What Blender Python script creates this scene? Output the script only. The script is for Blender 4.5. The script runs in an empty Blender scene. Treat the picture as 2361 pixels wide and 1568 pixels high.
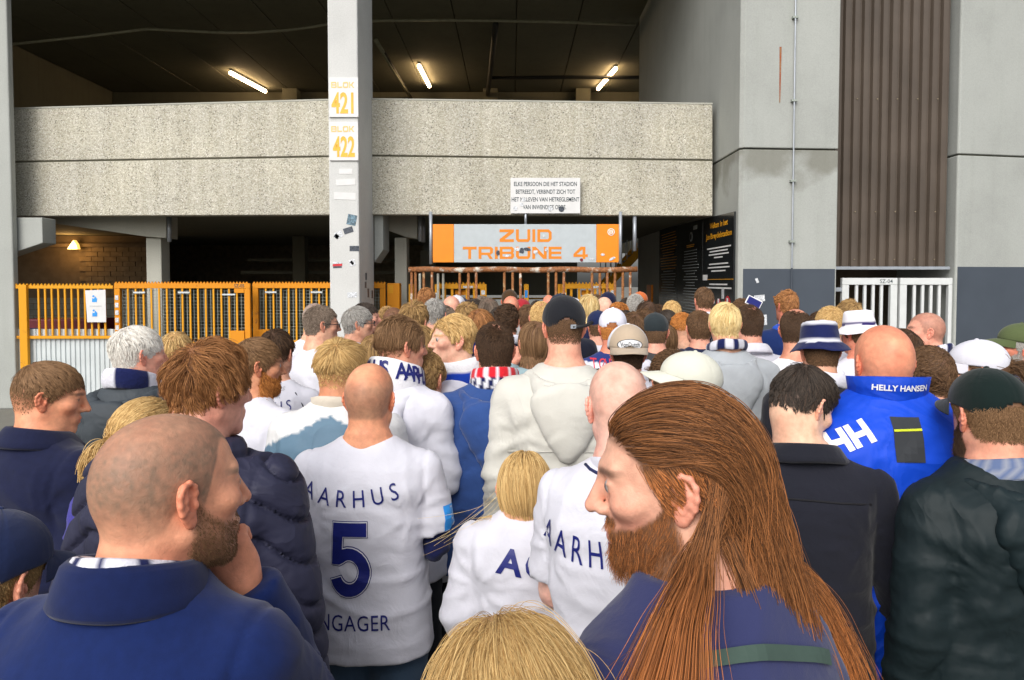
import bpy, bmesh, math, random
import numpy as np
from mathutils import Vector, Matrix, Euler
from mathutils.bvhtree import BVHTree

# ------------------------------------------------------------------ camera, sky, sun, exposure
SC = bpy.context.scene
COL = SC.collection
FPX, CXP, CYP, PITCH, HC = 1640.0, 1180.5, 710.0, math.radians(2.1), 1.95
cam_d = bpy.data.cameras.new('camera')
cam = bpy.data.objects.new('camera', cam_d)
COL.objects.link(cam)
cam_d.sensor_width = 36.0
cam_d.lens = FPX / 2361.0 * 36.0
cam_d.shift_y = -(784.0 - CYP) / 2361.0
cam_d.clip_start = 0.05
cam_d.clip_end = 500.0
cam.location = (0, 0, HC)
cam.rotation_euler = (math.radians(90) - PITCH, 0, 0)
SC.camera = cam

world = bpy.data.worlds.new("World")
SC.world = world
world.use_nodes = True
wn = world.node_tree
SUN_EL, SUN_AZ = math.radians(38), math.radians(200)
sky = wn.nodes.new('ShaderNodeTexSky')
sky.sky_type = 'NISHITA'
sky.sun_disc = False
sky.sun_elevation = SUN_EL
sky.sun_rotation = SUN_AZ
sky.air_density = 1.0
sky.dust_density = 4.0
hsv = wn.nodes.new('ShaderNodeHueSaturation')
hsv.inputs['Saturation'].default_value = 0.35
bg = wn.nodes['Background']
wn.links.new(sky.outputs[0], hsv.inputs['Color'])
wn.links.new(hsv.outputs[0], bg.inputs['Color'])
bg.inputs['Strength'].default_value = 0.135
sun_d = bpy.data.lights.new('sun', 'SUN')
sun_d.energy = 1.2
sun_d.angle = math.radians(38)
sun_d.color = (1.0, 0.97, 0.92)
sun = bpy.data.objects.new('sun', sun_d)
COL.objects.link(sun)
sun.rotation_euler = (math.radians(90) - SUN_EL, 0, math.radians(180) - SUN_AZ + math.radians(180))
_dir = Vector((math.sin(SUN_AZ) * math.cos(SUN_EL), math.cos(SUN_AZ) * math.cos(SUN_EL), math.sin(SUN_EL)))
sun.rotation_euler = _dir.to_track_quat('Z', 'Y').to_euler()
sun.location = (0, -5, 12)
SC.view_settings.view_transform = 'Standard'
SC.view_settings.look = 'None'
SC.view_settings.exposure = 0.46
SC.view_settings.gamma = 1.0
SC.view_settings.use_curve_mapping = False
SC.render.engine = 'CYCLES'
SC.cycles.max_bounces = 6
SC.cycles.diffuse_bounces = 3
SC.cycles.glossy_bounces = 2
SC.cycles.transmission_bounces = 3
SC.cycles.transparent_max_bounces = 6
SC.cycles.sample_clamp_indirect = 4.0
SC.cycles.caustics_reflective = False
SC.cycles.caustics_refractive = False
SC.cycles.use_denoising = True
try:
    SC.cycles_curves.shape = 'THICK'
    SC.cycles_curves.subdivisions = 2
except Exception:
    pass

_cp, _sp = math.cos(PITCH), math.sin(PITCH)


def P(x, y, d):
    """point of the place seen at (x, y) of the 2361 px wide view, d metres ahead of the camera"""
    u, v = (x - CXP) / FPX, (CYP - y) / FPX
    dy = _cp + v * _sp
    dz = -_sp + v * _cp
    k = d / dy
    return Vector((u * k, d, HC + dz * k))


# ------------------------------------------------------------------ numeric helpers
RNG = np.random.default_rng(11)
random.seed(5)
LAT = RNG.random((32, 32, 32)).astype(np.float32)


def vnoise(p):
    i = np.floor(p).astype(np.int64)
    f = (p - i).astype(np.float32)
    f = f * f * (3 - 2 * f)
    i &= 31
    j = (i + 1) & 31
    a, b, c = f[..., 0], f[..., 1], f[..., 2]
    x0, y0, z0, x1, y1, z1 = i[..., 0], i[..., 1], i[..., 2], j[..., 0], j[..., 1], j[..., 2]
    c00 = LAT[x0, y0, z0] * (1 - a) + LAT[x1, y0, z0] * a
    c10 = LAT[x0, y1, z0] * (1 - a) + LAT[x1, y1, z0] * a
    c01 = LAT[x0, y0, z1] * (1 - a) + LAT[x1, y0, z1] * a
    c11 = LAT[x0, y1, z1] * (1 - a) + LAT[x1, y1, z1] * a
    return (c00 * (1 - b) + c10 * b) * (1 - c) + (c01 * (1 - b) + c11 * b) * c


def vnoise3(p):
    return np.stack([vnoise(p), vnoise(p + 7.3), vnoise(p + 15.1)], -1) * 2 - 1


def unit(v):
    return v / np.maximum(np.linalg.norm(v, axis=-1, keepdims=True), 1e-9)


def sstep(a, b, x):
    t = np.clip((x - a) / (b - a), 0, 1)
    return t * t * (3 - 2 * t)


# ------------------------------------------------------------------ object helpers
def link(o, parent=None):
    COL.objects.link(o)
    if parent is not None:
        o.parent = parent
    return o


def tag(o, label, cat, group=None):
    o['label'] = label
    o['category'] = cat
    if group:
        o['group'] = group
    return o


def thing(name, label, cat, loc=(0, 0, 0), rz=0.0, group=None):
    o = bpy.data.objects.new(name, None)
    o.empty_display_size = 0.1
    o.location = loc
    o.rotation_euler = (0, 0, rz)
    link(o)
    return tag(o, label, cat, group)


def np_mesh(name, v, f, mat=None, col=None, smooth=True, nper=4):
    """mesh from arrays, every face with nper corners"""
    me = bpy.data.meshes.new(name)
    v = np.asarray(v, np.float32)
    f = np.asarray(f, np.int32)
    me.vertices.add(len(v))
    me.vertices.foreach_set('co', v.ravel())
    me.loops.add(f.size)
    me.loops.foreach_set('vertex_index', f.ravel())
    me.polygons.add(len(f))
    me.polygons.foreach_set('loop_start', np.arange(0, f.size, nper, dtype=np.int32))
    if smooth:
        me.polygons.foreach_set('use_smooth', np.ones(len(f), bool))
    if col is not None:
        a = me.attributes.new('Col', 'FLOAT_COLOR', 'POINT')
        c = np.ones((len(v), 4), np.float32)
        c[:, :3] = col
        a.data.foreach_set('color', c.ravel())
    me.update(calc_edges=True)
    if mat:
        me.materials.append(mat)
    return me


class MB:
    """collects boxes, prisms, tubes, rings; build() links them as ONE mesh object"""

    def __init__(s):
        s.bm = bmesh.new()

    def hexa(s, pts):
        """8 points: bottom 4 (ccw), top 4"""
        vs = [s.bm.verts.new(p) for p in pts]
        for q in ((3, 2, 1, 0), (4, 5, 6, 7), (0, 1, 5, 4), (1, 2, 6, 5), (2, 3, 7, 6), (3, 0, 4, 7)):
            s.bm.faces.new([vs[i] for i in q])
        return s

    def box(s, lo, hi):
        x0, y0, z0 = lo
        x1, y1, z1 = hi
        return s.hexa([(x0, y0, z0), (x1, y0, z0), (x1, y1, z0), (x0, y1, z0),
                       (x0, y0, z1), (x1, y0, z1), (x1, y1, z1), (x0, y1, z1)])

    def slab(s, a, b, c, d, back):
        """front quad a b c d (ccw from the front) pushed back by a vector"""
        back = Vector(back)
        a, b, c, d = map(Vector, (a, b, c, d))
        return s.hexa([a, b, b + back, a + back, d, c, c + back, d + back])

    def prism(s, pts, vec):
        vec = Vector(vec)
        a = [s.bm.verts.new(p) for p in pts]
        b = [s.bm.verts.new(Vector(p) + vec) for p in pts]
        n = len(pts)
        s.bm.faces.new(a[::-1])
        s.bm.faces.new(b)
        for i in range(n):
            s.bm.faces.new([a[i], a[(i + 1) % n], b[(i + 1) % n], b[i]])
        return s

    def tube(s, pts, r, seg=8, cap=True):
        pts = [Vector(p) for p in pts]
        rings = []
        for i, p in enumerate(pts):
            t = (pts[min(i + 1, len(pts) - 1)] - pts[max(i - 1, 0)]).normalized()
            up = Vector((0, 0, 1)) if abs(t.z) < 0.9 else Vector((1, 0, 0))
            u = t.cross(up).normalized()
            w = u.cross(t).normalized()
            rr = r[i] if isinstance(r, (list, tuple)) else r
            rings.append([s.bm.verts.new(p + (u * math.cos(2 * math.pi * k / seg) + w * math.sin(2 * math.pi * k / seg)) * rr) for k in range(seg)])
        for a, b in zip(rings, rings[1:]):
            for k in range(seg):
                s.bm.faces.new([a[k], a[(k + 1) % seg], b[(k + 1) % seg], b[k]])
        if cap:
            s.bm.faces.new(rings[0][::-1])
            s.bm.faces.new(rings[-1])
        return s

    def bar(s, a, b, w, h=None):
        """square bar from a to b"""
        a, b = Vector(a), Vector(b)
        h = h or w
        t = (b - a).normalized()
        up = Vector((0, 0, 1)) if abs(t.z) < 0.9 else Vector((0, 1, 0))
        u = t.cross(up).normalized() * w / 2
        v = u.cross(t).normalized() * h / 2
        return s.hexa([a - u - v, a + u - v, a + u + v, a - u + v, b - u - v, b + u - v, b + u + v, b - u + v])

    def build(s, name, mat, parent=None, bevel=0.0, smooth=False, kind=None):
        bm = s.bm
        bmesh.ops.recalc_face_normals(bm, faces=bm.faces)
        if bevel:
            bmesh.ops.bevel(bm, geom=bm.edges[:], offset=bevel, segments=2, affect='EDGES', profile=0.5)
        me = bpy.data.meshes.new(name)
        bm.to_mesh(me)
        bm.free()
        if smooth:
            me.polygons.foreach_set('use_smooth', np.ones(len(me.polygons), bool))
        if mat:
            me.materials.append(mat)
        o = bpy.data.objects.new(name, me)
        link(o, parent)
        if kind:
            o['kind'] = kind
        return o


def mbox(name, mat, lo, hi, parent=None, bevel=0.0):
    return MB().box(lo, hi).build(name, mat, parent, bevel)


# ------------------------------------------------------------------ materials
class NT:
    def __init__(s, name):
        s.m = bpy.data.materials.new(name)
        s.m.use_nodes = True
        s.t = s.m.node_tree
        s.b = s.t.nodes['Principled BSDF']

    def n(s, typ, **kw):
        o = s.t.nodes.new(typ)
        for k, v in kw.items():
            if k in o.inputs:
                o.inputs[k].default_value = v
            else:
                setattr(o, k, v)
        return o

    def l(s, a, b):
        s.t.links.new(a, b)

    def ramp(s, fac, stops):
        r = s.n('ShaderNodeValToRGB')
        e = r.color_ramp.elements
        while len(e) < len(stops):
            e.new(0.5)
        for el, (p, c) in zip(e, stops):
            el.position = p
            el.color = (*c, 1) if len(c) == 3 else c
        s.l(fac, r.inputs[0])
        return r.outputs[0]

    def mix(s, fac, a, b, mode='MIX'):
        m = s.n('ShaderNodeMix', data_type='RGBA', blend_type=mode)
        for sock, val in ((m.inputs[0], fac), (m.inputs[6], a), (m.inputs[7], b)):
            if isinstance(val, (int, float)):
                sock.default_value = val
            elif isinstance(val, tuple):
                sock.default_value = (*val, 1) if len(val) == 3 else val
            else:
                s.l(val, sock)
        return m.outputs[2]

    def noise(s, scale, detail=4, vec=None, rough=0.55, stretch=None):
        o = s.n('ShaderNodeTexNoise', Scale=scale, Detail=detail, Roughness=rough)
        v = vec or s.coord()
        if stretch:
            mp = s.n('ShaderNodeMapping')
            mp.inputs['Scale'].default_value = stretch
            s.l(v, mp.inputs[0])
            v = mp.outputs[0]
        s.l(v, o.inputs['Vector'])
        return o.outputs['Fac']

    def coord(s, kind='Object'):
        if not hasattr(s, '_tc'):
            s._tc = s.n('ShaderNodeTexCoord')
        return s._tc.outputs[kind]

    def bump(s, h, strength=0.3, dist=0.01):
        b = s.n('ShaderNodeBump', Strength=strength, Distance=dist)
        s.l(h, b.inputs['Height'])
        s.l(b.outputs[0], s.b.inputs['Normal'])

    def color(s, c):
        if isinstance(c, tuple):
            s.b.inputs['Base Color'].default_value = (*c, 1)
        else:
            s.l(c, s.b.inputs['Base Color'])

    def set(s, **kw):
        for k, v in kw.items():
            s.b.inputs[k.replace('_', ' ')].default_value = v
        return s.m


def m_plain(name, c, rough=0.5, metal=0.0, spec=0.4, var=0.15, nscale=8, bump=0.0):
    t = NT(name)
    nz = t.noise(nscale, 5)
    lo = tuple(x * (1 - var) for x in c)
    hi = tuple(min(1, x * (1 + var)) for x in c)
    t.color(t.ramp(nz, [(0.3, lo), (0.7, hi)]))
    if bump:
        t.bump(t.noise(nscale * 8, 3), bump, 0.005)
    return t.set(Roughness=rough, Metallic=metal, Specular_IOR_Level=spec)


def m_concrete(name, c, streak=0.25, tint=(0.9, 0.95, 0.86)):
    t = NT(name)
    big = t.noise(1.1, 6, rough=0.6)
    st = t.noise(5.0, 5, stretch=(1.6, 1.6, 0.12))
    fine = t.noise(60, 4)
    pores = t.n('ShaderNodeTexVoronoi', Scale=26.0)
    t.l(t.coord(), pores.inputs['Vector'])
    base = t.ramp(big, [(0.25, tuple(x * 0.84 for x in c)), (0.5, c), (0.78, tuple(min(1, x * 1.1) for x in c))])
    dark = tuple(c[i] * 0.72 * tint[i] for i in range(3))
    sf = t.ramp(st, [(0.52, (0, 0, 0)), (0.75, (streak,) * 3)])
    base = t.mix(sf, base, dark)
    pf = t.ramp(pores.outputs['Distance'], [(0.03, (0.35,) * 3), (0.09, (0, 0, 0))])
    base = t.mix(pf, base, tuple(x * 0.5 for x in c))
    t.color(t.mix(0.25, base, t.ramp(fine, [(0.3, tuple(x * .7 for x in c)), (0.7, tuple(min(1, x * 1.25) for x in c))])))
    t.bump(fine, 0.25, 0.004)
    return t.set(Roughness=0.85, Specular_IOR_Level=0.2)


def m_pebble():
    """exposed aggregate concrete"""
    t = NT('exposed_aggregate')
    v = t.n('ShaderNodeTexVoronoi', Scale=58.0)
    t.l(t.coord(), v.inputs['Vector'])
    v2 = t.n('ShaderNodeTexVoronoi', Scale=34.0)
    t.l(t.coord(), v2.inputs['Vector'])
    sep = t.n('ShaderNodeSeparateColor')
    t.l(v.outputs['Color'], sep.inputs[0])
    stone = t.ramp(sep.outputs[0], [(0.0, (0.27, 0.26, 0.23)), (0.10, (0.38, 0.36, 0.30)), (0.4, (0.55, 0.53, 0.45)), (0.8, (0.62, 0.60, 0.53)), (1.0, (0.74, 0.73, 0.69))])
    gap = t.ramp(v.outputs['Distance'], [(0.38, (0, 0, 0)), (0.62, (0.75, 0.75, 0.75))])
    c = t.mix(gap, stone, (0.43, 0.41, 0.345))
    sep2 = t.n('ShaderNodeSeparateColor')
    t.l(v2.outputs['Color'], sep2.inputs[0])
    spots = t.ramp(sep2.outputs[1], [(0.80, (0, 0, 0)), (0.83, (0.8,) * 3)])
    near = t.ramp(v2.outputs['Distance'], [(0.25, (1, 1, 1)), (0.40, (0, 0, 0))])
    sp = t.mix(1.0, spots, near, 'MULTIPLY')
    c = t.mix(sp, c, (0.15, 0.14, 0.12))
    big = t.noise(0.9, 5)
    st = t.noise(3.0, 4, stretch=(2.5, 2.5, 0.2))
    c = t.mix(1.0, c, t.ramp(big, [(0.3, (0.86, 0.86, 0.86)), (0.7, (1.05, 1.04, 1.0))]), 'MULTIPLY')
    c = t.mix(1.0, c, t.ramp(st, [(0.35, (0.9, 0.89, 0.86)), (0.6, (1, 1, 1))]), 'MULTIPLY')
    t.color(c)
    t.bump(v.outputs['Distance'], 0.6, -0.012)
    return t.set(Roughness=0.85, Specular_IOR_Level=0.2)


def m_rust(name, paint, rust=(0.16, 0.05, 0.018), amount=0.5, sc=9):
    t = NT(name)
    nz = t.noise(sc, 8, rough=0.7)
    f = t.ramp(nz, [(amount - 0.04, (0, 0, 0)), (amount + 0.05, (1, 1, 1))])
    rv = t.ramp(t.noise(sc * 5, 5), [(0.3, tuple(x * 0.55 for x in rust)), (0.7, tuple(x * 1.5 for x in rust))])
    t.color(t.mix(f, rv, paint))
    t.bump(nz, 0.3, 0.004)
    return t.set(Roughness=0.65, Specular_IOR_Level=0.3)


def m_emit(name, c, s):
    t = NT(name)
    t.b.inputs['Emission Color'].default_value = (*c, 1)
    t.b.inputs['Emission Strength'].default_value = s
    return t.set(Roughness=0.4)


M = {}
M['concrete'] = m_concrete('light_concrete', (0.365, 0.38, 0.36))
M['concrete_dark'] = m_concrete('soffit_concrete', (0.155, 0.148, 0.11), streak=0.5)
M['concrete_mid'] = m_concrete('beam_concrete', (0.42, 0.42, 0.37))
M['white_pillar'] = m_concrete('pale_painted_concrete', (0.56, 0.565, 0.555), streak=0.12)
M['pebble'] = m_pebble()
M['slate_paint'] = m_plain('slate_blue_paint', (0.055, 0.068, 0.088), 0.55, var=0.08, nscale=2)
M['orange'] = m_rust('orange_gate_paint', (0.62, 0.235, 0.008), (0.25, 0.08, 0.02), 0.34, 5)
M['yellow'] = m_rust('amber_bar_paint', (0.66, 0.30, 0.012), (0.25, 0.09, 0.02), 0.33, 6)
M['rust'] = m_rust('rusty_white_pipe', (0.55, 0.52, 0.45), (0.24, 0.095, 0.035), 0.57, 7)
M['rust2'] = m_rust('rusty_pipe', (0.40, 0.30, 0.17), (0.22, 0.09, 0.03), 0.60, 7)
M['sheet'] = m_plain('pale_grey_sheet', (0.52, 0.56, 0.57), 0.5, var=0.08, nscale=3)
M['wire'] = m_plain('galvanised_wire', (0.30, 0.33, 0.30), 0.45, 0.3)
M['steel'] = m_plain('grey_steel', (0.36, 0.39, 0.43), 0.4, 0.4, var=0.1)
M['white_metal'] = m_plain('white_gate_paint', (0.60, 0.62, 0.62), 0.4, var=0.05)
M['brown'] = m_plain('brown_cladding', (0.080, 0.062, 0.048), 0.5, var=0.2, nscale=1.2)
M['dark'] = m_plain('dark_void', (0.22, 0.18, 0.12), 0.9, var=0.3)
M['black_pipe'] = m_plain('black_pipe', (0.03, 0.028, 0.025), 0.6)
M['gal_pipe'] = m_plain('pale_conduit', (0.32, 0.31, 0.22), 0.5)
M['sign_white'] = m_plain('sign_white', (0.64, 0.64, 0.64), 0.35, var=0.05)
M['sign_grey'] = m_plain('sign_pale_grey', (0.43, 0.475, 0.50), 0.3, var=0.05)
M['sign_orange'] = m_plain('sign_orange', (0.80, 0.24, 0.008), 0.3, var=0.04)
M['ltr_orange'] = m_plain('letter_orange', (0.70, 0.21, 0.008), 0.4, var=0.05)
M['ltr_amber'] = m_plain('letter_amber', (0.85, 0.42, 0.035), 0.4, var=0.12, nscale=20)
M['ltr_amber_pale'] = m_plain('letter_pale_amber', (0.80, 0.50, 0.16), 0.4, var=0.12, nscale=20)
M['ltr_ink'] = m_plain('letter_ink', (0.03, 0.05, 0.06), 0.5)
M['ltr_white'] = m_plain('letter_white', (0.75, 0.75, 0.75), 0.5)
M['ltr_grey'] = m_plain('letter_grey', (0.42, 0.45, 0.45), 0.5)
M['board_black'] = m_plain('board_black', (0.014, 0.016, 0.018), 0.18, var=0.1, spec=0.5)
M['board_gold'] = m_plain('board_gold', (0.80, 0.36, 0.015), 0.4)
M['red'] = m_plain('print_red', (0.50, 0.02, 0.03), 0.4)
M['blue_print'] = m_plain('print_blue', (0.03, 0.27, 0.72), 0.4)
M['navy_print'] = m_plain('print_navy', (0.012, 0.018, 0.16), 0.45)
M['sticker_dark'] = m_plain('sticker_dark', (0.05, 0.06, 0.08), 0.4, var=0.8, nscale=60)
M['sticker_pale'] = m_plain('sticker_pale', (0.55, 0.57, 0.6), 0.4, var=0.5, nscale=60)
M['sticker_blue'] = m_plain('sticker_blue', (0.10, 0.17, 0.22), 0.4, var=0.9, nscale=35)
M['block'] = m_plain('concrete_block', (0.21, 0.155, 0.095), 0.9, var=0.25, nscale=6)
M['mortar'] = m_plain('block_wall_mortar', (0.16, 0.12, 0.08), 0.9, var=0.15)
M['grey_block'] = m_plain('grey_block', (0.22, 0.23, 0.21), 0.9, var=0.2)
M['crimson'] = m_plain('crimson_plastic', (0.16, 0.012, 0.02), 0.5)
M['lamp'] = m_emit('lamp_tube', (1.0, 0.68, 0.36), 26.0)
M['lamp_small'] = m_emit('wall_lamp_glow', (1.0, 0.55, 0.12), 1.2)
M['rubber'] = m_plain('dark_rubber', (0.02, 0.02, 0.022), 0.6)


def m_ground():
    t = NT('pavement_asphalt')
    f = t.noise(140, 4)
    b = t.noise(1.4, 5)
    c = t.ramp(f, [(0.3, (0.10, 0.10, 0.085)), (0.7, (0.24, 0.235, 0.205))])
    t.color(t.mix(1.0, c, t.ramp(b, [(0.3, (0.8,) * 3), (0.7, (1.1,) * 3)]), 'MULTIPLY'))
    t.bump(f, 0.4, 0.004)
    return t.set(Roughness=0.9)


M['ground'] = m_ground()
# ------------------------------------------------------------------ lettering
_TXT = {}


def text2d(s, bold=0.0, sp=1.0):
    """triangulated outline text, cap height 1, centred on x, baseline 0 -> (verts Nx2, tris)"""
    key = (s, bold, sp)
    if key in _TXT:
        return _TXT[key]
    cu = bpy.data.curves.new('t', 'FONT')
    cu.body = s
    cu.size = 1.0
    cu.offset = bold
    cu.space_character = sp
    cu.resolution_u = 3
    cu.align_x = 'CENTER'
    o = bpy.data.objects.new('t', cu)
    me = o.to_mesh()
    bm = bmesh.new()
    bm.from_mesh(me)
    o.to_mesh_clear()
    bmesh.ops.triangulate(bm, faces=bm.faces[:])
    bm.verts.ensure_lookup_table()
    v = np.array([(q.co.x, q.co.y) for q in bm.verts], float).reshape(-1, 2)
    f = [[q.index for q in fc.verts] for fc in bm.faces]
    bm.free()
    bpy.data.objects.remove(o)
    bpy.data.curves.remove(cu)
    v = v / 0.69
    _TXT[key] = (v, f)
    return v, f


def poly2d(splines):
    """filled outlines (with holes) -> (verts, tris)"""
    cu = bpy.data.curves.new('t', 'CURVE')
    cu.dimensions = '2D'
    cu.fill_mode = 'BOTH'
    for sp in splines:
        k = cu.splines.new('POLY')
        k.points.add(len(sp) - 1)
        for p, q in zip(k.points, sp):
            p.co = (q[0], q[1], 0, 1)
        k.use_cyclic_u = True
    o = bpy.data.objects.new('t', cu)
    me = o.to_mesh()
    bm = bmesh.new()
    bm.from_mesh(me)
    o.to_mesh_clear()
    bmesh.ops.triangulate(bm, faces=bm.faces[:])
    bm.verts.ensure_lookup_table()
    v = np.array([(q.co.x, q.co.y) for q in bm.verts], float).reshape(-1, 2)
    f = [[q.index for q in fc.verts] for fc in bm.faces]
    bm.free()
    bpy.data.objects.remove(o)
    bpy.data.curves.remove(cu)
    return v, f


# wide square letters of the stand's signs: outlines in a box of height 1
WIDE = {
    'Z': (1.5, [[(0, 0), (1.5, 0), (1.5, .22), (.55, .22), (1.5, .78), (1.5, 1), (0, 1), (0, .78), (.95, .78), (0, .22)]]),
    'U': (1.5, [[(.2, 0), (1.3, 0), (1.5, .2), (1.5, 1), (1.2, 1), (1.2, .22), (.3, .22), (.3, 1), (0, 1), (0, .2)]]),
    'I': (.3, [[(0, 0), (.3, 0), (.3, 1), (0, 1)]]),
    'D': (1.5, [[(0, 0), (1.2, 0), (1.5, .22), (1.5, .78), (1.2, 1), (0, 1)], [(.3, .22), (1.1, .22), (1.2, .3), (1.2, .7), (1.1, .78), (.3, .78)]]),
    'T': (1.45, [[(.575, 0), (.875, 0), (.875, .78), (1.45, .78), (1.45, 1), (0, 1), (0, .78), (.575, .78)]]),
    'R': (1.5, [[(0, 0), (.3, 0), (.3, .32), (.9, .32), (1.15, .0), (1.5, 0), (1.22, .34), (1.5, .5), (1.5, .84), (1.3, 1), (0, 1)], [(.3, .52), (1.15, .52), (1.2, .57), (1.2, .75), (1.15, .8), (.3, .8)]]),
    'B': (1.5, [[(0, 0), (1.3, 0), (1.5, .15), (1.5, .4), (1.4, .5), (1.48, .6), (1.48, .85), (1.3, 1), (0, 1)], [(.3, .2), (1.15, .2), (1.2, .25), (1.2, .36), (1.15, .41), (.3, .41)], [(.3, .59), (1.13, .59), (1.18, .63), (1.18, .75), (1.13, .8), (.3, .8)]]),
    'N': (1.5, [[(0, 0), (.3, 0), (.3, .68), (1.15, 0), (1.5, 0), (1.5, 1), (1.2, 1), (1.2, .33), (.36, 1), (0, 1)]]),
    'E': (1.35, [[(0, 0), (1.35, 0), (1.35, .21), (.3, .21), (.3, .4), (1.3, .4), (1.3, .6), (.3, .6), (.3, .79), (1.35, .79), (1.35, 1), (0, 1)]]),
    '4': (1.5, [[(.95, 0), (1.25, 0), (1.25, .16), (1.5, .16), (1.5, .37), (1.25, .37), (1.25, 1), (.75, 1), (0, .4), (0, .16), (.95, .16)], [(.34, .37), (.95, .37), (.95, .8)]]),
    'L': (1.3, [[(0, 0), (1.3, 0), (1.3, .22), (.3, .22), (.3, 1), (0, 1)]]),
    'O': (1.5, [[(.2, 0), (1.3, 0), (1.5, .2), (1.5, .8), (1.3, 1), (.2, 1), (0, .8), (0, .2)], [(.3, .22), (1.2, .22), (1.2, .78), (.3, .78)]]),
    'K': (1.45, [[(0, 0), (.3, 0), (.3, .4), (.55, .4), (1.05, 0), (1.45, 0), (.82, .52), (1.4, 1), (1.02, 1), (.55, .6), (.3, .6), (.3, 1), (0, 1)]]),
}


def wide2d(s, gap=0.2, bold=None):
    V, Fs, x = [], [], 0.0
    for ch in s:
        if ch == ' ':
            x += 0.75
            continue
        w, sp = WIDE[ch]
        v, f = poly2d(sp)
        off = sum(len(q) for q in V)
        V.append(v + np.array([x, 0]))
        Fs += [[i + off for i in t] for t in f]
        x += w + gap
    V = np.concatenate(V)
    V[:, 0] -= (x - gap) / 2
    return V, Fs


def flat_text(name, tx, mat, parent, o, ux, uy, n, h, xs=1.0, lift=0.003, label=None):
    """lay 2D lettering on a flat face: origin o, right ux, up uy, outward normal n"""
    v, f = tx
    o, ux, uy, n = Vector(o), Vector(ux).normalized(), Vector(uy).normalized(), Vector(n).normalized()
    me = bpy.data.meshes.new(name)
    me.from_pydata([tuple(o + ux * (a * h * xs) + uy * (b * h) + n * lift) for a, b in v], [], f)
    me.materials.append(mat)
    ob = bpy.data.objects.new(name, me)
    link(ob, parent)
    if label:
        ob['label'] = label
    return ob


def cut2d(tx, step):
    """slice the flat lettering into a grid so it can follow a curved surface"""
    v, f = tx
    bm = bmesh.new()
    vs = [bm.verts.new((a, b, 0)) for a, b in v]
    for t in f:
        try:
            bm.faces.new([vs[i] for i in t])
        except ValueError:
            pass
    lo, hi = v.min(0), v.max(0)
    for ax in (0, 1):
        for k in range(int(math.floor(lo[ax] / step)) + 1, int(math.ceil(hi[ax] / step))):
            co = [0, 0, 0]
            co[ax] = k * step
            no = [0, 0, 0]
            no[ax] = 1
            bmesh.ops.bisect_plane(bm, geom=bm.verts[:] + bm.edges[:] + bm.faces[:], plane_co=co, plane_no=no, dist=1e-5)
    bmesh.ops.triangulate(bm, faces=bm.faces[:])
    bm.verts.index_update()
    bm.verts.ensure_lookup_table()
    vv = np.array([(q.co.x, q.co.y) for q in bm.verts])
    ff = [[q.index for q in fc.verts] for fc in bm.faces]
    bm.free()
    return vv, ff


def wrap_text(name, tx, mat, parent, bvh, h, org, ux=(1, 0, 0), uy=(0, 0, 1), ray=(0, 1, 0), xs=1.0, arc=0.0, lift=0.003, back=0.6, rot=0.0, smat=None):
    """project lettering on a garment: start points org + u ux + v uy - ray*back, cast along ray"""
    tx = (tx[0] * np.array([h * xs, h]), tx[1])
    v, f = cut2d(tx, 0.018)
    if arc:
        R = 1.0 / arc
        a = v[:, 0] / R
        r = R + v[:, 1] * (1 if R > 0 else 1)
        v = np.stack([r * np.sin(a), r * np.cos(a) - R], -1)
    if rot:
        c, s = math.cos(rot), math.sin(rot)
        v = np.stack([v[:, 0] * c - v[:, 1] * s, v[:, 0] * s + v[:, 1] * c], -1)
    org, ux, uy, ray = Vector(org), Vector(ux), Vector(uy), Vector(ray).normalized()
    pts, ok = [], []
    for a, b in v:
        p0 = org + ux * a + uy * b - ray * back
        hit, nrm, _, _ = bvh.ray_cast(p0, ray, back * 2.2)
        if hit is None:
            pts.append((0, 0, 0))
            ok.append(False)
        else:
            pts.append(tuple(hit - ray * lift))
            ok.append(True)
    ff = [t for t in f if all(ok[i] for i in t)]
    used = sorted({i for t in ff for i in t})
    mp = {q: k for k, q in enumerate(used)}
    me = bpy.data.meshes.new(name)
    me.from_pydata([pts[i] for i in used], [], [[mp[i] for i in t] for t in ff])
    me.materials.append(mat)
    ob = bpy.data.objects.new(name, me)
    link(ob, parent)
    return ob
# ------------------------------------------------------------------ ground and stadium building
def plain_grid(name, x0, x1, y0, y1, z, mat):
    me = bpy.data.meshes.new(name)
    me.from_pydata([(x0, y0, z), (x1, y0, z), (x1, y1, z), (x0, y1, z)], [], [(0, 1, 2, 3)])
    me.materials.append(mat)
    return link(bpy.data.objects.new(name, me))


g = plain_grid('pavement', -150, 150, -60, 260, 0, M['ground'])
g['kind'] = 'structure'
g['label'] = 'grey asphalt forecourt under the waiting crowd'


def C(x, y, z):
    """point at height z seen at (x, y) of the view"""
    a, b = P(x, y, 1.0), P(x, y, 2.0)
    t = (z - a.z) / (b.z - a.z)
    return a + (b - a) * t


XW = 3.217          # left face of the right tower
ZC = 8.60           # ceiling of the upper concourse
ZS = 3.06           # soffit of the lower concourse
B = thing('stadium_building', 'concrete football stand with speckled parapet above the entrance gates', 'building', (0, 10, 0))
BINV = Vector((0, -10, 0))


def part(o):
    """children keep their world place: the Empty only has a location"""
    o.location = BINV
    return o


def bpart(mb, name, mat, bevel=0.0, kind=None, parent=None, smooth=False):
    o = mb.build(name, mat, parent or B, bevel, smooth, kind)
    if parent is None:
        o.location = BINV
    return o


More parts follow.
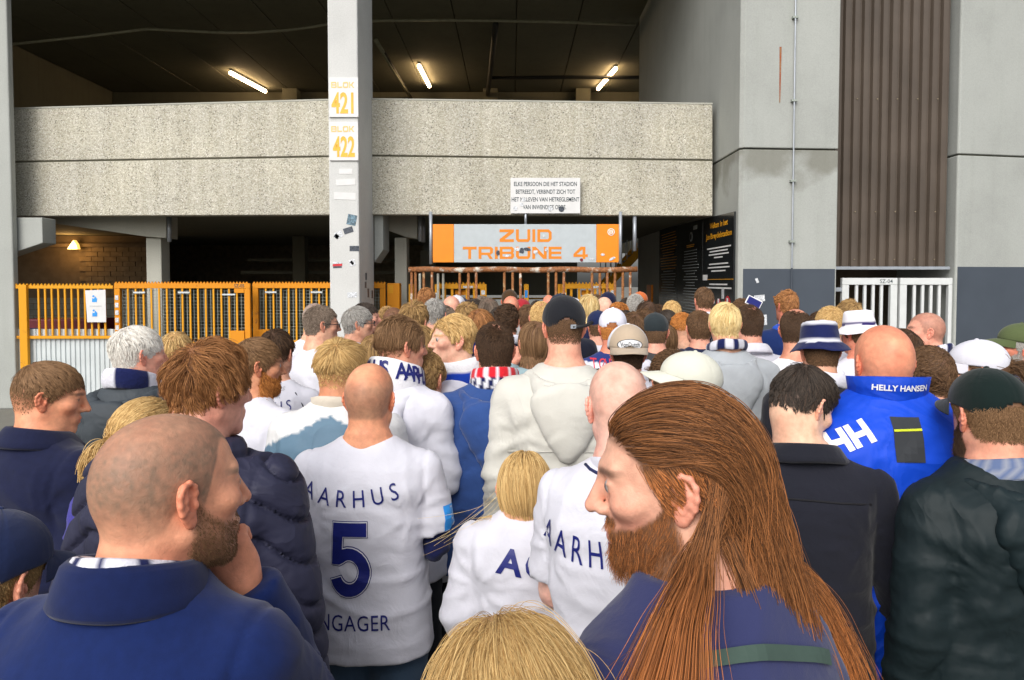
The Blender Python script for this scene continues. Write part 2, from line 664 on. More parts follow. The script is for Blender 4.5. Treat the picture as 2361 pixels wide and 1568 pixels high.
# parapet: two bays, an upper and a lower panel each, groove between
def bay(x0, d0, ys0, x1, d1, ys1):
    (t0, g0, b0), (t1, g1, b1) = ys0, ys1
    for (ya0, yb0, ya1, yb1, nm) in ((g0 + 2.0, b0, g1 + 2.0, b1, 'lower'), (t0, g0 - 2.0, t1, g1 - 2.0, 'upper')):
        bpart(MB().slab(P(x0, yb0, d0), P(x1, yb1, d1), P(x1, ya1, d1), P(x0, ya0, d0), (0, .22, 0)), 'parapet_panel', M['pebble'], 0.012)
    bpart(MB().slab(P(x0, g0 + 6, d0 + .03), P(x1, g1 + 6, d1 + .03), P(x1, g1 - 6, d1 + .03), P(x0, g0 - 6, d0 + .03), (0, .15, 0)), 'joint_backing', M['concrete_dark'])
    bpart(MB().slab(P(x0, t0, d0) + Vector((0, -.004, 0.0)), P(x1, t1, d1) + Vector((0, -.004, 0)), P(x1, t1, d1) + Vector((0, -.004, .022)), P(x0, t0, d0) + Vector((0, -.004, .022)), (0, .23, 0)), 'parapet_capping', M['concrete_mid'])


bay(14, 11.35, (252, 373.5, 498), 826, 10.95, (229.5, 359.5, 495))
bay(836, 10.95, (229.5, 358.5, 494.5), 1643, 11.2, (240.5, 369.5, 497.5))

# pillars of the front
px0, px1 = P(758, 400, 10).x, P(827, 400, 10).x
pil = bpart(MB().box((px0, 10.0, 0), (px1, 11.06, 9.7)), 'pillar', M['white_pillar'], 0.02)
lx = P(26, 450, 10.85).x
bpart(MB().box((lx - 1.6, 10.97, 0), (lx - .46, 11.4, 9.7)), 'pillar_core', M['concrete'])
bpart(MB().box((lx - 1.6, 10.85, 0), (lx, 10.968, 9.7)), 'pillar', M['concrete'], 0.02)
# corbels beside the pillars
z0 = ZS - .02
bpart(MB().prism([(px1 + .002, 11.08, z0), (px1 + .14, 11.08, z0), (px1 + .14, 11.08, 2.45), (px1 + .002, 11.08, 2.25)], (0, .55, 0)), 'corbel', M['concrete'], 0.01)
bpart(MB().prism([(lx - .4, 11.0, 2.94), (lx + .36, 11.0, 2.94), (lx + .36, 11.0, 2.55), (lx - .4, 11.0, 2.30)], (0, .33, 0)), 'corbel', M['concrete'], 0.01)

# right tower with a chamfered corner; lower and upper precast piece
xr = P(1932, 400, 10.2).x
plan = [(XW, 10.156), (3.273, 10.1), (xr, 10.2), (xr, 18.2), (XW, 18.2)]


def m_tower():
    m = M['concrete'].copy()
    m.name = 'stained_concrete'
    t = m.node_tree
    b = t.nodes['Principled BSDF']
    src = b.inputs['Base Color'].links[0].from_socket
    tc = t.nodes.new('ShaderNodeTexCoord')
    sep = t.nodes.new('ShaderNodeSeparateXYZ')
    t.links.new(tc.outputs['Object'], sep.inputs[0])
    nz = t.nodes.new('ShaderNodeTexNoise')
    nz.inputs['Scale'].default_value = 1.9
    nz.inputs['Detail'].default_value = 9
    t.links.new(tc.outputs['Object'], nz.inputs['Vector'])
    mr = t.nodes.new('ShaderNodeMapRange')
    mr.inputs['From Min'].default_value = 3.05
    mr.inputs['From Max'].default_value = 3.80
    mr.inputs['To Max'].default_value = 0.56
    t.links.new(sep.outputs['Z'], mr.inputs['Value'])
    ad = t.nodes.new('ShaderNodeMath')
    ad.operation = 'ADD'
    t.links.new(mr.outputs[0], ad.inputs[0])
    t.links.new(nz.outputs['Fac'], ad.inputs[1])
    rp = t.nodes.new('ShaderNodeValToRGB')
    rp.color_ramp.elements[0].position = 0.78
    rp.color_ramp.elements[0].color = (0, 0, 0, 1)
    rp.color_ramp.elements[1].position = 0.98
    rp.color_ramp.elements[1].color = (.55, .55, .55, 1)
    t.links.new(ad.outputs[0], rp.inputs[0])
    mx = t.nodes.new('ShaderNodeMix')
    mx.data_type = 'RGBA'
    t.links.new(rp.outputs[0], mx.inputs[0])
    t.links.new(src, mx.inputs[6])
    mx.inputs[7].default_value = (0.12, 0.112, 0.078, 1)
    t.links.new(mx.outputs[2], b.inputs['Base Color'])
    return m


M['stained'] = m_tower()
ZJ = 3.83
bpart(MB().prism([(x, y, 0) for x, y in plan], (0, 0, ZJ - .012)), 'tower_panel', M['stained'], 0.012)
bpart(MB().prism([(x, y, ZJ + .012) for x, y in plan], (0, 0, 5.9)), 'tower_panel', M['concrete'], 0.012)
bpart(MB().prism([(XW + .05, 10.2, ZJ - .03), (xr - .05, 10.25, ZJ - .03), (xr - .05, 18, ZJ - .03), (XW + .05, 18, ZJ - .03)], (0, 0, .06)), 'joint_backing', M['concrete_dark'])
zp = 2.135
bpart(MB().slab((3.277, 10.0975, 0), (xr - .02, 10.1965, 0), (xr - .02, 10.1965, zp), (3.277, 10.0975, zp), (0, .02, 0)), 'painted_plinth', M['slate_paint'])
# right pillar
rx = P(2208, 400, 10.4).x
for za, zb, m in ((0, 3.80 - .012, M['concrete']), (3.80 + .012, 9.7, M['concrete'])):
    bpart(MB().prism([(rx, 10.42, za), (rx + .02, 10.4, za), (rx + 2.4, 10.85, za), (rx + 2.4, 12, za), (rx, 12, za)], (0, 0, zb - za)), 'pillar', m, 0.012)
bpart(MB().prism([(rx + .04, 10.45, 3.77), (rx + 2.3, 10.9, 3.77), (rx + 2.3, 11.9, 3.77), (rx + .04, 11.9, 3.77)], (0, 0, .06)), 'joint_backing', M['concrete_dark'])
bpart(MB().slab((rx + .03, 10.3985, 0), (rx + 2.4, 10.846, 0), (rx + 2.4, 10.846, 2.17), (rx + .03, 10.3985, 2.17), (0, .02, 0)), 'painted_plinth', M['slate_paint'])

# ribbed brown cladding between tower and right pillar
def ribbed(x0, x1, y, za, zb, pitch, depth):
    bm = bmesh.new()
    n = max(1, int(round((x1 - x0) / pitch)))
    w = (x1 - x0) / n
    prof = []
    for i in range(n):
        a = x0 + i * w
        prof += [(a, y), (a + w * .12, y - depth), (a + w * .58, y - depth), (a + w * .70, y)]
    prof.append((x1, y))
    zs = np.linspace(za, zb, 4)
    for off in (0.0, 0.004):
        rows = [[bm.verts.new((p[0], p[1] + off, z)) for p in prof] for z in zs]
        for r0, r1 in zip(rows, rows[1:]):
            for i in range(len(prof) - 1):
                q = [r0[i], r0[i + 1], r1[i + 1], r1[i]]
                bm.faces.new(q if off == 0.0 else q[::-1])
    mb = MB()
    mb.bm.free()
    mb.bm = bm
    return mb


cx0, cx1 = xr + .004, rx - .06
xm = (cx0 + cx1) / 2
bpart(ribbed(cx0 + .06, xm, 10.56, 2.18, 9.7, .147, .055), 'cladding_sheet', M['brown'])
bpart(ribbed(xm + .002, cx1, 10.558, 2.18, 9.7, .147, .055), 'cladding_sheet', M['brown'])
bpart(MB().box((cx0, 10.5, 2.165), (cx0 + .05, 10.6, 9.7)), 'cladding_flashing', M['brown'], 0.004)
bpart(MB().box((cx0 + .052, 10.49, 2.13), (cx1 + .04, 10.6, 2.175)), 'cladding_sill', M['steel'], 0.004)
sc_ = MB()
for k in range(6):
    for zz in (4.62, 2.98, 2.28):
        sx = cx0 + .10 + k * .294
        sc_.tube([(sx, 10.507, zz), (sx, 10.488, zz)], .009, 6)
bpart(sc_, 'cladding_screws', M['dark'], kind='stuff')

# lower concourse: soffit, floor behind, beams, columns
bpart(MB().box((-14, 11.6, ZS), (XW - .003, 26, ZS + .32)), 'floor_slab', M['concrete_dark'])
bpart(MB().prism([P(95, 511, 11.9), P(339, 546, 11.9), P(383, 549, 11.9), P(383, 496, 11.9), P(95, 496, 11.9)], (0, .42, 0)), 'beam', M['concrete_mid'], 0.01)
bpart(MB().prism([P(866, 520, 11.8), P(936, 547, 11.8), P(962, 550, 11.8), P(962, 494, 11.8), P(866, 494, 11.8)], (0, .42, 0)), 'beam', M['concrete_mid'], 0.01)
bpart(MB().box((P(337, 600, 12.0).x, 12.0, 0), (P(372, 600, 12.0).x, 12.3, P(355, 548, 12.0).z)), 'column', M['concrete_mid'], 0.012)
bpart(MB().box((P(910, 600, 11.9).x, 11.9, 0), (P(938, 600, 11.9).x, 12.2, P(925, 548, 11.9).z)), 'column', M['concrete_mid'], 0.012)
bpart(MB().box((-2.6, 20.2, 0), (-2.2, 20.5, 2.838)), 'column', M['concrete_mid'], 0.012)
bpart(MB().box((-5.3, 17.2, 0), (-5.0, 17.5, 3.05)), 'column', M['concrete_dark'], 0.012)
for q in ((P(386, 520, 11.95).x, 11.95), (P(965, 520, 11.8).x, 11.8), (P(972, 520, 12.1).x, 12.1)):
    bpart(MB().tube([(q[0] + .03, q[1], 2.62), (q[0] + .03, q[1], ZS - .01)], .035, 10), 'drain_pipe', M['steel'], smooth=True)
bpart(MB().box((-14.3, 11.3, 0), (-14.02, 26, 9.0)), 'side_wall', M['concrete_dark'])
# block wall at the back left
bw = bpart(MB().box((-14, 17.06, 0), (-8.3, 17.3, 3.05)), 'block_wall', M['mortar'])
rng = random.Random(3)
blk = None
for r in range(12):
    zb = 1.62 + r * .117
    if zb > 2.78:
        break
    for c in range(16):
        xa = -12.0 + c * .30 + (.15 if r % 2 else 0)
        xb = xa + .286
        if xb > -8.32 or xa < -10.35:
            continue
        o = mbox('block', M['block'], (xa, 17.03 + rng.uniform(0, .012), zb), (xb, 17.058, zb + .105), bw)
for r in range(8):
    zb = .42 + r * .145
    for c in range(13):
        xa = -12.4 + c * .31 + (.15 if r % 2 else 0)
        o = mbox('block', M['grey_block'], (xa, 17.03 + rng.uniform(0, .01), zb), (min(xa + .296, -8.32), 17.058, zb + .132), bw)
bpart(MB().box((-14, 16.96, 2.78), (-8.3, 17.055, 2.86)), 'ledge', M['mortar'])
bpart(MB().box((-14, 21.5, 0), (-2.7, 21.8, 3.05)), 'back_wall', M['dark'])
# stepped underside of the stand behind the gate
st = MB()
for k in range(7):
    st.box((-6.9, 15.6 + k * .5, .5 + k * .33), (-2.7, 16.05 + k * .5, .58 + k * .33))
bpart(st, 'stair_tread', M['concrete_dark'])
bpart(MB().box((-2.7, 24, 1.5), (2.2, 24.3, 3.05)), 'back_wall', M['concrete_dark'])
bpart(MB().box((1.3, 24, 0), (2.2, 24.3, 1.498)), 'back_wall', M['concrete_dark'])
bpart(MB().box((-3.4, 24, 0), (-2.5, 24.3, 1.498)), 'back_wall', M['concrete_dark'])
# upper concourse: planks, back wall, lower beam
xk = -14.0
while xk < 6.5:
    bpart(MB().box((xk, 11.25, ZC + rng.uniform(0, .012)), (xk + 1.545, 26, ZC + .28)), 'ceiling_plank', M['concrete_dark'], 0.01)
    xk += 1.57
bpart(MB().box((-14.3, 10.4, ZC + .285), (9, 26.5, ZC + .9)), 'sky_block_slab', M['concrete_dark'])  # unseen slab added over the planks to block sky light
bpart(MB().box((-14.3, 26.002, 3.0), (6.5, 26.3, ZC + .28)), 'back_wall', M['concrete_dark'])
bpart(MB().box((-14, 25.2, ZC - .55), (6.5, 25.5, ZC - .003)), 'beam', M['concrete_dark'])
for xx in (-7.9, -1.0, 2.2):
    bpart(MB().box((xx, 24.7, 3.4), (xx + .5, 25.15, ZC - .003)), 'column', M['concrete_dark'])
bpart(MB().box((xr + .01, 13.0, 0), (9.2, 13.2, 9.0)), 'side_wall', M['mortar'])

# cable and pipes under the ceiling
cab = MB().tube([P(x, y, 18.0) for x, y in ((10, 104), (180, 86), (340, 67), (420, 71), (500, 75), (580, 75), (660, 70), (720, 62), (758, 55), (870, 48), (1000, 46.5), (1150, 48), (1300, 51), (1466, 57))], .035, 6)
tag(cab.build('cable', M['gal_pipe'], smooth=True), 'pale sagging cable conduit strung below the dark upper ceiling', 'cable')
for pts, r, m, lb in (
        (((1143, 56), (1138, 100), (1132, 160), (1121, 246)), .075, 'black_pipe', 'black drain pipe running back along the upper ceiling between the lamps'),
        (((1128, 180), (1300, 178), (1520, 179)), .06, 'black_pipe', 'black level pipe crossing just below the right ceiling lamp'),
        (((866, 92), (905, 158), (950, 230)), .06, 'gal_pipe', 'lamp lit pipe slanting beside the middle pillar under the ceiling'),
        (((885, 120), (925, 188), (955, 236)), .045, 'black_pipe', 'thin dark pipe next to the lamp lit slanting ceiling pipe')):
    tag(MB().tube([C(x, y, ZC - .22) for x, y in pts], r, 8).build('ceiling_pipe', M[m], smooth=True), lb, 'pipe')
for (x0, y0), (x1, y1), lb in (((531, 168), (612, 211), 'left glowing tube lamp under the ceiling, before the middle pillar'),
                               ((966, 152), (990, 199), 'glowing tube lamp just right of the middle pillar'),
                               ((1420, 158), (1379, 205), 'glowing tube lamp crossed by a black pipe near the tower')):
    a, b = C(x0, y0, ZC - .12), C(x1, y1, ZC - .12)
    t = thing('tube_lamp', lb, 'lamp', tuple((a + b) / 2), group='tube lamps under the upper ceiling')
    off = Vector(t.location)
    MB().tube([a - off, b - off], .055, 10).build('tube', M['lamp'], t, smooth=True)
    MB().bar(a - off + Vector((0, 0, .085)), b - off + Vector((0, 0, .085)), .09, .06).build('housing', M['steel'], t)

# lamp on the lower block wall
wl = thing('wall_lamp', 'small amber wall lamp on the block wall behind the fence', 'lamp', (-10.37, 16.95, 2.82))
MB().prism([(-.13, -.02, -.10), (.13, -.02, -.10), (.10, -.02, .02), (.03, -.02, .12)], (0, -.12, 0)).build('lamp_shade', M['lamp_small'], wl, 0.01)
MB().box((-.05, -.02, -.03), (.05, .08, .03)).build('bracket', M['steel'], wl)
pl = bpy.data.lights.new('wall_lamp_light', 'POINT')
pl.energy = 14
pl.color = (1.0, .55, .18)
pl.shadow_soft_size = .12
plo = bpy.data.objects.new('wall_lamp_light', pl)
plo.location = (0, -.28, -.05)
link(plo, wl)

# lightning conductor on the tower
lc = thing('lightning_conductor', 'thin pale lightning conductor rod clipped down the tower front', 'conductor', (P(1826, 300, 10.13).x, 10.13, 0))
MB().tube([(.02, -.02, 2.15), (.02, -.02, 9.6)], .011, 6).build('rod', M['steel'], lc)
MB().tube([(.02, -.02, .02), (.02, -.02, 2.148)], .011, 6).build('rod', M['slate_paint'], lc)
for yy in (40, 232, 417, 557):
    zz = P(1826, yy, 10.12).z
    MB().box((-.02, -.035, zz - .015), (.06, .03, zz + .015)).build('clip', M['wire'], lc)
# rust stains
for (x, ya, yb, d) in ((1800, 108, 236, 10.14), (2357, 455, 500, 10.78)):
    a, b = P(x, ya, d - .012), P(x, yb, d - .012)
    bpart(MB().prism([(a.x - .014, a.y, a.z), (a.x + .014, a.y, a.z), (a.x + .004, a.y, b.z), (a.x - .006, a.y, b.z)], (0, .006, 0)), 'rust_stain', m_rust('rust_stain', (.30, .17, .08), (.28, .07, .02), .55, 12))

# ------------------------------------------------------------------ signs
def sign_box(name, label, cat, x0, y0, x1, y1, d, mat, th=.02, parts=True):
    a, b = P(x0, y1, d), P(x1, y0, d)
    t = thing(name, label, cat, (a.x, d, a.z))
    w, h = b.x - a.x, b.z - a.z
    MB().box((0, 0, 0), (w, th, h)).build('panel', mat, t, 0.003)
    return t, w, h


FR = dict(ux=(1, 0, 0), uy=(0, 0, 1), n=(0, -1, 0))
for num, ya, yb, lb in (('421', 179, 270, 'upper white block number sign on the middle pillar reading 421'),
                        ('422', 281, 370, 'lower white block number sign on the middle pillar reading 422')):
    t, w, h = sign_box('block_sign', lb, 'sign', 759.5, ya, 825.5, yb, 9.975, M['sign_white'])
    t['group'] = 'block number signs on the middle pillar'
    tx = wide2d('BLOK', .22)
    flat_text('lettering', tx, M['ltr_amber_pale'], t, (w * .47, 0, h * .74), h=h * .15, xs=.052 * 0 + (w * .80) / (tx[0][:, 0].max() - tx[0][:, 0].min()) / (h * .15), **FR)
    tx = text2d(num, .028)
    flat_text('number', tx, M['ltr_amber'], t, (w * .51, 0, h * .11), h=h * .50, xs=(w * .76) / (tx[0][:, 0].max() - tx[0][:, 0].min()) / (h * .50), **FR)

t, w, h = sign_box('notice_sign', 'white house rules notice with four lines of capitals on the parapet', 'sign', 1177, 410, 1338, 492, 11.0, M['sign_white'], .03)
for k, (ln, wd) in enumerate((('ELKE PERSOON DIE HET STADION', .90), ('BETREEDT, VERBINDT ZICH TOT', .85), ('HET NALEVEN VAN HETREGLEMENT', .97), ('VAN INWENDIGE ORDE.', .62))):
    tx = text2d(ln, .012)
    hh = h * .115
    flat_text('lettering', tx, M['ltr_ink'], t, (w * (.5 if k < 3 else .49), 0, h * (.77 - .217 * k)), h=hh, xs=w * wd / (tx[0][:, 0].max() - tx[0][:, 0].min()) / hh, **FR)
for (ux_, uz_, rr, mm) in ((.07, .14, .035, 'sticker_pale'), (.16, .25, .03, 'sticker_pale'), (.19, .38, .03, 'sticker_pale'), (.57, .13, .04, 'sticker_pale'), (.73, .12, .045, 'sticker_dark')):
    MB().tube([(w * ux_, -.001, h * uz_), (w * ux_, -.006, h * uz_)], rr, 9).build('sticker', M[mm], t)

# ZUID TRIBUNE 4 sign on three hangers
a, b = P(998, 605, 11.0), P(1427, 517, 11.0)
zs_ = thing('stand_sign', 'wide grey and orange hanging sign reading ZUID TRIBUNE 4 over the entrance', 'sign', (a.x, 11.0, a.z))
w, h = b.x - a.x, b.z - a.z
u = w / 429.0
MB().box((49 * u, 0, 0), (377 * u, .06, h)).build('panel', M['sign_grey'], zs_, .003)
MB().box((0, 0.0, 0), (49 * u - .003, .06, h)).build('end_panel', M['sign_orange'], zs_, .003)
MB().box((377 * u + .003, 0, 0), (w, .06, h)).build('end_panel', M['sign_orange'], zs_, .003)
tx = wide2d('ZUID', .22)
hh = 29 * u
flat_text('lettering', tx, M['ltr_orange'], zs_, ((1212 - 998) * u, 0, (605 - 558) * u), h=hh, xs=120 * u / (tx[0][:, 0].max() - tx[0][:, 0].min()) / hh, **FR)
tx = wide2d('TRIBUNE', .2)
hh = 28 * u
flat_text('lettering', tx, M['ltr_orange'], zs_, ((1181 - 998) * u, 0, (605 - 597) * u), h=hh, xs=228 * u / (tx[0][:, 0].max() - tx[0][:, 0].min()) / hh, **FR)
tx = wide2d('4')
flat_text('lettering', tx, M['ltr_orange'], zs_, ((1339 - 998) * u, 0, (605 - 597) * u), h=hh, xs=33 * u / 1.5 / hh, **FR)
em = MB().tube([(411 * u, -.001, 70 * u), (411 * u, -.008, 70 * u)], 8.5 * u, 10).build('emblem', M['ltr_white'], zs_)
em2 = MB().tube([(411 * u, -.009, 70 * u), (411 * u, -.012, 70 * u)], 6.6 * u, 10).build('emblem_ring', M['sign_orange'], em)
flat_text('emblem_letter', wide2d('B'), M['ltr_white'], em, (411 * u, 0, 66 * u), h=8 * u, xs=.7, lift=.015, **FR)
rng = random.Random(8)
for (sx, sy, sw, sh, mm, rot) in ((150, 22, 9, 12, 'sticker_dark', .1), (195, 30, 14, 9, 'sticker_pale', 0), (205, 27, 11, 14, 'sticker_dark', .3), (218, 30, 16, 8, 'sticker_dark', -.2), (237, 24, 10, 9, 'sticker_pale', .5),
                                  (171, 15, 10, 5, 'sticker_pale', .2), (262, 29, 8, 7, 'sticker_pale', 0), (343, 6, 8, 8, 'crimson', .6), (367, 8, 12, 5, 'sticker_pale', 0), (392, 18, 10, 6, 'sticker_pale', 0), (414, 9, 16, 6, 'sticker_pale', .55), (256, 61, 8, 6, 'sticker_pale', .4)):
    c, s_ = math.cos(rot), math.sin(rot)
    pts = []
    for k in range(9):
        an = 2 * math.pi * k / 9
        rr = rng.uniform(.75, 1.1)
        qx, qz = math.cos(an) * sw * .55 * rr, math.sin(an) * sh * .55 * rr
        pts.append(((sx + qx * c - qz * s_) * u, -.009, (sy + qx * s_ + qz * c) * u))
    MB().prism(pts, (0, .003, 0)).build('sticker', M[mm], zs_)
for (xx, yb_) in ((993.5, 609), (1212, 518), (1430, 608)):
    p0, p1 = P(xx, yb_, 11.0), P(xx, 494, 11.0)
    MB().tube([(p0.x - a.x, .0 if xx != 1212 else .03, p0.z - a.z), (p0.x - a.x, .0 if xx != 1212 else .03, p1.z - a.z + .04)], .026 if xx != 1212 else .02, 10).build('hanger', M['steel'], zs_, smooth=True)

# stickers on the middle pillar
def sticker(x, y, sw, sh, rot, mat, d=9.995):
    c = P(x, y, d)
    k = d / FPX
    pts = []
    for qx, qz in ((-1, -1), (1, -1), (1, 1), (-1, 1)):
        ax, az = qx * sw / 2 * k, qz * sh / 2 * k
        pts.append((c.x + ax * math.cos(rot) - az * math.sin(rot) - pil.location.x, 9.9985, c.z + ax * math.sin(rot) + az * math.cos(rot)))
    o = MB().prism(pts, (0, -.003, 0)).build('sticker', M[mat], pil)
    return o


for q in ((811, 507, 21, 24, -.2, 'sticker_blue'), (803, 531, 22, 13, .3, 'sticker_dark'), (781, 541, 18, 14, .4, 'sticker_pale'), (776, 545, 9, 10, .9, 'sticker_dark'),
          (817, 573, 22, 12, 0, 'sticker_dark'), (778, 611, 22, 5, .05, 'red'), (778, 606, 21, 4, .05, 'sticker_pale'), (778, 616, 20, 4, .05, 'sticker_dark'),
          (812, 606, 14, 15, .2, 'sticker_pale'), (811.5, 606, 6, 9, .7, 'ltr_ink'), (812, 680, 22, 12, .05, 'sticker_pale'), (797, 420, 44, 14, .06, 'sign_white'), (797, 395, 30, 12, .0, 'sign_white'), (795, 452, 50, 16, -.04, 'sign_white')):
    sticker(*q)
for (yy, zz, sh) in ((10.4, 1.98, .10), (10.36, 1.86, .09), (10.55, 1.72, .13), (10.85, 1.70, .12)):
    mbox('sticker', M['sticker_dark'], (px1 + .0005, yy, zz), (px1 + .004, yy + .10, zz + sh), pil)

# black rules board on the tower's left face
def wall_pt(xv, zv):
    """depth at which the tower's left face is seen at column xv"""
    return XW * FPX / (xv - CXP)


bd = thing('rules_board', 'tall black welcome board with gold heading on the tower side wall', 'sign', (XW, 10.3, 0))
edges = [10.25, 11.93, 13.70, 15.45]
for k in range(3):
    ya, yb = edges[k] + .006 - 10.3, edges[k + 1] - .006 - 10.3
    zt0, zt1 = 2.96 + .04 * k, 3.0 + .04 * k
    MB().prism([(-.002, ya, .7), (-.002, yb, .7), (-.002, yb, zt1), (-.002, ya, zt0)], (-.025, 0, 0)).build('panel', M['board_black'], bd, .003)
SD = dict(ux=(0, -1, 0), uy=(0, 0, 1), n=(-1, 0, 0))
XB = -.0275


def btext(s, d, z, h, wd, mat, bold=.02):
    tx = text2d(s, bold)
    flat_text('lettering', tx, M[mat], bd, (XB, d - 10.3, z), h=h, xs=wd / (tx[0][:, 0].max() - tx[0][:, 0].min()) / h, **SD)


btext('Welkom', 11.24, 2.80, .085, .50, 'board_gold')
btext('in het', 10.74, 2.80, .085, .38, 'board_gold')
btext('Jan', 11.60, 2.635, .085, .22, 'board_gold')
btext('Breydelstadion', 10.90, 2.635, .085, 1.10, 'board_gold')


def bline(d, z, wd, mat, h=.018):
    o = mbox('text_line', M[mat], (XB - .003, d - 10.3 - wd / 2, z), (XB - .0005, d - 10.3 + wd / 2, z + h), bd)


for z, wd in ((2.47, 1.25), (2.42, .95), (2.37, 1.05), (2.32, .45), (2.22, 1.0), (2.165, 1.15), (2.11, .75)):
    bline(11.02, z, wd, 'ltr_white', .02)
bline(11.05, 1.985, 1.6, 'board_gold', .008)
for z, wd in ((1.90, .95), (1.845, 1.35)):
    bline(11.02, z, wd, 'ltr_white', .022)
for z in np.arange(1.1, 2.3, .052):
    bline(12.75, float(z), .5 + .9 * rng.random(), 'ltr_grey', .010)
for z in np.arange(2.3, 2.5, .05):
    bline(12.75, float(z), .9, 'ltr_grey', .010)
bline(12.75, 2.60, .55, 'board_gold', .014)
bline(12.75, 2.57, .50, 'board_gold', .014)
bl = MB().tube([(XB, 12.7 - 10.3, 2.75), (XB - .004, 12.7 - 10.3, 2.75)], .085, 16).build('emblem', M['ltr_grey'], bd)
MB().tube([(XB - .005, 12.7 - 10.3, 2.75), (XB - .008, 12.7 - 10.3, 2.75)], .055, 16).build('emblem_field', M['board_black'], bl)
mbox('emblem', M['ltr_grey'], (XB - .003, 12.3 - 10.3, 2.86), (XB - .0005, 12.55 - 10.3, 2.93), bd)
for k, z in enumerate(np.arange(.95, 2.95, .055)):
    bline(14.55, float(z), .9 + .6 * rng.random(), 'board_gold' if z > 2.2 else 'ltr_grey', .011)
for (d, wd, z) in ((11.45, .16, 1.60), (10.98, .13, 1.58), (10.52, .17, 1.60)):
    ic = MB().tube([(XB, d - 10.3, z), (XB - .003, d - 10.3, z)], wd * .85, 16).build('pictogram', M['red'], bd)
    MB().box((XB - .007, d - 10.3 - .035, z - .11), (XB - .004, d - 10.3 + .035, z + .11)).build('pictogram_figure', M['ltr_white'], ic)
mbox('text_line', M['ltr_white'], (XB - .003, 11.20 - 10.3, 1.61), (XB - .0005, 11.26 - 10.3, 1.65), bd)
for z in (1.36, 1.31):
    bline(11.1, z, .7, 'ltr_white', .016)
MB().prism([(XB - .004, .45, 1.0), (XB - .004, .75, 1.0), (XB - .004, .6, 1.3)], (-.003, 0, 0)).build('pictogram', M['ltr_white'], bd)
for (d, z, a_, b_, mm) in ((11.75, 2.02, .26, .09, 'ltr_white'), (12.95, 1.20, .12, .2, 'sticker_pale'), (10.75, 1.78, .12, .17, 'sticker_pale')):
    mbox('sticker', M[mm], (XB - .006, d - 10.3 - a_ / 2, z - b_ / 2), (XB - .0035, d - 10.3 + a_ / 2, z + b_ / 2), bd)
# stickers on the slate plinth
for (x, y, sw, sh, rot) in ((1746, 647, 6, 11, .4), (1752, 688, 24, 15, .1), (1758, 738, 22, 24, .05), (1838, 745, 20, 22, .1)):
    c = P(x, y, 10.1)
    yf = 10.0975 + (c.x - 3.277) / (xr - .02 - 3.277) * .099
    k = 10.1 / FPX
    pts = [(c.x + (qx * sw / 2 * math.cos(rot) - qz * sh / 2 * math.sin(rot)) * k, yf - .004, c.z + (qx * sw / 2 * math.sin(rot) + qz * sh / 2 * math.cos(rot)) * k) for qx, qz in ((-1, -1), (1, -1), (1, 1), (-1, 1))]
    bpart(MB().prism(pts, (0, -.003, 0)), 'sticker', M['sticker_pale'])

# ------------------------------------------------------------------ fences and gates
def spikes(mb, x0, x1, y, z, pitch=.06, h=.035):
    x = x0
    while x < x1 - pitch * .5:
        mb.prism([(x, y - .012, z), (x + pitch * .8, y - .012, z), (x + pitch * .4, y - .012, z + h)], (0, .024, 0))
        x += pitch


DF = 10.9
fz = P(150, 661, DF).z
fx0, fx1 = P(36, 700, DF).x, P(262, 700, DF).x
fe = thing('bar_fence', 'amber bar fence on a pale corrugated sheet base beside the left pillar', 'fence', (fx0, DF, 0))
W = fx1 - fx0
zb_ = P(150, 778, DF).z
xp = P(58, 700, DF).x - fx0
for zz, nm in ((fz - .03, 'rail'), (zb_ - .02, 'rail')):
    MB().box((0, -.015, zz), (W, .015, zz + .045)).build(nm, M['yellow'], fe, .004)
MB().box((xp - .06, -.06, 0), (xp + .06, .0, fz + .03)).build('post', M['yellow'], fe, .006)
sp = MB()
spikes(sp, 0, W, 0, fz + .016, .055)
sp.build('spike_strip', M['yellow'], fe)
bar0 = MB().box((-.014, -.012, zb_ + .026), (.014, .012, fz - .031)).build('bar', M['yellow'], fe, .003)
bar0.location = (xp - .18, 0, 0)
nb = 0
x = xp + .21
while x < W - .03:
    o = bar0.copy()
    o.location = (x, 0, 0)
    link(o, fe)
    x += .1015
mbs = ribbed(0, W, .05, .02, P(150, 759, DF).z, .075, .018)
mbs.build('corrugated_sheet', M['sheet'], fe)
# notice taped to the fence
a, b = P(198, 743, DF - .06), P(243, 668, DF - .06)
nt = thing('paper_notice', 'pale paper notice with two blue figures tied to the fence', 'notice', (a.x, DF - .06, a.z))
w, h = b.x - a.x, b.z - a.z
MB().slab((0.02, 0, 0), (w, 0, -.0), (w, 0, h), (0, 0, h - .01), (0, .008, 0)).build('sheet', M['sign_white'], nt)
for k in (0, 1):
    MB().prism([(w * .33, -.004, h * (.62 - .44 * k)), (w * .56, -.004, h * (.62 - .44 * k)), (w * .58, -.004, h * (.72 - .44 * k)), (w * .48, -.004, h * (.80 - .44 * k)), (w * .44, -.004, h * (.72 - .44 * k)), (w * .34, -.004, h * (.74 - .44 * k))], (0, .003, 0)).build('pictogram', M['blue_print'], nt)
    MB().tube([(w * .40, -.004, h * (.80 - .44 * k)), (w * .40, -.001, h * (.80 - .44 * k))], w * .05, 8).build('pictogram', M['blue_print'], nt)
MB().box((w * .2, -.004, h * .49), (w * .8, -.001, h * .505)).build('text_line', M['ltr_grey'], nt)


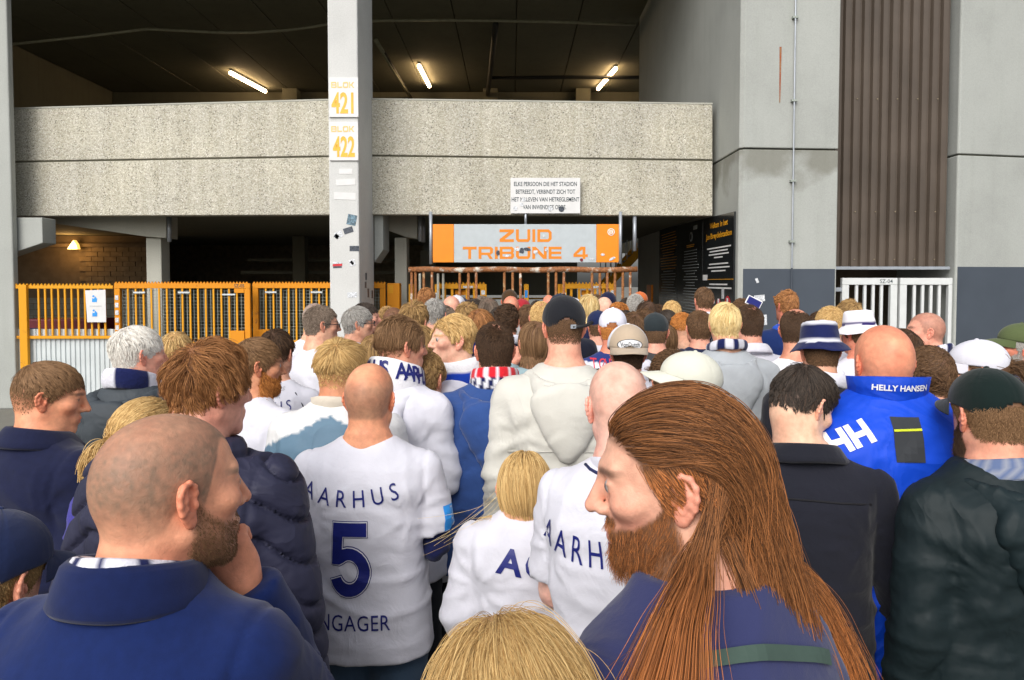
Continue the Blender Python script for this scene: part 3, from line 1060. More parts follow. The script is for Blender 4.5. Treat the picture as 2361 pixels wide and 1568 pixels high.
def mesh_gate(name, label, xa, xb, d, ztop, bars, hide=None):
    x0, x1 = P(xa, 700, d).x, P(xb, 700, d).x
    t = thing(name, label, 'gate', (x0, d, 0), group='orange mesh gates')
    W = x1 - x0
    MB().box((0, -.03, ztop - .075), (W, .03, ztop)).build('frame_rail', M['orange'], t, .004)
    MB().box((0, -.03, .08), (W, .03, .15)).build('frame_rail', M['orange'], t, .004)
    MB().box((0, -.03, .152), (.085, .03, ztop - .077)).build('frame_post', M['orange'], t, .004)
    MB().box((W - .085, -.03, .152), (W, .03, ztop - .077)).build('frame_post', M['orange'], t, .004)
    MB().box((.087, -.02, .98), (W - .087, .02, 1.03)).build('frame_rail', M['yellow'], t, .003)
    sp = MB()
    spikes(sp, 0, W, 0, ztop + .001, .05, .03)
    sp.build('spike_strip', M['orange'], t)
    n = int((W - .17) / .12)
    first = None
    for k in range(n):
        x = .085 + (k + 1) * (W - .17) / (n + 1)
        if first is None:
            first = MB().box((-.013, -.01, .153), (.013, .012, ztop - .078)).build('bar', M['yellow'], t, .002)
            o = first
        else:
            o = first.copy()
            link(o, t)
        o.location = (x, -.012, 0)
    mw = MB()
    x = .1
    while x < W - .09:
        mw.bar((x, .03, .15), (x, .03, ztop - .08), .006)
        x += .052
    z = .2
    while z < ztop - .09:
        mw.bar((.09, .034, z), (W - .09, .034, z), .006)
        z += .052
    mw.build('wire_mesh', M['wire'], t, kind='stuff')
    return t, W


g1, W1 = mesh_gate('mesh_gate', 'orange mesh gate leaf between the bar fence and the next leaf', 266, 578, 10.9, 1.925, 14)
MB().box((W1 - .30, -.05, 1.0), (W1 - .087, .045, 1.2)).build('lock_plate', M['orange'], g1, .004)
MB().box((W1 - .24, -.034, 1.78), (W1 - .087, .034, 1.846)).build('corner_plate', M['orange'], g1, .004)
for xx in (.30, .98):
    MB().box((xx, -.045, 1.775), (xx + .18, -.035, 1.80)).build('name_plate', M['sheet'], g1)
MB().box((W1 - .42, -.047, 1.745), (W1 - .22, -.037, 1.768)).build('name_plate', M['sheet'], g1)
tx = text2d('SZ-05', .01)
flat_text('lettering', tx, M['ltr_ink'], g1, (W1 - .16, -.03, 1.865), h=.05, xs=.9, **FR)
for k in range(6):
    MB().box((.015, -.036, 1.1 + k * .115), (.065, -.031, 1.17 + k * .115)).build('sticker', M['sticker_pale'], g1)
g2, W2 = mesh_gate('mesh_gate', 'orange mesh gate leaf passing behind the middle pillar', 584, 889, 11.2, 1.925, 14)
MB().box((.087, -.05, 1.0), (.26, .045, 1.2)).build('lock_plate', M['orange'], g2, .004)
for xx in (.20, .92):
    MB().box((xx, -.045, 1.775), (xx + .18, -.035, 1.80)).build('name_plate', M['sheet'], g2)
a, b = P(893, 800, 11.25), P(921, 653, 11.25)
gp = thing('gate_post', 'broad orange post box closing the gate right of the pillar', 'post', (a.x, 11.25, 0))
MB().box((0, 0, 0), (b.x - a.x, .2, b.z)).build('post_body', M['orange'], gp, .01)
MB().box((.02, -.004, b.z - .16), ((b.x - a.x) * .5, 0, b.z - .03)).build('lock_plate', M['yellow'], gp)
MB().tube([(.1, -.006, b.z - .62), (.1, -.001, b.z - .62)], .055, 10).build('sticker', M['sticker_blue'], gp)

# rusty barrier over the turnstiles
DR = 10.75
a, b = P(942, 622, DR), P(1469, 622, DR)
rr_ = thing('rusty_barrier', 'rusty tube barrier with thin uprights across the entrance under the sign', 'barrier', (a.x, DR, 0))
L = b.x - a.x
MB().tube([(k * L / 12, 0, a.z + .008 * math.sin(k * 1.7)) for k in range(13)], .044, 10).build('top_rail', M['rust'], rr_, smooth=True)
for i, xv in enumerate((949, 958, 977, 996, 1060, 1080, 1098, 1163, 1182, 1200, 1264, 1282, 1300, 1365, 1383, 1400, 1418, 1436, 1453)):
    xx = P(xv, 640, DR).x - a.x
    MB().tube([(xx, 0, .02), (xx, 0, a.z - .03)], .021, 7).build('upright', M['rust2' if i % 3 else 'rust'], rr_, smooth=True)
for xv in (968, 1010, 1022):
    xx = P(xv, 640, DR + .6).x - a.x
    MB().tube([(xx, .6, .02), (xx, .6, a.z - .05)], .02, 7).build('upright', M['concrete_mid'], rr_, smooth=True)
xx = P(1466, 500, 11.1).x
tag(MB().tube([(xx, 11.2, P(1466, 578, 11.1).z), (xx, 11.2, 2.98)], .03, 8).build('drain_pipe', M['steel'], smooth=True), 'short grey drain pipe under the parapet at the tower corner', 'pipe')


def turnstile(label, xa, xb, d):
    x0, x1 = P(xa, 700, d).x, P(xb, 700, d).x
    t = thing('turnstile', label, 'turnstile', (x0, d, 0), group='amber turnstile cages at the entrance')
    W = x1 - x0
    zt = P(1100, 655, d).z
    MB().box((0, -.04, zt - .075), (W, .04, zt)).build('top_rail', M['yellow'], t, .004)
    sp = MB()
    spikes(sp, .05, W, 0, zt + .001, .055, .035)
    sp.build('spike_strip', M['yellow'], t)
    for x, wd in ((0, .085), (W - .10, .10)):
        MB().box((x, -.04, 0), (x + wd, .04, zt - .077)).build('post', M['yellow'], t, .004)
    for k in range(5):
        x = .16 + k * (W - .36) / 4
        MB().box((x - .02, -.02, 0), (x + .02, .02, zt - .078)).build('bar', M['yellow'], t, .003)
    MB().box((W * .38, .05, zt - .18), (W * .60, .10, zt - .10)).build('lock_plate', M['orange'], t, .003)
    for (x, z, w_, h_) in ((.01, zt - .30, .06, .16), (W - .085, zt - .17, .06, .07), (W - .085, zt - .30, .055, .11), (W * .55, zt - .065, .16, .035)):
        MB().box((x, -.046, z), (x + w_, -.041, z + h_)).build('sticker', M['sticker_pale'], t)
    return t


turnstile('amber turnstile cage under the left half of the entrance sign', 1003, 1122, 11.5)
turnstile('amber turnstile cage with stickered top under the right end of the sign', 1294, 1419, 11.5)
for xa, xb, lb in ((1208, 1219, 'single amber post with a blue sticker between the turnstiles'), (1286, 1293, 'narrow amber post beside the right turnstile cage'), (943, 953, 'amber post at the left end of the rusty barrier')):
    a, b = P(xa, 800, 11.5), P(xb, 655, 11.5)
    q = thing('amber_post', lb, 'post', (a.x, 11.5, 0), group='amber posts at the entrance')
    MB().box((0, 0, 0), (b.x - a.x, .07, b.z)).build('post_body', M['yellow'], q, .004)
    if xa == 1208:
        MB().box((.012, -.004, b.z - .22), (.06, 0, b.z - .1)).build('sticker', M['blue_print'], q)
o = MB().box((XW - .05, 16.2, 0), (XW - .003, 16.75, P(1503, 657, 16.3).z)).build('amber_post', M['sign_orange'], None, .004)
tag(o, 'flat orange strip standing against the concrete wall right of the entrance', 'post')
# inner fence with daylight behind, and the lit stair
inf = thing('inner_fence', 'amber bar fence deep inside the entrance before the daylight', 'fence', (-2.6, 21.5, 0))
for z in (.15, 1.15, 1.42):
    MB().box((0, -.02, z), (3.9, .02, z + .05)).build('rail', M['yellow'], inf)
f0 = MB().box((-.02, -.018, .2), (.02, .018, 1.15)).build('bar', M['yellow'], inf)
for k in range(1, 13):
    o = f0.copy()
    o.location = (k * .31, 0, 0)
    link(o, inf)
MB().box((.1, .03, .6), (1.1, .05, 1.1)).build('infill_panel', M['sign_orange'], inf)
stt = thing('steel_stair', 'steel stair with amber stringers and pale balusters inside the entrance', 'stair', (2.55, 19.0, 0))
for k in range(9):
    MB().box((.14 * k, 0, 1.9 + .15 * k), (.14 * k + .2, 1.1, 1.94 + .15 * k)).build('tread', M['sheet'], stt)
for yy in (-.03, 1.12):
    MB().bar((-.1, yy, 1.75), (1.3, yy, 3.25), .05, .2).build('stringer', M['yellow'], stt)
    MB().bar((-.1, yy, 2.55), (1.3, yy, 4.05), .045).build('handrail', M['yellow'], stt)
    for k in range(9):
        MB().bar((-.05 + .14 * k, yy, 1.9 + .15 * k), (-.05 + .14 * k, yy, 2.6 + .15 * k), .022).build('baluster', M['white_metal'], stt)
MB().box((-.15, -.05, 0), (-.05, .05, 1.9)).build('post', M['yellow'], stt)

# white double gate
for lb, xa, xb, txt in (('left leaf of the white barred gate below the brown cladding', 1939, 2066, True), ('right leaf of the white barred gate beside the right pillar', 2072, 2199, False)):
    d = 10.5
    x0, x1 = P(xa, 700, d).x, P(xb, 700, d).x
    W = x1 - x0
    zt = P(2000, 641, d).z
    t = thing('white_gate', lb, 'gate', (x0, d, 0), group='white gate leaves')
    MB().box((0, -.035, zt - .10), (W, .035, zt)).build('frame_rail', M['white_metal'], t, .005)
    MB().box((0, -.035, .1), (W, .035, .18)).build('frame_rail', M['white_metal'], t, .005)
    MB().box((0, -.035, .182), (.10, .035, zt - .102)).build('frame_post', M['white_metal'], t, .005)
    MB().box((W - .10, -.035, .182), (W, .035, zt - .102)).build('frame_post', M['white_metal'], t, .005)
    for k in range(4):
        x = .10 + (k + 1) * (W - .2) / 5
        MB().box((x - .02, -.02, .182), (x + .02, .02, zt - .102)).build('bar', M['white_metal'], t, .004)
    MB().box((-.12 if txt else W + .01, -.03, zt - .2), (-.004 if txt else W + .11, .03, zt - .14)).build('hinge', M['steel'], t, .004)
    if txt:
        tx = text2d('SZ-04', .005)
        flat_text('lettering', tx, M['ltr_ink'], t, (W - .17, -.035, zt - .075), h=.055, xs=1.0, **FR)
tag(MB().box((-9.2, 13.4, 0), (-7.8, 14.0, 1.25)).build('crimson_container', M['crimson'], None, .03), 'dark red container standing behind the mesh gate', 'container')
for k, (xx, lb) in enumerate(((-9.95, 'leftmost small blue crate behind the bar fence'), (-9.3, 'small blue crate behind the bar fence, nearer the notice'))):
    q = thing('blue_crate', lb, 'crate', (xx, 13.0, 0), group='blue crates behind the bar fence')
    MB().box((0, 0, 0), (.4, .4, 1.02)).build('crate_body', M['navy_print'], q, .02)
    MB().box((-.02, -.02, 1.02), (.42, .42, 1.08)).build('lid', M['navy_print'], q, .01)
# ------------------------------------------------------------------ bodies: distance fields turned into one continuous surface
def axis(lo, hi, step, flo=None, fhi=None, fine=None):
    if flo is None or fine >= step:
        return np.arange(lo, hi + step, step).astype(np.float32)
    a = np.arange(lo, flo, step)
    b = np.arange(flo, fhi, fine)
    c = np.arange(fhi, hi + step, step)
    return np.concatenate([a, b, c]).astype(np.float32)


def smin(a, b, k):
    h = np.clip(.5 + .5 * (b - a) / k, 0, 1)
    return b * (1 - h) + a * h - k * h * (1 - h)


def smax(a, b, k):
    return -smin(-a, -b, k)


def s_ell(x, y, z, c, r):
    px, py, pz = x - c[0], y - c[1], z - c[2]
    k0 = np.sqrt((px / r[0]) ** 2 + (py / r[1]) ** 2 + (pz / r[2]) ** 2)
    k1 = np.sqrt((px / r[0] ** 2) ** 2 + (py / r[1] ** 2) ** 2 + (pz / r[2] ** 2) ** 2)
    return k0 * (k0 - 1) / np.maximum(k1, 1e-6)


def s_cone(x, y, z, a, b, ra, rb, flat=False):
    ax, ay, az = b[0] - a[0], b[1] - a[1], b[2] - a[2]
    L2 = ax * ax + ay * ay + az * az
    px, py, pz = x - a[0], y - a[1], z - a[2]
    t0 = (px * ax + py * ay + pz * az) / L2
    t = np.clip(t0, 0, 1)
    d = np.sqrt((px - ax * t) ** 2 + (py - ay * t) ** 2 + (pz - az * t) ** 2) - (ra + (rb - ra) * t)
    if flat:
        d = np.maximum(d, (t0 - 1) * math.sqrt(L2))
    return d


def s_loft(x, y, z, lv, n=2.5):
    """lv rows: z, half width, half depth, centre y (ascending z)"""
    lv = np.asarray(lv)
    zz = np.clip(z, lv[0, 0], lv[-1, 0])
    wx = np.interp(zz, lv[:, 0], lv[:, 1])
    wy = np.interp(zz, lv[:, 0], lv[:, 2])
    cy = np.interp(zz, lv[:, 0], lv[:, 3])
    q = (np.abs(x / wx) ** n + np.abs((y - cy) / wy) ** n) ** (1 / n)
    d = (q - 1) * np.minimum(wx, wy)
    return np.maximum(d, np.maximum(z - lv[-1, 0], lv[0, 0] - z))


class Field:
    def __init__(s, xs, ys, zs):
        s.ax = (xs, ys, zs)
        s.F = np.full((len(xs), len(ys), len(zs)), 1.0, np.float32)

    def sub(s, lo, hi):
        sl = []
        for a, l, h in zip(s.ax, lo, hi):
            i, j = np.searchsorted(a, l), np.searchsorted(a, h)
            sl.append(slice(max(0, i - 1), min(len(a), j + 1)))
        X, Y, Z = np.meshgrid(*[a[q] for a, q in zip(s.ax, sl)], indexing='ij')
        return tuple(sl), X, Y, Z

    def put(s, lo, hi, fn, k=.02, op='u'):
        sl, X, Y, Z = s.sub(lo, hi)
        if X.size == 0:
            return
        d = fn(X, Y, Z)
        A = s.F[sl]
        if op == 'u':
            s.F[sl] = smin(A, d, k) if k else np.minimum(A, d)
        elif op == 's':
            s.F[sl] = smax(A, -d, k)

    def cone(s, a, b, ra, rb, k=.02, flat=False, op='u'):
        m = max(ra, rb) + k + .03
        lo = [min(p, q) - m for p, q in zip(a, b)]
        hi = [max(p, q) + m for p, q in zip(a, b)]
        s.put(lo, hi, lambda X, Y, Z: s_cone(X, Y, Z, a, b, ra, rb, flat), k, op)

    def ell(s, c, r, k=.02, op='u'):
        m = k + .03
        s.put([p - q - m for p, q in zip(c, r)], [p + q + m for p, q in zip(c, r)], lambda X, Y, Z: s_ell(X, Y, Z, c, r), k, op)

    def mesh(s):
        return surface_nets(s.F, *s.ax)


def surface_nets(F, xs, ys, zs):
    ins = F < 0
    c = ins.astype(np.int8)
    sm = c[:-1, :-1, :-1] + c[1:, :-1, :-1] + c[:-1, 1:, :-1] + c[1:, 1:, :-1] + c[:-1, :-1, 1:] + c[1:, :-1, 1:] + c[:-1, 1:, 1:] + c[1:, 1:, 1:]
    I, J, K = np.nonzero((sm > 0) & (sm < 8))
    idx = np.full(sm.shape, -1, np.int64)
    idx[I, J, K] = np.arange(len(I))
    pos = np.zeros((len(I), 3), np.float32)
    cnt = np.zeros(len(I), np.float32)
    offs = [(a, b, d) for a in (0, 1) for b in (0, 1) for d in (0, 1)]
    val = {o: F[I + o[0], J + o[1], K + o[2]] for o in offs}
    co = {o: np.stack([xs[I + o[0]], ys[J + o[1]], zs[K + o[2]]], -1) for o in offs}
    for o in offs:
        for ax in range(3):
            if o[ax]:
                continue
            p = list(o)
            p[ax] = 1
            p = tuple(p)
            a, b = val[o], val[p]
            m = (a < 0) != (b < 0)
            t = np.where(m, a / np.where(a == b, 1, a - b), 0)[:, None]
            pos += np.where(m[:, None], co[o] + (co[p] - co[o]) * t, 0)
            cnt += m
    pos /= cnt[:, None]
    quads = []
    for ax in range(3):
        o1, o2 = [(1, 2), (2, 0), (0, 1)][ax]
        a = ins
        sl0 = [slice(None)] * 3
        sl1 = [slice(None)] * 3
        sl0[ax] = slice(0, -1)
        sl1[ax] = slice(1, None)
        A, Bm = a[tuple(sl0)], a[tuple(sl1)]
        E = np.stack(np.nonzero(A != Bm), -1)
        ok = (E[:, o1] > 0) & (E[:, o2] > 0) & (E[:, o1] < F.shape[o1] - 1) & (E[:, o2] < F.shape[o2] - 1)
        E = E[ok]
        flip = ~A[tuple(E.T)]
        d1 = np.zeros(3, int)
        d1[o1] = 1
        d2 = np.zeros(3, int)
        d2[o2] = 1
        q = np.stack([idx[tuple((E - d1 - d2).T)], idx[tuple((E - d2).T)], idx[tuple(E.T)], idx[tuple((E - d1).T)]], -1)
        q[flip] = q[flip][:, ::-1]
        quads.append(q)
    q = np.concatenate(quads)
    q = q[(q >= 0).all(1)]
    return pos, q


def v_normals(v, q):
    n = np.cross(v[q[:, 2]] - v[q[:, 0]], v[q[:, 3]] - v[q[:, 1]])
    out = np.zeros_like(v)
    for k in range(4):
        np.add.at(out, q[:, k], n)
    return unit(out)


def relax(v, q, it=2, w=.5):
    e = np.concatenate([q[:, [0, 1]], q[:, [1, 2]], q[:, [2, 3]], q[:, [3, 0]]])
    for _ in range(it):
        s = np.zeros_like(v)
        c = np.zeros(len(v), np.float32)
        np.add.at(s, e[:, 0], v[e[:, 1]])
        np.add.at(c, e[:, 0], 1)
        np.add.at(s, e[:, 1], v[e[:, 0]])
        np.add.at(c, e[:, 1], 1)
        v = v * (1 - w) + w * s / np.maximum(c, 1)[:, None]
    return v


# ---- head, in its own frame: x right, y forward, z up, centre between the ears; 0.236 m chin to crown
def head_field(x, y, z, fine, opt):
    ax = np.abs(x)
    jw = opt.get('jaw', 1.0)
    d = s_ell(x, y, z, (0, -.010, .034), (.0765, .099, .0870))
    d = smin(d, s_ell(x, y, z, (0, -.038, .000), (.064, .066, .072)), .03)
    d = smin(d, s_ell(x, y, z, (0, .030, -.035), (.060 * jw, .064, .082)), .03)
    d = smin(d, s_cone(ax, y, z, (.052 * jw, -.002, -.056), (.016, .074, -.100), .018, .016), .03)
    d = smin(d, s_ell(x, y, z, (0, .078, -.099), (.020, .019, .017)), .02)
    if opt.get('face', True):
        d = smin(d, s_ell(ax, y, z, (.043, .062, -.014), (.024, .025, .02)), .02)
        d = smin(d, s_cone(ax, y, z, (0.006, .0865, .030), (.040, .073, .030), .0105, .009), .018)
        d = smax(d, -s_ell(ax, y, z, (.032, .105, .009), (.019, .019, .011)), .014)
        d = smin(d, s_ell(ax, y, z, (.032, .0785, .009), (.0150, .0135, .0125)), .004)
        d = smin(d, s_cone(x, y, z, (0, .089, .024), (0, .117, -.024), .0075, .0110), .014)
        d = smin(d, s_ell(ax, y, z, (.0125, .101, -.028), (.0085, .011, .0080)), .008)
        d = smin(d, s_ell(x, y, z, (0, .087, -.062), (.030, .014, .020)), .015)
        d = smin(d, s_ell(x, y, z, (0, .0955, -.056), (.022, .0095, .0055)), .005)
        d = smin(d, s_ell(x, y, z, (0, .0940, -.069), (.018, .0100, .0068)), .005)
        if fine < .0045:
            d = smax(d, -s_ell(x, y, z, (0, .108, -.0622), (.022, .008, .0018)), .003)
            d = smax(d, -s_ell(ax, y, z, (.032, .094, .0085), (.0125, .008, .0038)), .003)
            d = smax(d, -s_ell(ax, y, z, (.0055, .113, -.036), (.0035, .005, .004)), .003)
    return d


# ---- ear and hand patterns, meshed once
def make_ear():
    a = np.arange(-.03, .03, .0014)
    f = Field(np.arange(-.02, .026, .0014).astype(np.float32), a.astype(np.float32), np.arange(-.042, .042, .0014).astype(np.float32))
    f.ell((0, 0, .002), (.0075, .0165, .0300), .004)
    f.ell((.001, .002, -.026), (.0055, .0095, .0105), .008)
    rim = [(.003, .010, .003), (.006, .0135, .012), (.007, .012, .022), (.008, .003, .0305), (.009, -.009, .0285), (.009, -.017, .018), (.008, -.0185, .004), (.006, -.0155, -.009), (.003, -.009, -.019), (.002, -.003, -.028)]
    f.ell((.0150, .001, -.002), (.0115, .0100, .0130), .005, 's')
    f.ell((.0155, -.001, .019), (.0105, .0085, .0075), .005, 's')
    for p, q in zip(rim, rim[1:]):
        f.cone(p, q, .0036, .0036, .004)
    for p, q in zip([(.006, -.003, .022), (.008, -.009, .008), (.007, -.009, -.004), (.004, -.002, -.014)], [(.008, -.009, .008), (.007, -.009, -.004), (.004, -.002, -.014), (.004, .003, -.016)]):
        f.cone(p, q, .0026, .0026, .006)
    f.ell((.006, .0105, -.004), (.0045, .0045, .0065), .004)
    v, q = f.mesh()
    v = relax(v, q, 1, .4)
    return v, q


EAR = make_ear()


def make_hand(curl=0.45, step=.0028, spread=1.0):
    """right hand, wrist at the origin, fingers to +z, palm faces +y, thumb to -x"""
    f = Field(np.arange(-.085, .065, step).astype(np.float32), np.arange(-.055, .10, step).astype(np.float32), np.arange(-.05, .20, step).astype(np.float32))
    f.cone((0, 0, -.06), (0, 0, .012), .029, .026, .01)
    f.ell((.0, .0, .05), (.038, .017, .046), .02)
    for i, (bx, bz, L, r) in enumerate(((-.027, .090, .074, .0088), (-.009, .097, .082, .0092), (.009, .094, .076, .0088), (.026, .084, .060, .0078))):
        f.cone((bx * .45, 0, .02), (bx, -.002, bz), .014, .0105, .014)
        p = np.array((bx, -.002, bz))
        an = curl * .5
        sx = bx * .12 * spread / .027
        for ph, fr in enumerate((.45, .31, .24)):
            an += curl * (.55 if ph == 0 else .85)
            dv = np.array((sx * (1 - ph * .3), math.sin(an), math.cos(an)))
            dv /= np.linalg.norm(dv)
            q = p + dv * L * fr
            f.cone(tuple(p), tuple(q), r * (1.08 - .08 * ph), r * (1.0 - .10 * ph), .003)
            p = q
    p0, p1, p2, p3 = (-.012, .004, .018), (-.040, .014, .050), (-.050, .026, .078), (-.049, .036, .102)
    f.cone(p0, p1, .017, .0125, .012)
    f.cone(p1, p2, .0115, .0100, .004)
    f.cone(p2, p3, .0100, .0082, .004)
    v, q = f.mesh()
    return relax(v, q, 1, .3), q


HANDS = {'relaxed': make_hand(.38), 'fist': make_hand(1.15)}

# ---- materials of people
def m_attr(name, rough, spec=.3, wr=(18, .35, .006), weave=None, sheen=0.0, sss=0.0, var=.06, vscale=14):
    t = NT(name)
    a = t.n('ShaderNodeAttribute', attribute_name='Col')
    nz = t.noise(vscale, 4)
    c = t.mix(1.0, a.outputs['Color'], t.ramp(nz, [(.3, (1 - var,) * 3), (.7, (1 + var,) * 3)]), 'MULTIPLY')
    t.color(c)
    nd = t.n('ShaderNodeTexNoise', Scale=wr[0] * .55, Detail=3.0, Roughness=.5, Distortion=1.4)
    t.l(t.coord(), nd.inputs['Vector'])
    sb = t.n('ShaderNodeMath', operation='SUBTRACT')
    t.l(nd.outputs['Fac'], sb.inputs[0])
    sb.inputs[1].default_value = .5
    ab = t.n('ShaderNodeMath', operation='ABSOLUTE')
    t.l(sb.outputs[0], ab.inputs[0])
    h = t.n('ShaderNodeMath', operation='MULTIPLY_ADD')
    t.l(ab.outputs[0], h.inputs[0])
    h.inputs[1].default_value = -1.6
    t.l(t.noise(wr[0], 3, rough=.5), h.inputs[2])
    h = h.outputs[0]
    if weave:
        w = t.noise(weave, 2)
        ad = t.n('ShaderNodeMath', operation='MULTIPLY_ADD')
        t.l(w, ad.inputs[0])
        ad.inputs[1].default_value = .10
        t.l(h, ad.inputs[2])
        h = ad.outputs[0]
    t.bump(h, wr[1], wr[2])
    if sss:
        t.b.inputs['Subsurface Weight'].default_value = sss
        t.b.inputs['Subsurface Radius'].default_value = (.012, .005, .003)
        t.b.inputs['Subsurface Scale'].default_value = 1.0
    if sheen:
        t.b.inputs['Sheen Weight'].default_value = sheen
    return t.set(Roughness=rough, Specular_IOR_Level=spec)


MS = m_attr('skin', .52, .32, (150, .30, .0022), None, sss=0.03, var=.13, vscale=55)
MF = {'cotton': m_attr('cotton_cloth', .9, .15, (12, .30, .014), 420, .15, var=.03),
      'fleece': m_attr('hooded_fleece', .95, .1, (9, .32, .016), 300, .2, var=.06),
      'nylon': m_attr('rain_nylon', .62, .28, (7, .55, .026), None, var=.06),
      'wool': m_attr('wool_coat', .9, .15, (7, .22, .014), 500, .15, var=.10, vscale=60),
      'knit': m_attr('knitted_scarf', .95, .1, (60, .5, .006), 260, .2, var=.06)}
HAIR_M = {}
HAIRC = {'blond': ((.40, .23, .075), (.80, .56, .25)), 'lightblond': ((.55, .36, .13), (.95, .78, .42)), 'darkblond': ((.20, .115, .044), (.55, .35, .145)),
         'brown': ((.065, .034, .017), (.19, .105, .052)), 'midbrown': ((.115, .060, .027), (.30, .172, .085)), 'darkbrown': ((.030, .017, .010), (.105, .058, .031)),
         'ginger': ((.26, .085, .018), (.66, .27, .065)), 'auburn': ((.15, .060, .020), (.50, .23, .085)), 'chestnut': ((.062, .028, .013), (.42, .175, .062)),
         'ash': ((.17, .118, .082), (.36, .27, .19)), 'white': ((.55, .51, .45), (.88, .86, .80)), 'grey': ((.20, .19, .17), (.48, .46, .43)), 'black': ((.016, .012, .010), (.075, .056, .043)), 'greybrown': ((.105, .077, .057), (.28, .215, .165))}


def hair_mat(c):
    if c in HAIR_M:
        return HAIR_M[c]
    t = NT('hair_' + c)
    lo, hi = HAIRC[c]
    hi_ = t.n('ShaderNodeHairInfo')
    rd = hi_.outputs['Random']
    mid = tuple((a + b) / 2 for a, b in zip(lo, hi))
    col = t.ramp(rd, [(0.0, lo), (.55, mid), (1.0, hi)])
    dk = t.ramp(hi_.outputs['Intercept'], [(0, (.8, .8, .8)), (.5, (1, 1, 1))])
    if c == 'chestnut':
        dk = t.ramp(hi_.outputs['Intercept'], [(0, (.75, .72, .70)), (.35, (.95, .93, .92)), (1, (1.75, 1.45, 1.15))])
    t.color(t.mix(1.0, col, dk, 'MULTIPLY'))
    HAIR_M[c] = t.set(Roughness=.58, Specular_IOR_Level=.22)
    return HAIR_M[c]


def hair_obj(name, pts, rad, mat, parent):
    """pts (N, n, 3) strands; rad (N, n)"""
    N, n = pts.shape[:2]
    hc = bpy.data.hair_curves.new(name)
    hc.add_curves([n] * N)
    hc.attributes['position'].data.foreach_set('vector', np.ascontiguousarray(pts, np.float32).ravel())
    ra = hc.attributes.get('radius') or hc.attributes.new('radius', 'FLOAT', 'POINT')
    ra.data.foreach_set('value', np.ascontiguousarray(rad, np.float32).ravel())
    hc.materials.append(mat)
    o = bpy.data.objects.new(name, hc)
    return link(o, parent)


def grow(roots, nrm, L, n, push, tang=None, lift=.4, comb=None, pull=None, g=0.0, turb=.0, tfreq=12.0, stiff=1.0, curl=0.0, cfreq=60.0, clump=.5, nclump=120, seed=0, rng=None, fan=.25, bend=0.0, gramp=1, head=None, hug=0.0, gfn=None, hug_lo=-9.0):
    """strands from roots; push(p) keeps points out of the head and shoulders"""
    N = len(roots)
    L = np.broadcast_to(L, (N,)).astype(np.float32)
    d = nrm * lift
    if tang is not None:
        d = d + tang * (1 - lift)
    if comb is not None:
        d = d + comb
    d = unit(d + rng.normal(0, fan, (N, 3)))
    step = (L / (n - 1))[:, None]
    P_ = np.zeros((N, n, 3), np.float32)
    P_[:, 0] = roots - nrm * .003
    p = roots.copy()
    for i in range(1, n):
        if pull is not None:
            d = d + np.asarray(pull) * g * min(1.0, i / gramp) * (1 if gfn is None else gfn(p)[:, None])
        if bend and tang is not None:
            d = d + tang * bend
        if turb:
            d = d + vnoise3(p * tfreq + seed * 3.1) * turb
        if hug and head is not None and i > 1:
            hc, R, hs = head
            hq = (((p - hc) @ R) / hs - np.array((0, -.012, .020))) / np.array((.076, .098, .098))
            l = np.linalg.norm(hq, axis=1)
            nn = unit((hq / np.array((.076, .098, .098))) @ R.T)
            out = np.maximum((d * nn).sum(1), -.05)
            w = hug * sstep(1.75, 1.2, l) * sstep(hug_lo - .02, hug_lo + .02, ((p - hc) @ R)[:, 2] / hs)
            d = d - nn * ((out + .05) * w)[:, None]
        d = unit(d)
        q = p + d * step
        q = push(q)
        d = unit(d * .35 * stiff + unit(q - p) * .65)
        p = q
        P_[:, i] = p
    t = np.linspace(0, 1, n)[None, :, None]
    if clump and N > nclump * 2:
        gi = rng.choice(N, nclump, replace=False)
        best = np.zeros(N, int)
        for s in range(0, N, 4000):
            dd = ((roots[s:s + 4000, None] - roots[None, gi]) ** 2).sum(-1)
            best[s:s + 4000] = dd.argmin(1)
        guide = P_[gi][best]
        P_ = P_ * (1 - clump * t ** .8) + guide * (clump * t ** .8)
        ph = rng.uniform(0, 6.28, nclump)[best]
        ax1 = unit(rng.normal(0, 1, (nclump, 3)))[best]
    else:
        ph = rng.uniform(0, 6.28, N)
        ax1 = unit(rng.normal(0, 1, (N, 3)))
    if curl:
        tan = unit(P_[:, -1] - P_[:, 0])
        u = unit(np.cross(tan, ax1))
        w = np.cross(tan, u)
        s = np.linspace(0, 1, n)[None, :] * L[:, None]
        am = curl * np.minimum(1, s / .03)
        a = s * cfreq * 2 + ph[:, None]
        P_ = P_ + (am * np.cos(a))[..., None] * u[:, None] + (am * np.sin(a))[..., None] * w[:, None]
    return P_
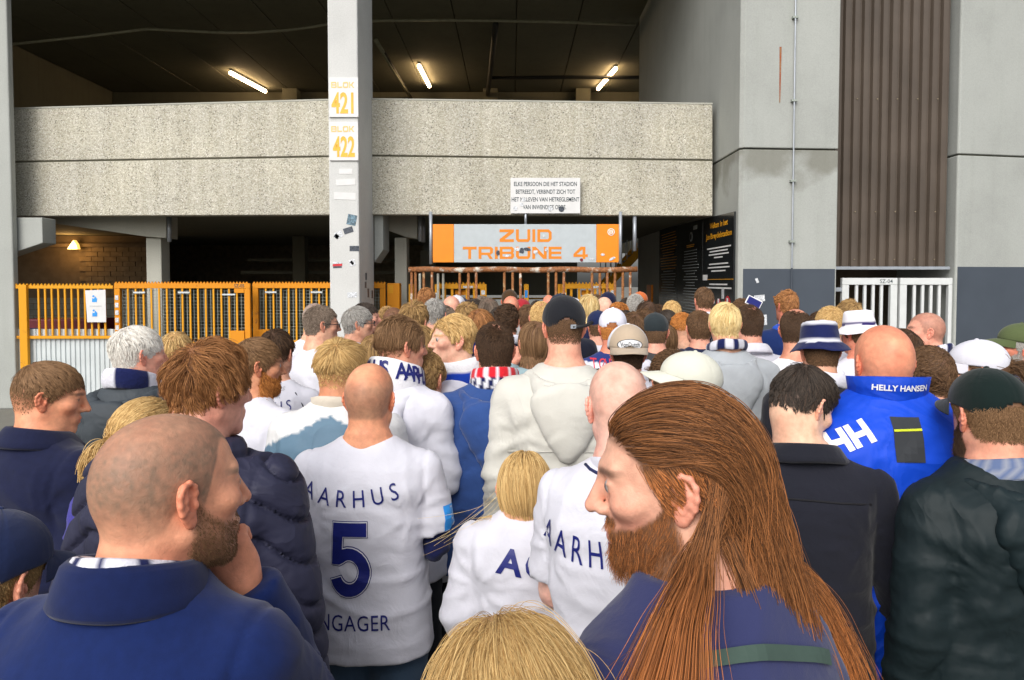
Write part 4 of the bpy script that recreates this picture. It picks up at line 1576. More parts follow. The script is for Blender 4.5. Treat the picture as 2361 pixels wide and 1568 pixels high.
# ------------------------------------------------------------------ one person, built to a description
DEG = math.pi / 180
LEVELS_T = {  # torso outlines: z, half width, half depth, centre y
    'skin': [(.86, .150, .110, 0), (1.0, .148, .105, .005), (1.2, .155, .105, .0), (1.34, .172, .110, -.012), (1.42, .130, .085, -.015), (1.47, .075, .062, -.014), (1.50, .05, .05, -.010)],
    'tee': [(.80, .192, .142, .0), (.95, .182, .138, .004), (1.10, .174, .132, .002), (1.24, .180, .132, -.010), (1.35, .188, .128, -.014), (1.41, .165, .106, -.018), (1.455, .105, .084, -.018), (1.485, .078, .070, -.012)],
    'jacket': [(.76, .208, .156, .0), (.95, .196, .150, .004), (1.10, .188, .146, .002), (1.24, .194, .146, -.010), (1.35, .202, .142, -.018), (1.42, .172, .118, -.022), (1.465, .108, .094, -.020), (1.50, .082, .078, -.012)],
}
ARMS = {'down': ((.168, -.008, 1.388), (.206, -.035, 1.125), (.218, .035, .885)),
        'front': ((.172, -.005, 1.388), (.205, .010, 1.135), (.095, .250, 1.100)),
        'pocket': ((.172, -.008, 1.388), (.222, -.065, 1.140), (.190, .100, .950)),
        'phone': ((.172, .005, 1.388), (.215, .090, 1.170), (.085, .270, 1.330)),
        'out': ((.172, -.008, 1.388), (.232, -.02, 1.145), (.250, .07, .91))}


def rotm(yaw, down, roll):
    m = Matrix.Rotation(-yaw * DEG, 3, 'Z') @ Matrix.Rotation(-down * DEG, 3, 'X') @ Matrix.Rotation(roll * DEG, 3, 'Y')
    return np.array(m, np.float32)


def hairmask(h, o):
    x, y, z = h[:, 0], h[:, 1], h[:, 2]
    ax = np.abs(x)
    zl = np.interp(y, [-.12, -.09, -.06, -.035, -.022, -.008, .010, .020, .030, .045, .06, .075, .095], [-.052, -.058, -.056, -.040, -.012, .008, -.004, -.014, .020, .045, .057, .064, .068]) + o.get('nape', 0) * (y < -.03)
    zl = zl + o.get('shift', 0) * sstep(.01, .06, y) + o.get('recess', 0) * sstep(.018, .045, ax) * sstep(.015, .05, y)
    m = sstep(-.007, .007, z - zl)
    if o.get('crown'):
        rb = o['crown']
        dd = np.sqrt(x ** 2 + ((y + o.get('crown_y', .03)) * .8) ** 2 + (z - .118) ** 2)
        m = m * (o.get('crown_left', 0) + (1 - o.get('crown_left', 0)) * sstep(rb * .7, rb * 1.15, dd))
    if o.get('fade'):
        m = m * (.35 + .65 * sstep(-.05, o['fade'], z))
    return m


def beardmask(h, o):
    x, y, z = h[:, 0], h[:, 1], h[:, 2]
    ax = np.abs(x)
    top = np.interp(y, [-.01, .012, .03, .06, .085, .12], [.01, -.01, -.030, -.046, -.050, -.050])
    m = sstep(.006, -.006, z - top) * sstep(-.004, .010, y) * sstep(-.135, -.118, z)
    m = np.maximum(m, sstep(.034, .026, ax) * sstep(.07, .085, y) * sstep(-.052, -.047, z) * sstep(-.034, -.040, z))
    lip = sstep(.024, .019, ax) * sstep(.082, .09, y) * sstep(-.078, -.074, z) * sstep(-.049, -.054, z)
    return m * (1 - lip) * (1 - sstep(.022, .03, np.abs(z + .085)) * 0)


SKINS = {'fair': (.70, .37, .245), 'pink': (.72, .35, .25), 'tan': (.61, .28, .155), 'red': (.68, .25, .16), 'pale': (.77, .46, .34)}


def px_per_m(d):
    return FPX / d * 1024 / 2361.0


class Ctx:
    pass


def cloth(c, name, fld, step, mat, colfn, amp, wr=1.0, it=1, post=None, parent=None):
    v, q = fld.mesh()
    if len(q) == 0:
        return None
    v = relax(v, q, it, .5)
    n = v_normals(v, q)
    if amp:
        ax = np.abs(v[:, 0])
        s = np.stack([v[:, 0] * 6, v[:, 1] * 6, (v[:, 2] + .45 * ax) * 11], -1) * wr + c.seed * 1.7
        s = s + vnoise3(s * .55) * .9
        r1 = 1 - np.abs(2 * vnoise(s) - 1)
        r2 = 1 - np.abs(2 * vnoise(s * 2.1 + 5) - 1)
        big = vnoise(v * 4.5 + c.seed) - .5
        w = .75 + 1.0 * np.exp(-((v[:, 2] / c.sc - 1.02) / .18) ** 2) + .5 * sstep(.17, .24, ax / c.sc)
        f2 = 0.0
        if c.d < 4.5 and wr == 1.0:
            zr = v[:, 2] / c.sc
            for s_ in (-1, 1):
                dx, dz = v[:, 0] - s_ * .155 * c.sc, v[:, 2] - 1.27 * c.sc
                r_ = np.sqrt(dx * dx + dz * dz)
                th_ = np.arctan2(dz, -s_ * dx)
                rd = 1 - np.abs(np.sin(th_ * 4.5 + c.seed + 1.6 * vnoise(v * 9 + 3)))
                f2 = f2 + rd ** 2 * np.exp(-r_ / .10) * sstep(.015, .05, r_) * (.4 + .6 * vnoise(v * 6 + 9))
            hz = 1 - np.abs(np.sin(zr * 27 + 4.5 * vnoise(v * np.array((3.5, 3.5, 2.0)) + c.seed) + c.seed))
            f2 = f2 + .8 * hz ** 2 * np.exp(-((zr - 1.0) / .13) ** 2) * (.3 + .7 * vnoise(v * 7 + 21))
            f2 = f2 * amp * 1.5
            if c.gs < .012:
                ax_ = np.abs(v[:, 0]) / c.sc
                sm_ = np.exp(-((ax_ - .178 * c.bw - .10 * np.maximum(0, 1.30 - zr)) / .006) ** 2) * sstep(1.22, 1.27, zr)
                f2 = f2 - .0045 * sm_
        v = v + n * (f2 + amp * w * ((r1 - .7) * .9 + (r2 - .7) * .4) + amp * 1.3 * big)[:, None] if np.ndim(f2) else v + n * (amp * w * ((r1 - .7) * .9 + (r2 - .7) * .4) + amp * 1.3 * big)[:, None]
    if post is not None:
        v = post(v, n)
    col = colfn(v) if callable(colfn) else np.tile(np.array(colfn, np.float32), (len(v), 1))
    o = bpy.data.objects.new(name, np_mesh(name, v, q, mat, col))
    link(o, parent or c.root)
    c.last = (v, q)
    return o


def bvh_of(c):
    v, q = c.last
    return BVHTree.FromPolygons([tuple(p) for p in v.tolist()], q.tolist())


def ring(name, c, cen, rx, ry, prof, mat, col, tilt=0.0, seg=40, noise=0.0, parent=None, start=0.0, end=2 * math.pi, frame=None, nfreq=14, sub=3):
    """closed profile (dr, dz) swept round an upright ellipse; angle 0 = front"""
    full = abs(end - start - 2 * math.pi) < 1e-6
    an = np.linspace(start, end, seg, endpoint=not full)
    pr = np.array(prof, float)
    # resample the closed profile
    P2 = np.concatenate([pr, pr[:1]])
    t = np.arange(len(P2))
    tt = np.linspace(0, len(pr), len(pr) * sub, endpoint=False)
    pr = np.stack([np.interp(tt, t, P2[:, 0]), np.interp(tt, t, P2[:, 1])], -1)
    m = len(pr)
    A, R = np.meshgrid(an, np.arange(m), indexing='ij')
    dr, dz = pr[R, 0], pr[R, 1]
    x = cen[0] + (rx + dr) * np.sin(A)
    y = cen[1] + (ry + dr) * np.cos(A)
    z = cen[2] + dz - tilt * np.cos(A)
    v = np.stack([x, y, z], -1)
    if noise:
        v = v + vnoise3(v * nfreq + c.seed) * noise
    v = v.reshape(-1, 3)
    n = len(an)
    i = np.arange(n if full else n - 1)[:, None]
    j = np.arange(m)[None]
    i2 = (i + 1) % n
    j2 = (j + 1) % m
    q = np.stack([i * m + j, i2 * m + j, i2 * m + j2, i * m + j2], -1).reshape(-1, 4)
    info = np.stack([A.ravel(), dr.ravel(), dz.ravel()], -1)
    colv = col(info) if callable(col) else np.tile(np.array(col, np.float32), (len(v), 1))
    if frame is not None:
        v = frame(v)
    v = v.astype(np.float32)
    me = np_mesh(name, v, q, mat, colv)
    if not full:
        bm = bmesh.new()
        bm.from_mesh(me)
        bmesh.ops.holes_fill(bm, edges=[e for e in bm.edges if e.is_boundary], sides=0)
        bm.to_mesh(me)
        bm.free()
    o = bpy.data.objects.new(name, me)
    link(o, parent or c.root)
    c.last = (v, q)
    return o


SHOE = {}


def shoe_mesh(col):
    if col not in SHOE:
        f = Field(np.arange(-.08, .08, .012).astype(np.float32), np.arange(-.14, .22, .012).astype(np.float32), np.arange(-.04, .16, .012).astype(np.float32))
        f.cone((0, -.05, .045), (0, .13, .035), .045, .040, .01)
        f.cone((0, -.05, .05), (0, -.02, .11), .042, .045, .03)
        f.put((-.2, -.2, -.1), (.2, .3, .012), lambda X, Y, Z: Z - .004, .004, 's')
        v, q = f.mesh()
        cl = np.where((v[:, 2] < .03)[:, None], np.array((.5, .5, .48)), np.array(col)) * np.ones((len(v), 3))
        SHOE[col] = np_mesh('shoe', v, q, MF['cotton'], cl)
    return SHOE[col]


NP = [0]


def person(label, x, top, d, yaw=0, hyaw=None, down=0, roll=0, skin='fair', hair=('short', 'brown'), mask=None, beard=None, wear=('tee', (.8, .8, .82)), bulk=1.0, arms=('down', 'down'),
           legs=(.02, .022, .03), th=.012, hs=None, face=False, opt=None, group='supporters queuing at the stand entrance', amp=None, zone=None, hands='relaxed', shirt_name=None, shoe=(.03, .03, .035), hair_n=1.0, lean=.025, fabric=None, hshift=0.0, step_mul=1.0, hat=0, up=0.0):
    c = Ctx()
    NP[0] += 1
    c.seed = NP[0] * 1.37
    c.rng = np.random.default_rng(100 + NP[0])
    hyaw = yaw if hyaw is None else hyaw
    opt = dict(opt or {})
    opt['face'] = face or abs(((hyaw + 180) % 360) - 180) > 25
    tp = P(x, top, d)
    H = tp.z - th
    sc = (H + .05 + up) / 1.78
    if hs is None:
        hs = .945 if H > 1.6 else .5 + .5 * sc / .9
    c.H, c.sc, c.hs, c.d = H, sc, hs, d
    c.hc = np.array([hshift, lean * sc, H - .121 * hs], np.float32)
    c.hv = 1 + c.rng.uniform(-.035, .035, 3)
    opt.setdefault('jaw', float(c.rng.uniform(.92, 1.08)))
    c.R = rotm(hyaw - yaw, down, roll)
    ry = -yaw * DEG
    cs, sn = math.cos(ry), math.sin(ry)
    ox = tp.x - (c.hc[0] * cs - c.hc[1] * sn)
    oy = d - (c.hc[0] * sn + c.hc[1] * cs)
    root = thing('person', label, 'person', (ox, oy, 0), ry, group)
    c.root = root
    c.bw = bulk
    c.hat = hat
    fs = .0034 if d < 1.3 else .0044 if d < 2.5 else .0058 if d < 3.6 else .008 if d < 5 else .012
    gs = (.008 if d < 1.5 else .0105 if d < 2.6 else .0135 if d < 3.6 else .018 if d < 5 else .026) * step_mul
    c.fs, c.gs = fs, gs
    S_ = lambda p: (p[0] * sc, p[1] * sc, p[2] * sc)
    # joints
    c.arm = []
    for side, a in zip((-1, 1), arms):
        pts = ARMS[a] if isinstance(a, str) else a
        pts = [np.array((q[0] * side * (bulk if i < 2 else 1 + (bulk - 1) * .5), q[1], q[2]), np.float32) * sc for i, q in enumerate(pts)]
        c.arm.append(pts)
    hc, R = c.hc, c.R
    # ---- body
    allp = np.array([p for a in c.arm for p in a])
    lo = np.minimum(allp.min(0), (-.20 * sc * bulk, -.16 * sc, 0)) - .07
    hi = np.maximum(allp.max(0), (.20 * sc * bulk, .16 * sc, H + .01)) + .07
    cst = .022 if d < 3 else .03
    xs = axis(lo[0], hi[0], cst, hc[0] - .115 * hs, hc[0] + .115 * hs, fs)
    ys = axis(lo[1], hi[1], cst, hc[1] - .135 * hs, hc[1] + .135 * hs, fs)
    zs = axis(-.02, H + .04, cst, hc[2] - .20 * hs, hc[2] + .14 * hs, fs)
    f = Field(xs, ys, zs)
    lv = [(z * sc, w * sc * bulk, dp * sc * (.5 + .5 * bulk), cy * sc) for z, w, dp, cy in LEVELS_T['skin']]
    f.put((-.3, -.25, .7 * sc), (.3, .25, 1.6 * sc), lambda X, Y, Z: s_loft(X, Y, Z, lv), .03)
    for s in (-1, 1):
        f.cone((s * .085 * sc, 0, .88 * sc), (s * .095 * sc, .01 * sc, .48 * sc), .085 * sc * bulk, .056 * sc, .03)
        f.cone((s * .095 * sc, .01 * sc, .48 * sc), (s * .10 * sc, -.02 * sc, .07 * sc), .054 * sc, .038 * sc, .02)
        f.cone((s * .10 * sc, -.03 * sc, .045), (s * .115 * sc, .12 * sc, .03), .038, .03, .02)
        sh, el, wr = c.arm[(s + 1) // 2]
        f.cone((s * .03 * sc, -.02 * sc, 1.47 * sc), tuple(sh * (.9, 1, 1)), .045 * sc, .05 * sc, .04)
        f.cone(tuple(sh), tuple(el), .054 * sc, .041 * sc, .03)
        f.cone(tuple(el), tuple(wr), .042 * sc, .027 * sc, .015)
    nk = .5 + .5 * bulk
    na = hc + R @ np.array((0, -.030, -.045), np.float32) * hs
    f.cone(tuple(na), (0, -.016 * sc, 1.455 * sc), .060 * hs * nk, .066 * sc * nk, .03)
    nb = hc + R @ np.array((0, .012, -.075), np.float32) * hs
    f.cone(tuple(nb), (0, .01 * sc, 1.45 * sc), .040 * hs * nk, .050 * sc * nk, .03)
    m = .15 * hs

    def hf(X, Y, Z):
        px, py, pz = (X - hc[0]) / hs, (Y - hc[1]) / hs, (Z - hc[2]) / hs
        lx = R[0, 0] * px + R[1, 0] * py + R[2, 0] * pz
        ly = R[0, 1] * px + R[1, 1] * py + R[2, 1] * pz
        lz = R[0, 2] * px + R[1, 2] * py + R[2, 2] * pz
        return head_field(lx * c.hv[0], ly * c.hv[1], lz * c.hv[2], fs, opt) * hs
    f.put(hc - m, hc + m, hf, .016)
    v, q = f.mesh()
    v = relax(v, q, 1, .3 if fs < .006 else .15)
    h = ((v - hc) @ R) / hs
    c.near = np.linalg.norm(h, axis=1) < .17
    # colours of the skin, the scalp hair, brows, lips, stubble
    base = np.array(SKINS[skin] if isinstance(skin, str) else skin, np.float32)
    col = np.tile(base, (len(v), 1))
    n1 = vnoise(v * 26 + c.seed)[:, None]
    col = col * (1 + (n1 - .5) * np.array((.16, .34, .36)))
    n2 = vnoise(v * 75 + c.seed)[:, None]
    col = col * (1 + (n2 - .5) * np.array((.08, .14, .14)))
    red = np.exp(-(((np.abs(h[:, 0]) - .045) / .022) ** 2 + ((h[:, 1] - .07) / .035) ** 2 + ((h[:, 2] + .02) / .025) ** 2)) * .55
    red = red + np.exp(-((h[:, 0] / .014) ** 2 + ((h[:, 1] - .118) / .02) ** 2 + ((h[:, 2] + .022) / .016) ** 2)) * .6
    red = red + .35 * np.exp(-(((h[:, 2] + .09) / .05) ** 2 + ((h[:, 1] + .03) / .05) ** 2)) * vnoise(v * 14 + 3)
    col = col * (1 - red[:, None] * np.array((.06, .34, .36)))
    if opt['face']:
        lipm = np.exp(-((h[:, 0] / .019) ** 4 + ((h[:, 1] - .1) / .014) ** 2 + ((h[:, 2] + .0615) / .0105) ** 4))
        col = col * (1 - lipm[:, None] * np.array((.10, .42, .38)))
        hcol = np.array(HAIRC[hair[1]][0]) * 1.3 + .01
        br = np.exp(-(((h[:, 2] - .029 - .10 * (np.abs(h[:, 0]) - .03) * (np.abs(h[:, 0]) < .03)) / .0052) ** 4)) * sstep(.008, .014, np.abs(h[:, 0])) * sstep(.060, .050, np.abs(h[:, 0])) * (h[:, 1] > .045)
        col = col * (1 - .75 * br[:, None]) + hcol * .75 * br[:, None]
        ey = np.exp(-(((np.abs(h[:, 0]) - .032) / .0135) ** 4 + ((h[:, 1] - .092) / .02) ** 4 + ((h[:, 2] - .0105) / .0028) ** 4))
        col = col * (1 - .8 * ey[:, None]) + np.array((.05, .03, .02)) * .8 * ey[:, None]
    mask = dict(mask or {})
    st = hair[0]
    c.hm = np.zeros(len(v))
    if st != 'bald':
        c.hm = hairmask(h, mask) * c.near
        lo_, hi_ = HAIRC[hair[1]]
        sc_col = np.array(lo_) * (.75 if st != 'buzz' else .8) + np.array(hi_) * (.12 if st != 'buzz' else .12)
        k = (c.hm * mask.get('dens', .92))[:, None]
        if st != 'buzz':
            k = k * (1 - .30 * (vnoise(v * 60)[:, None] < .45) * (c.hm[:, None] < .999))
        if st == 'buzz':
            k = k * (.66 + .34 * vnoise(v * 190)[:, None] + .08 * (vnoise(v * 34)[:, None] - .5))
            k = np.clip(k, 0, 1)
        col = col * (1 - k) + sc_col * k
    c.bm = None
    if beard:
        bmk = beardmask(h, {}) * c.near
        c.bm = bmk
        bl, bh = HAIRC[beard[1]]
        k = (bmk * beard[3])[:, None]
        col = col * (1 - k) + (np.array(bl) * .8 + np.array(bh) * .2) * k
    V, Q, CO = [v], [q], [col]
    off = len(v)
    # ears
    if d < 7.5:
        for s in (-1, 1):
            ev = EAR[0].copy()
            eq = EAR[1] + off
            a_, b_ = math.radians(22), math.radians(-10)
            ev = ev * 1.02
            ev = np.stack([ev[:, 0] * math.cos(a_) - ev[:, 1] * math.sin(a_), ev[:, 0] * math.sin(a_) + ev[:, 1] * math.cos(a_), ev[:, 2]], -1)
            ev = np.stack([ev[:, 0], ev[:, 1] * math.cos(b_) + ev[:, 2] * math.sin(b_), -ev[:, 1] * math.sin(b_) + ev[:, 2] * math.cos(b_)], -1)
            ev = ev + np.array((.0725, -.010, -.006))
            if s < 0:
                ev = ev * (-1, 1, 1)
                eq = eq[:, ::-1]
            V.append((ev * hs) @ R.T + hc)
            Q.append(eq)
            shade = 1 + (vnoise(ev * 60)[:, None] - .5) * .15
            CO.append(base * np.array((1.02, .80, .78)) * shade * np.ones((len(ev), 3)))
            off += len(ev)
    # hands
    hd = hands if isinstance(hands, (tuple, list)) else (hands, hands)
    for s in (-1, 1):
        hp = hd[(s + 1) // 2]
        if hp is None:
            continue
        sh, el, wr = c.arm[(s + 1) // 2]
        key, pn = (hp, None) if isinstance(hp, str) else hp
        fd = unit(wr - el)
        pn = np.array((-s * .9, .3, 0.0) if pn is None else pn, float)
        pn = unit(pn - fd * (pn @ fd))
        hv, hq = HANDS[key]
        hv = hv * (sc * .98)
        xx = np.cross(pn, fd)
        if s < 0:
            hv = hv * (-1, 1, 1)
            hq = hq[:, ::-1]
        V.append(wr + hv[:, :1] * xx + hv[:, 1:2] * pn + hv[:, 2:] * fd)
        Q.append(hq + off)
        CO.append(base * np.array((1, .9, .88)) * np.ones((len(hv), 3)))
        off += len(hv)
    body = bpy.data.objects.new('body', np_mesh('body', np.concatenate(V), np.concatenate(Q), MS, np.concatenate(CO)))
    link(body, root)
    c.v, c.q, c.h = v, q, h
    # eyes
    if opt['face'] and d < 4:
        for s in (-1, 1):
            bm = bmesh.new()
            bmesh.ops.create_uvsphere(bm, u_segments=14, v_segments=10, radius=.0118 * hs)
            ev = np.array([q_.co[:] for q_ in bm.verts], np.float32)
            me = bpy.data.meshes.new('eye')
            cen = np.array((s * .032, .0805, .0088))
            gz = unit(ev)[:, 1]
            ev2 = (ev / hs + cen) * hs
            ev2 = ev2 @ R.T + hc
            for q_, p_ in zip(bm.verts, ev2):
                q_.co = p_
            bm.to_mesh(me)
            bm.free()
            a = me.attributes.new('Col', 'FLOAT_COLOR', 'POINT')
            cc = np.ones((len(ev), 4), np.float32)
            cc[:, :3] = np.where((gz > .93)[:, None], (.01, .01, .01), np.where((gz > .80)[:, None], (.06, .07, .08), (.42, .38, .36)))
            a.data.foreach_set('color', cc.ravel())
            me.polygons.foreach_set('use_smooth', np.ones(len(me.polygons), bool))
            me.materials.append(MS)
            link(bpy.data.objects.new('eye', me), root)
    # ---- clothes
    kind = wear[0]
    lvk = 'tee' if kind in ('tee', 'shirt') else 'jacket'
    long = kind not in ('tee',)
    garment(c, lvk, kind, wear[1], amp, zone, shirt_name or {'tee': 'shirt', 'shirt': 'shirt', 'hoodie': 'hoodie', 'jacket': 'jacket', 'coat': 'coat', 'rain': 'rain_jacket', 'puffer': 'quilted_jacket', 'sweater': 'sweater'}[kind], long, fabric)
    trousers(c, legs, shoe)
    make_hair(c, hair, mask, beard, hair_n)
    return c


def garment(c, lvk, kind, colr, amp, zone, name, long, fabric):
    sc, bw, gs = c.sc, c.bw, c.gs
    ex = {'puffer': .022, 'rain': .006, 'coat': .006}.get(kind, 0.0)
    lv = [(z * sc, (w + ex) * sc * bw, (dp + ex) * sc * (.4 + .6 * bw), cy * sc) for z, w, dp, cy in LEVELS_T[lvk]]
    pts = np.array([p for a in c.arm for p in a])
    lo = np.minimum(pts.min(0), (-.24 * sc * bw, -.22 * sc * max(1, bw), .68 * sc)) - .13
    hi = np.maximum(pts.max(0), (.24 * sc * bw, .20 * sc * max(1, bw), 1.56 * sc)) + .13
    f = Field(axis(lo[0], hi[0], gs), axis(lo[1], hi[1], gs), axis(max(.3, lo[2]), hi[2], gs))
    hemz = lv[0][0]
    if kind == 'coat':
        lv = [(.62 * sc, lv[0][1] * 1.05, lv[0][2] * 1.05, 0)] + lv[1:]
    f.put((-.4, -.35, .4 * sc), (.4, .35, 1.65 * sc), lambda X, Y, Z: s_loft(X, Y, Z, lv), .03)
    r0 = {'tee': .066, 'shirt': .064}.get(kind, .074) + ex * .7
    r1 = {'tee': .064, 'shirt': .056}.get(kind, .064) + ex * .7
    r2 = {'shirt': .040, 'sweater': .046}.get(kind, .050) + ex * .5
    c.cuff = []
    for s in (-1, 1):
        sh, el, wr = c.arm[(s + 1) // 2]
        f.cone((s * .045 * sc, -.018 * sc, 1.445 * sc), tuple(sh * (.93, 1, 1)), .052 * sc, (r0 - .004) * sc, .045)
        if long:
            f.cone(tuple(sh), tuple(el), r0 * sc, r1 * sc, .014)
            e = wr + (wr - el) * .02
            f.cone(tuple(el), tuple(e), r1 * sc, r2 * sc, .008, flat=True)
            c.cuff.append((el, e))
        else:
            e = sh + (el - sh) * .80
            f.cone(tuple(sh), tuple(e), r0 * sc, (r1 + .010) * sc, .014, flat=True)
            c.cuff.append((sh, e))
    # arms must not melt into the side of the trunk below the armpit: carve a crease
    for s in (-1, 1):
        sh, el, wr = c.arm[(s + 1) // 2]
        a = (s * (lv[2][1] + .012), 0.0, .80 * sc)
        b = (s * (lv[3][1] + .006), -.01, 1.16 * sc)
    mat = MF[fabric or {'tee': 'cotton', 'shirt': 'cotton', 'hoodie': 'fleece', 'jacket': 'cotton', 'coat': 'wool', 'rain': 'nylon', 'puffer': 'nylon', 'sweater': 'fleece'}[kind]]
    am = {'tee': .0105, 'shirt': .009, 'hoodie': .014, 'jacket': .012, 'coat': .008, 'rain': .011, 'puffer': .003, 'sweater': .013}[kind] if amp is None else amp
    post = None
    if kind == 'puffer':
        def post(v, n):
            ax = np.abs(v[:, 0]) / sc
            z = v[:, 2] / sc + np.where(ax > .17, (ax - .17) * .75, 0) + .020 * (vnoise(v * 5) - .5)
            sn_ = np.sin(z * math.pi / .078)
            ph = np.abs(sn_)
            fine = vnoise(np.stack([v[:, 0] * 55, v[:, 1] * 55, v[:, 2] * 12], -1)) - .5
            return v + n * (.011 * (ph ** .6 - .7) - .013 * np.exp(-(sn_ / .17) ** 2) + fine * .005 * (1 - ph))[:, None]
    c.shirt = cloth(c, name, f, gs, mat, (lambda v: zone(v, c)) if zone else colr, am, 1.0, 1, post)
    c.shirt_last = c.last
    c.col = colr


def trousers(c, colr, shoe):
    sc, bw = c.sc, c.bw
    g = .016 if c.d < 3 else .028
    f = Field(axis(-.26, .26, g), axis(-.22, .22, g), axis(.02, 1.02 * sc, g))
    lv = [(.80 * sc, .168 * sc * bw, .122 * sc * bw, 0), (.98 * sc, .155 * sc * bw, .115 * sc * bw, 0)]
    f.put((-.3, -.3, .7 * sc), (.3, .3, 1.0 * sc), lambda X, Y, Z: s_loft(X, Y, Z, lv), .02)
    for s in (-1, 1):
        f.cone((s * .085 * sc, 0, .88 * sc), (s * .098 * sc, .01 * sc, .48 * sc), .098 * sc * bw, .072 * sc, .02)
        f.cone((s * .098 * sc, .01 * sc, .48 * sc), (s * .104 * sc, -.02 * sc, .06 * sc), .072 * sc, .062 * sc, .02, flat=True)
    cloth(c, 'trousers', f, g, MF['cotton'], colr, .010, 1.3, 1)
    for s in (-1, 1):
        o = bpy.data.objects.new('shoe', shoe_mesh(shoe))
        o.location = (s * .108 * sc, -.02 * sc, 0)
        o.rotation_euler = (0, 0, -s * .15)
        o.scale = (sc, sc, sc)
        link(o, c.root)


def pusher(c, pad=.003, shoulders=False):
    hc, R, hs, sc = c.hc, c.R, c.hs, c.sc
    ells = [(np.array((0, -.010, .034)), np.array((.0765, .099, .0870)) + pad), (np.array((0, -.038, 0)), np.array((.064, .066, .072)) + pad), (np.array((0, .030, -.035)), np.array((.060, .064, .082)) + pad)]
    caps = []
    if shoulders:
        e = .088 * sc
        caps = [((0, -.02 * sc, 1.35 * sc), (0, 0, 1.52 * sc), .115 * sc, .070 * sc)]
        for s in (-1, 1):
            sh, el, wr = c.arm[(s + 1) // 2]
            caps.append(((s * .045 * sc, -.018 * sc, 1.435 * sc), tuple(sh), .066 * sc, .082 * sc))
            caps.append((tuple(sh), tuple(el), .084 * sc, .076 * sc))
        caps.append(((-.09 * sc, -.02, 1.15 * sc), (-.09 * sc, -.03, 1.32 * sc), .125 * sc, .115 * sc))
        caps.append(((.09 * sc, -.02, 1.15 * sc), (.09 * sc, -.03, 1.32 * sc), .125 * sc, .115 * sc))

    def f(p):
        h = ((p - hc) @ R) / hs
        for cc, r in ells:
            qd = (h - cc) / r
            l = np.linalg.norm(qd, axis=1)
            m = l < 1
            if m.any():
                h[m] = cc + qd[m] / np.maximum(l[m], 1e-4)[:, None] * r
        p = (h * hs) @ R.T + hc
        for a, b, ra, rb in caps:
            a, b = np.array(a), np.array(b)
            ab = b - a
            t = np.clip(((p - a) @ ab) / (ab @ ab), 0, 1)
            cen = a + t[:, None] * ab
            r = ra + (rb - ra) * t + .004
            dv = p - cen
            l = np.linalg.norm(dv, axis=1)
            m = l < r
            if m.any():
                p[m] = cen[m] + dv[m] / np.maximum(l[m], 1e-4)[:, None] * r[m][:, None]
        return p
    return f


def roots_on(c, wt, N):
    """N points on the head mesh, density by vertex weight wt; with normals"""
    v, q = c.v, c.q
    w = wt[q].mean(1)
    keep = np.nonzero(w > .05)[0]
    if len(keep) == 0:
        return None, None
    qq = q[keep]
    ar = np.linalg.norm(np.cross(v[qq[:, 2]] - v[qq[:, 0]], v[qq[:, 3]] - v[qq[:, 1]]), axis=1) * w[keep]
    pick = c.rng.choice(len(keep), N, p=ar / ar.sum())
    a, b = c.rng.random((N, 1)), c.rng.random((N, 1))
    Q = qq[pick]
    p = (v[Q[:, 0]] * (1 - a) + v[Q[:, 1]] * a) * (1 - b) + (v[Q[:, 3]] * (1 - a) + v[Q[:, 2]] * a) * b
    if not hasattr(c, 'vn'):
        c.vn = v_normals(v, q)
    n = unit(c.vn[Q].mean(1))
    return p.astype(np.float32), n.astype(np.float32)


HSTY = {  # length, lift, turbulence, curl, clump, gravity, comb kind
    'crop': dict(L=(.010, .018), lift=.42, turb=.10, clump=.12, n=4),
    'short': dict(L=(.026, .046), lift=.26, turb=.14, clump=.30, n=6, bend=.15),
    'tuft': dict(L=(.040, .075), lift=.42, turb=.30, clump=.52, n=8, side=.36, bend=.20, hug=.32),
    'messy': dict(L=(.060, .105), lift=.50, turb=.42, clump=.62, n=11, side=.42, curl=.0065, cf=26, g=.08, bend=.14, hug=.25),
    'curly': dict(L=(.050, .080), lift=.62, turb=.50, clump=.62, n=13, side=.7, curl=.0075, cf=85, g=.06, bend=.08),
    'swept': dict(L=(.075, .110), lift=.24, turb=.12, clump=.45, n=10, side=.25, comb=(0, -1.0, .10), bend=.05),
    'fringe': dict(L=(.065, .100), lift=.34, turb=.20, clump=.50, n=10, side=.32, comb=(.25, .45, .0), g=.12, bend=.12),
    'bowl': dict(L=(.070, .105), lift=.22, turb=.10, clump=.40, n=10, side=.85, g=.20, bend=.10),
    'side': dict(L=(.040, .062), lift=.18, turb=.08, clump=.35, n=7, side=.4, comb=(.8, -.25, .0), bend=.1),
    'long': dict(L=(.26, .36), lift=.10, turb=.05, clump=.45, n=18, side=1, g=.30, sh=True),
    'bob': dict(L=(.17, .24), lift=.13, turb=.07, clump=.45, n=14, side=1, g=.30, sh=True),
}


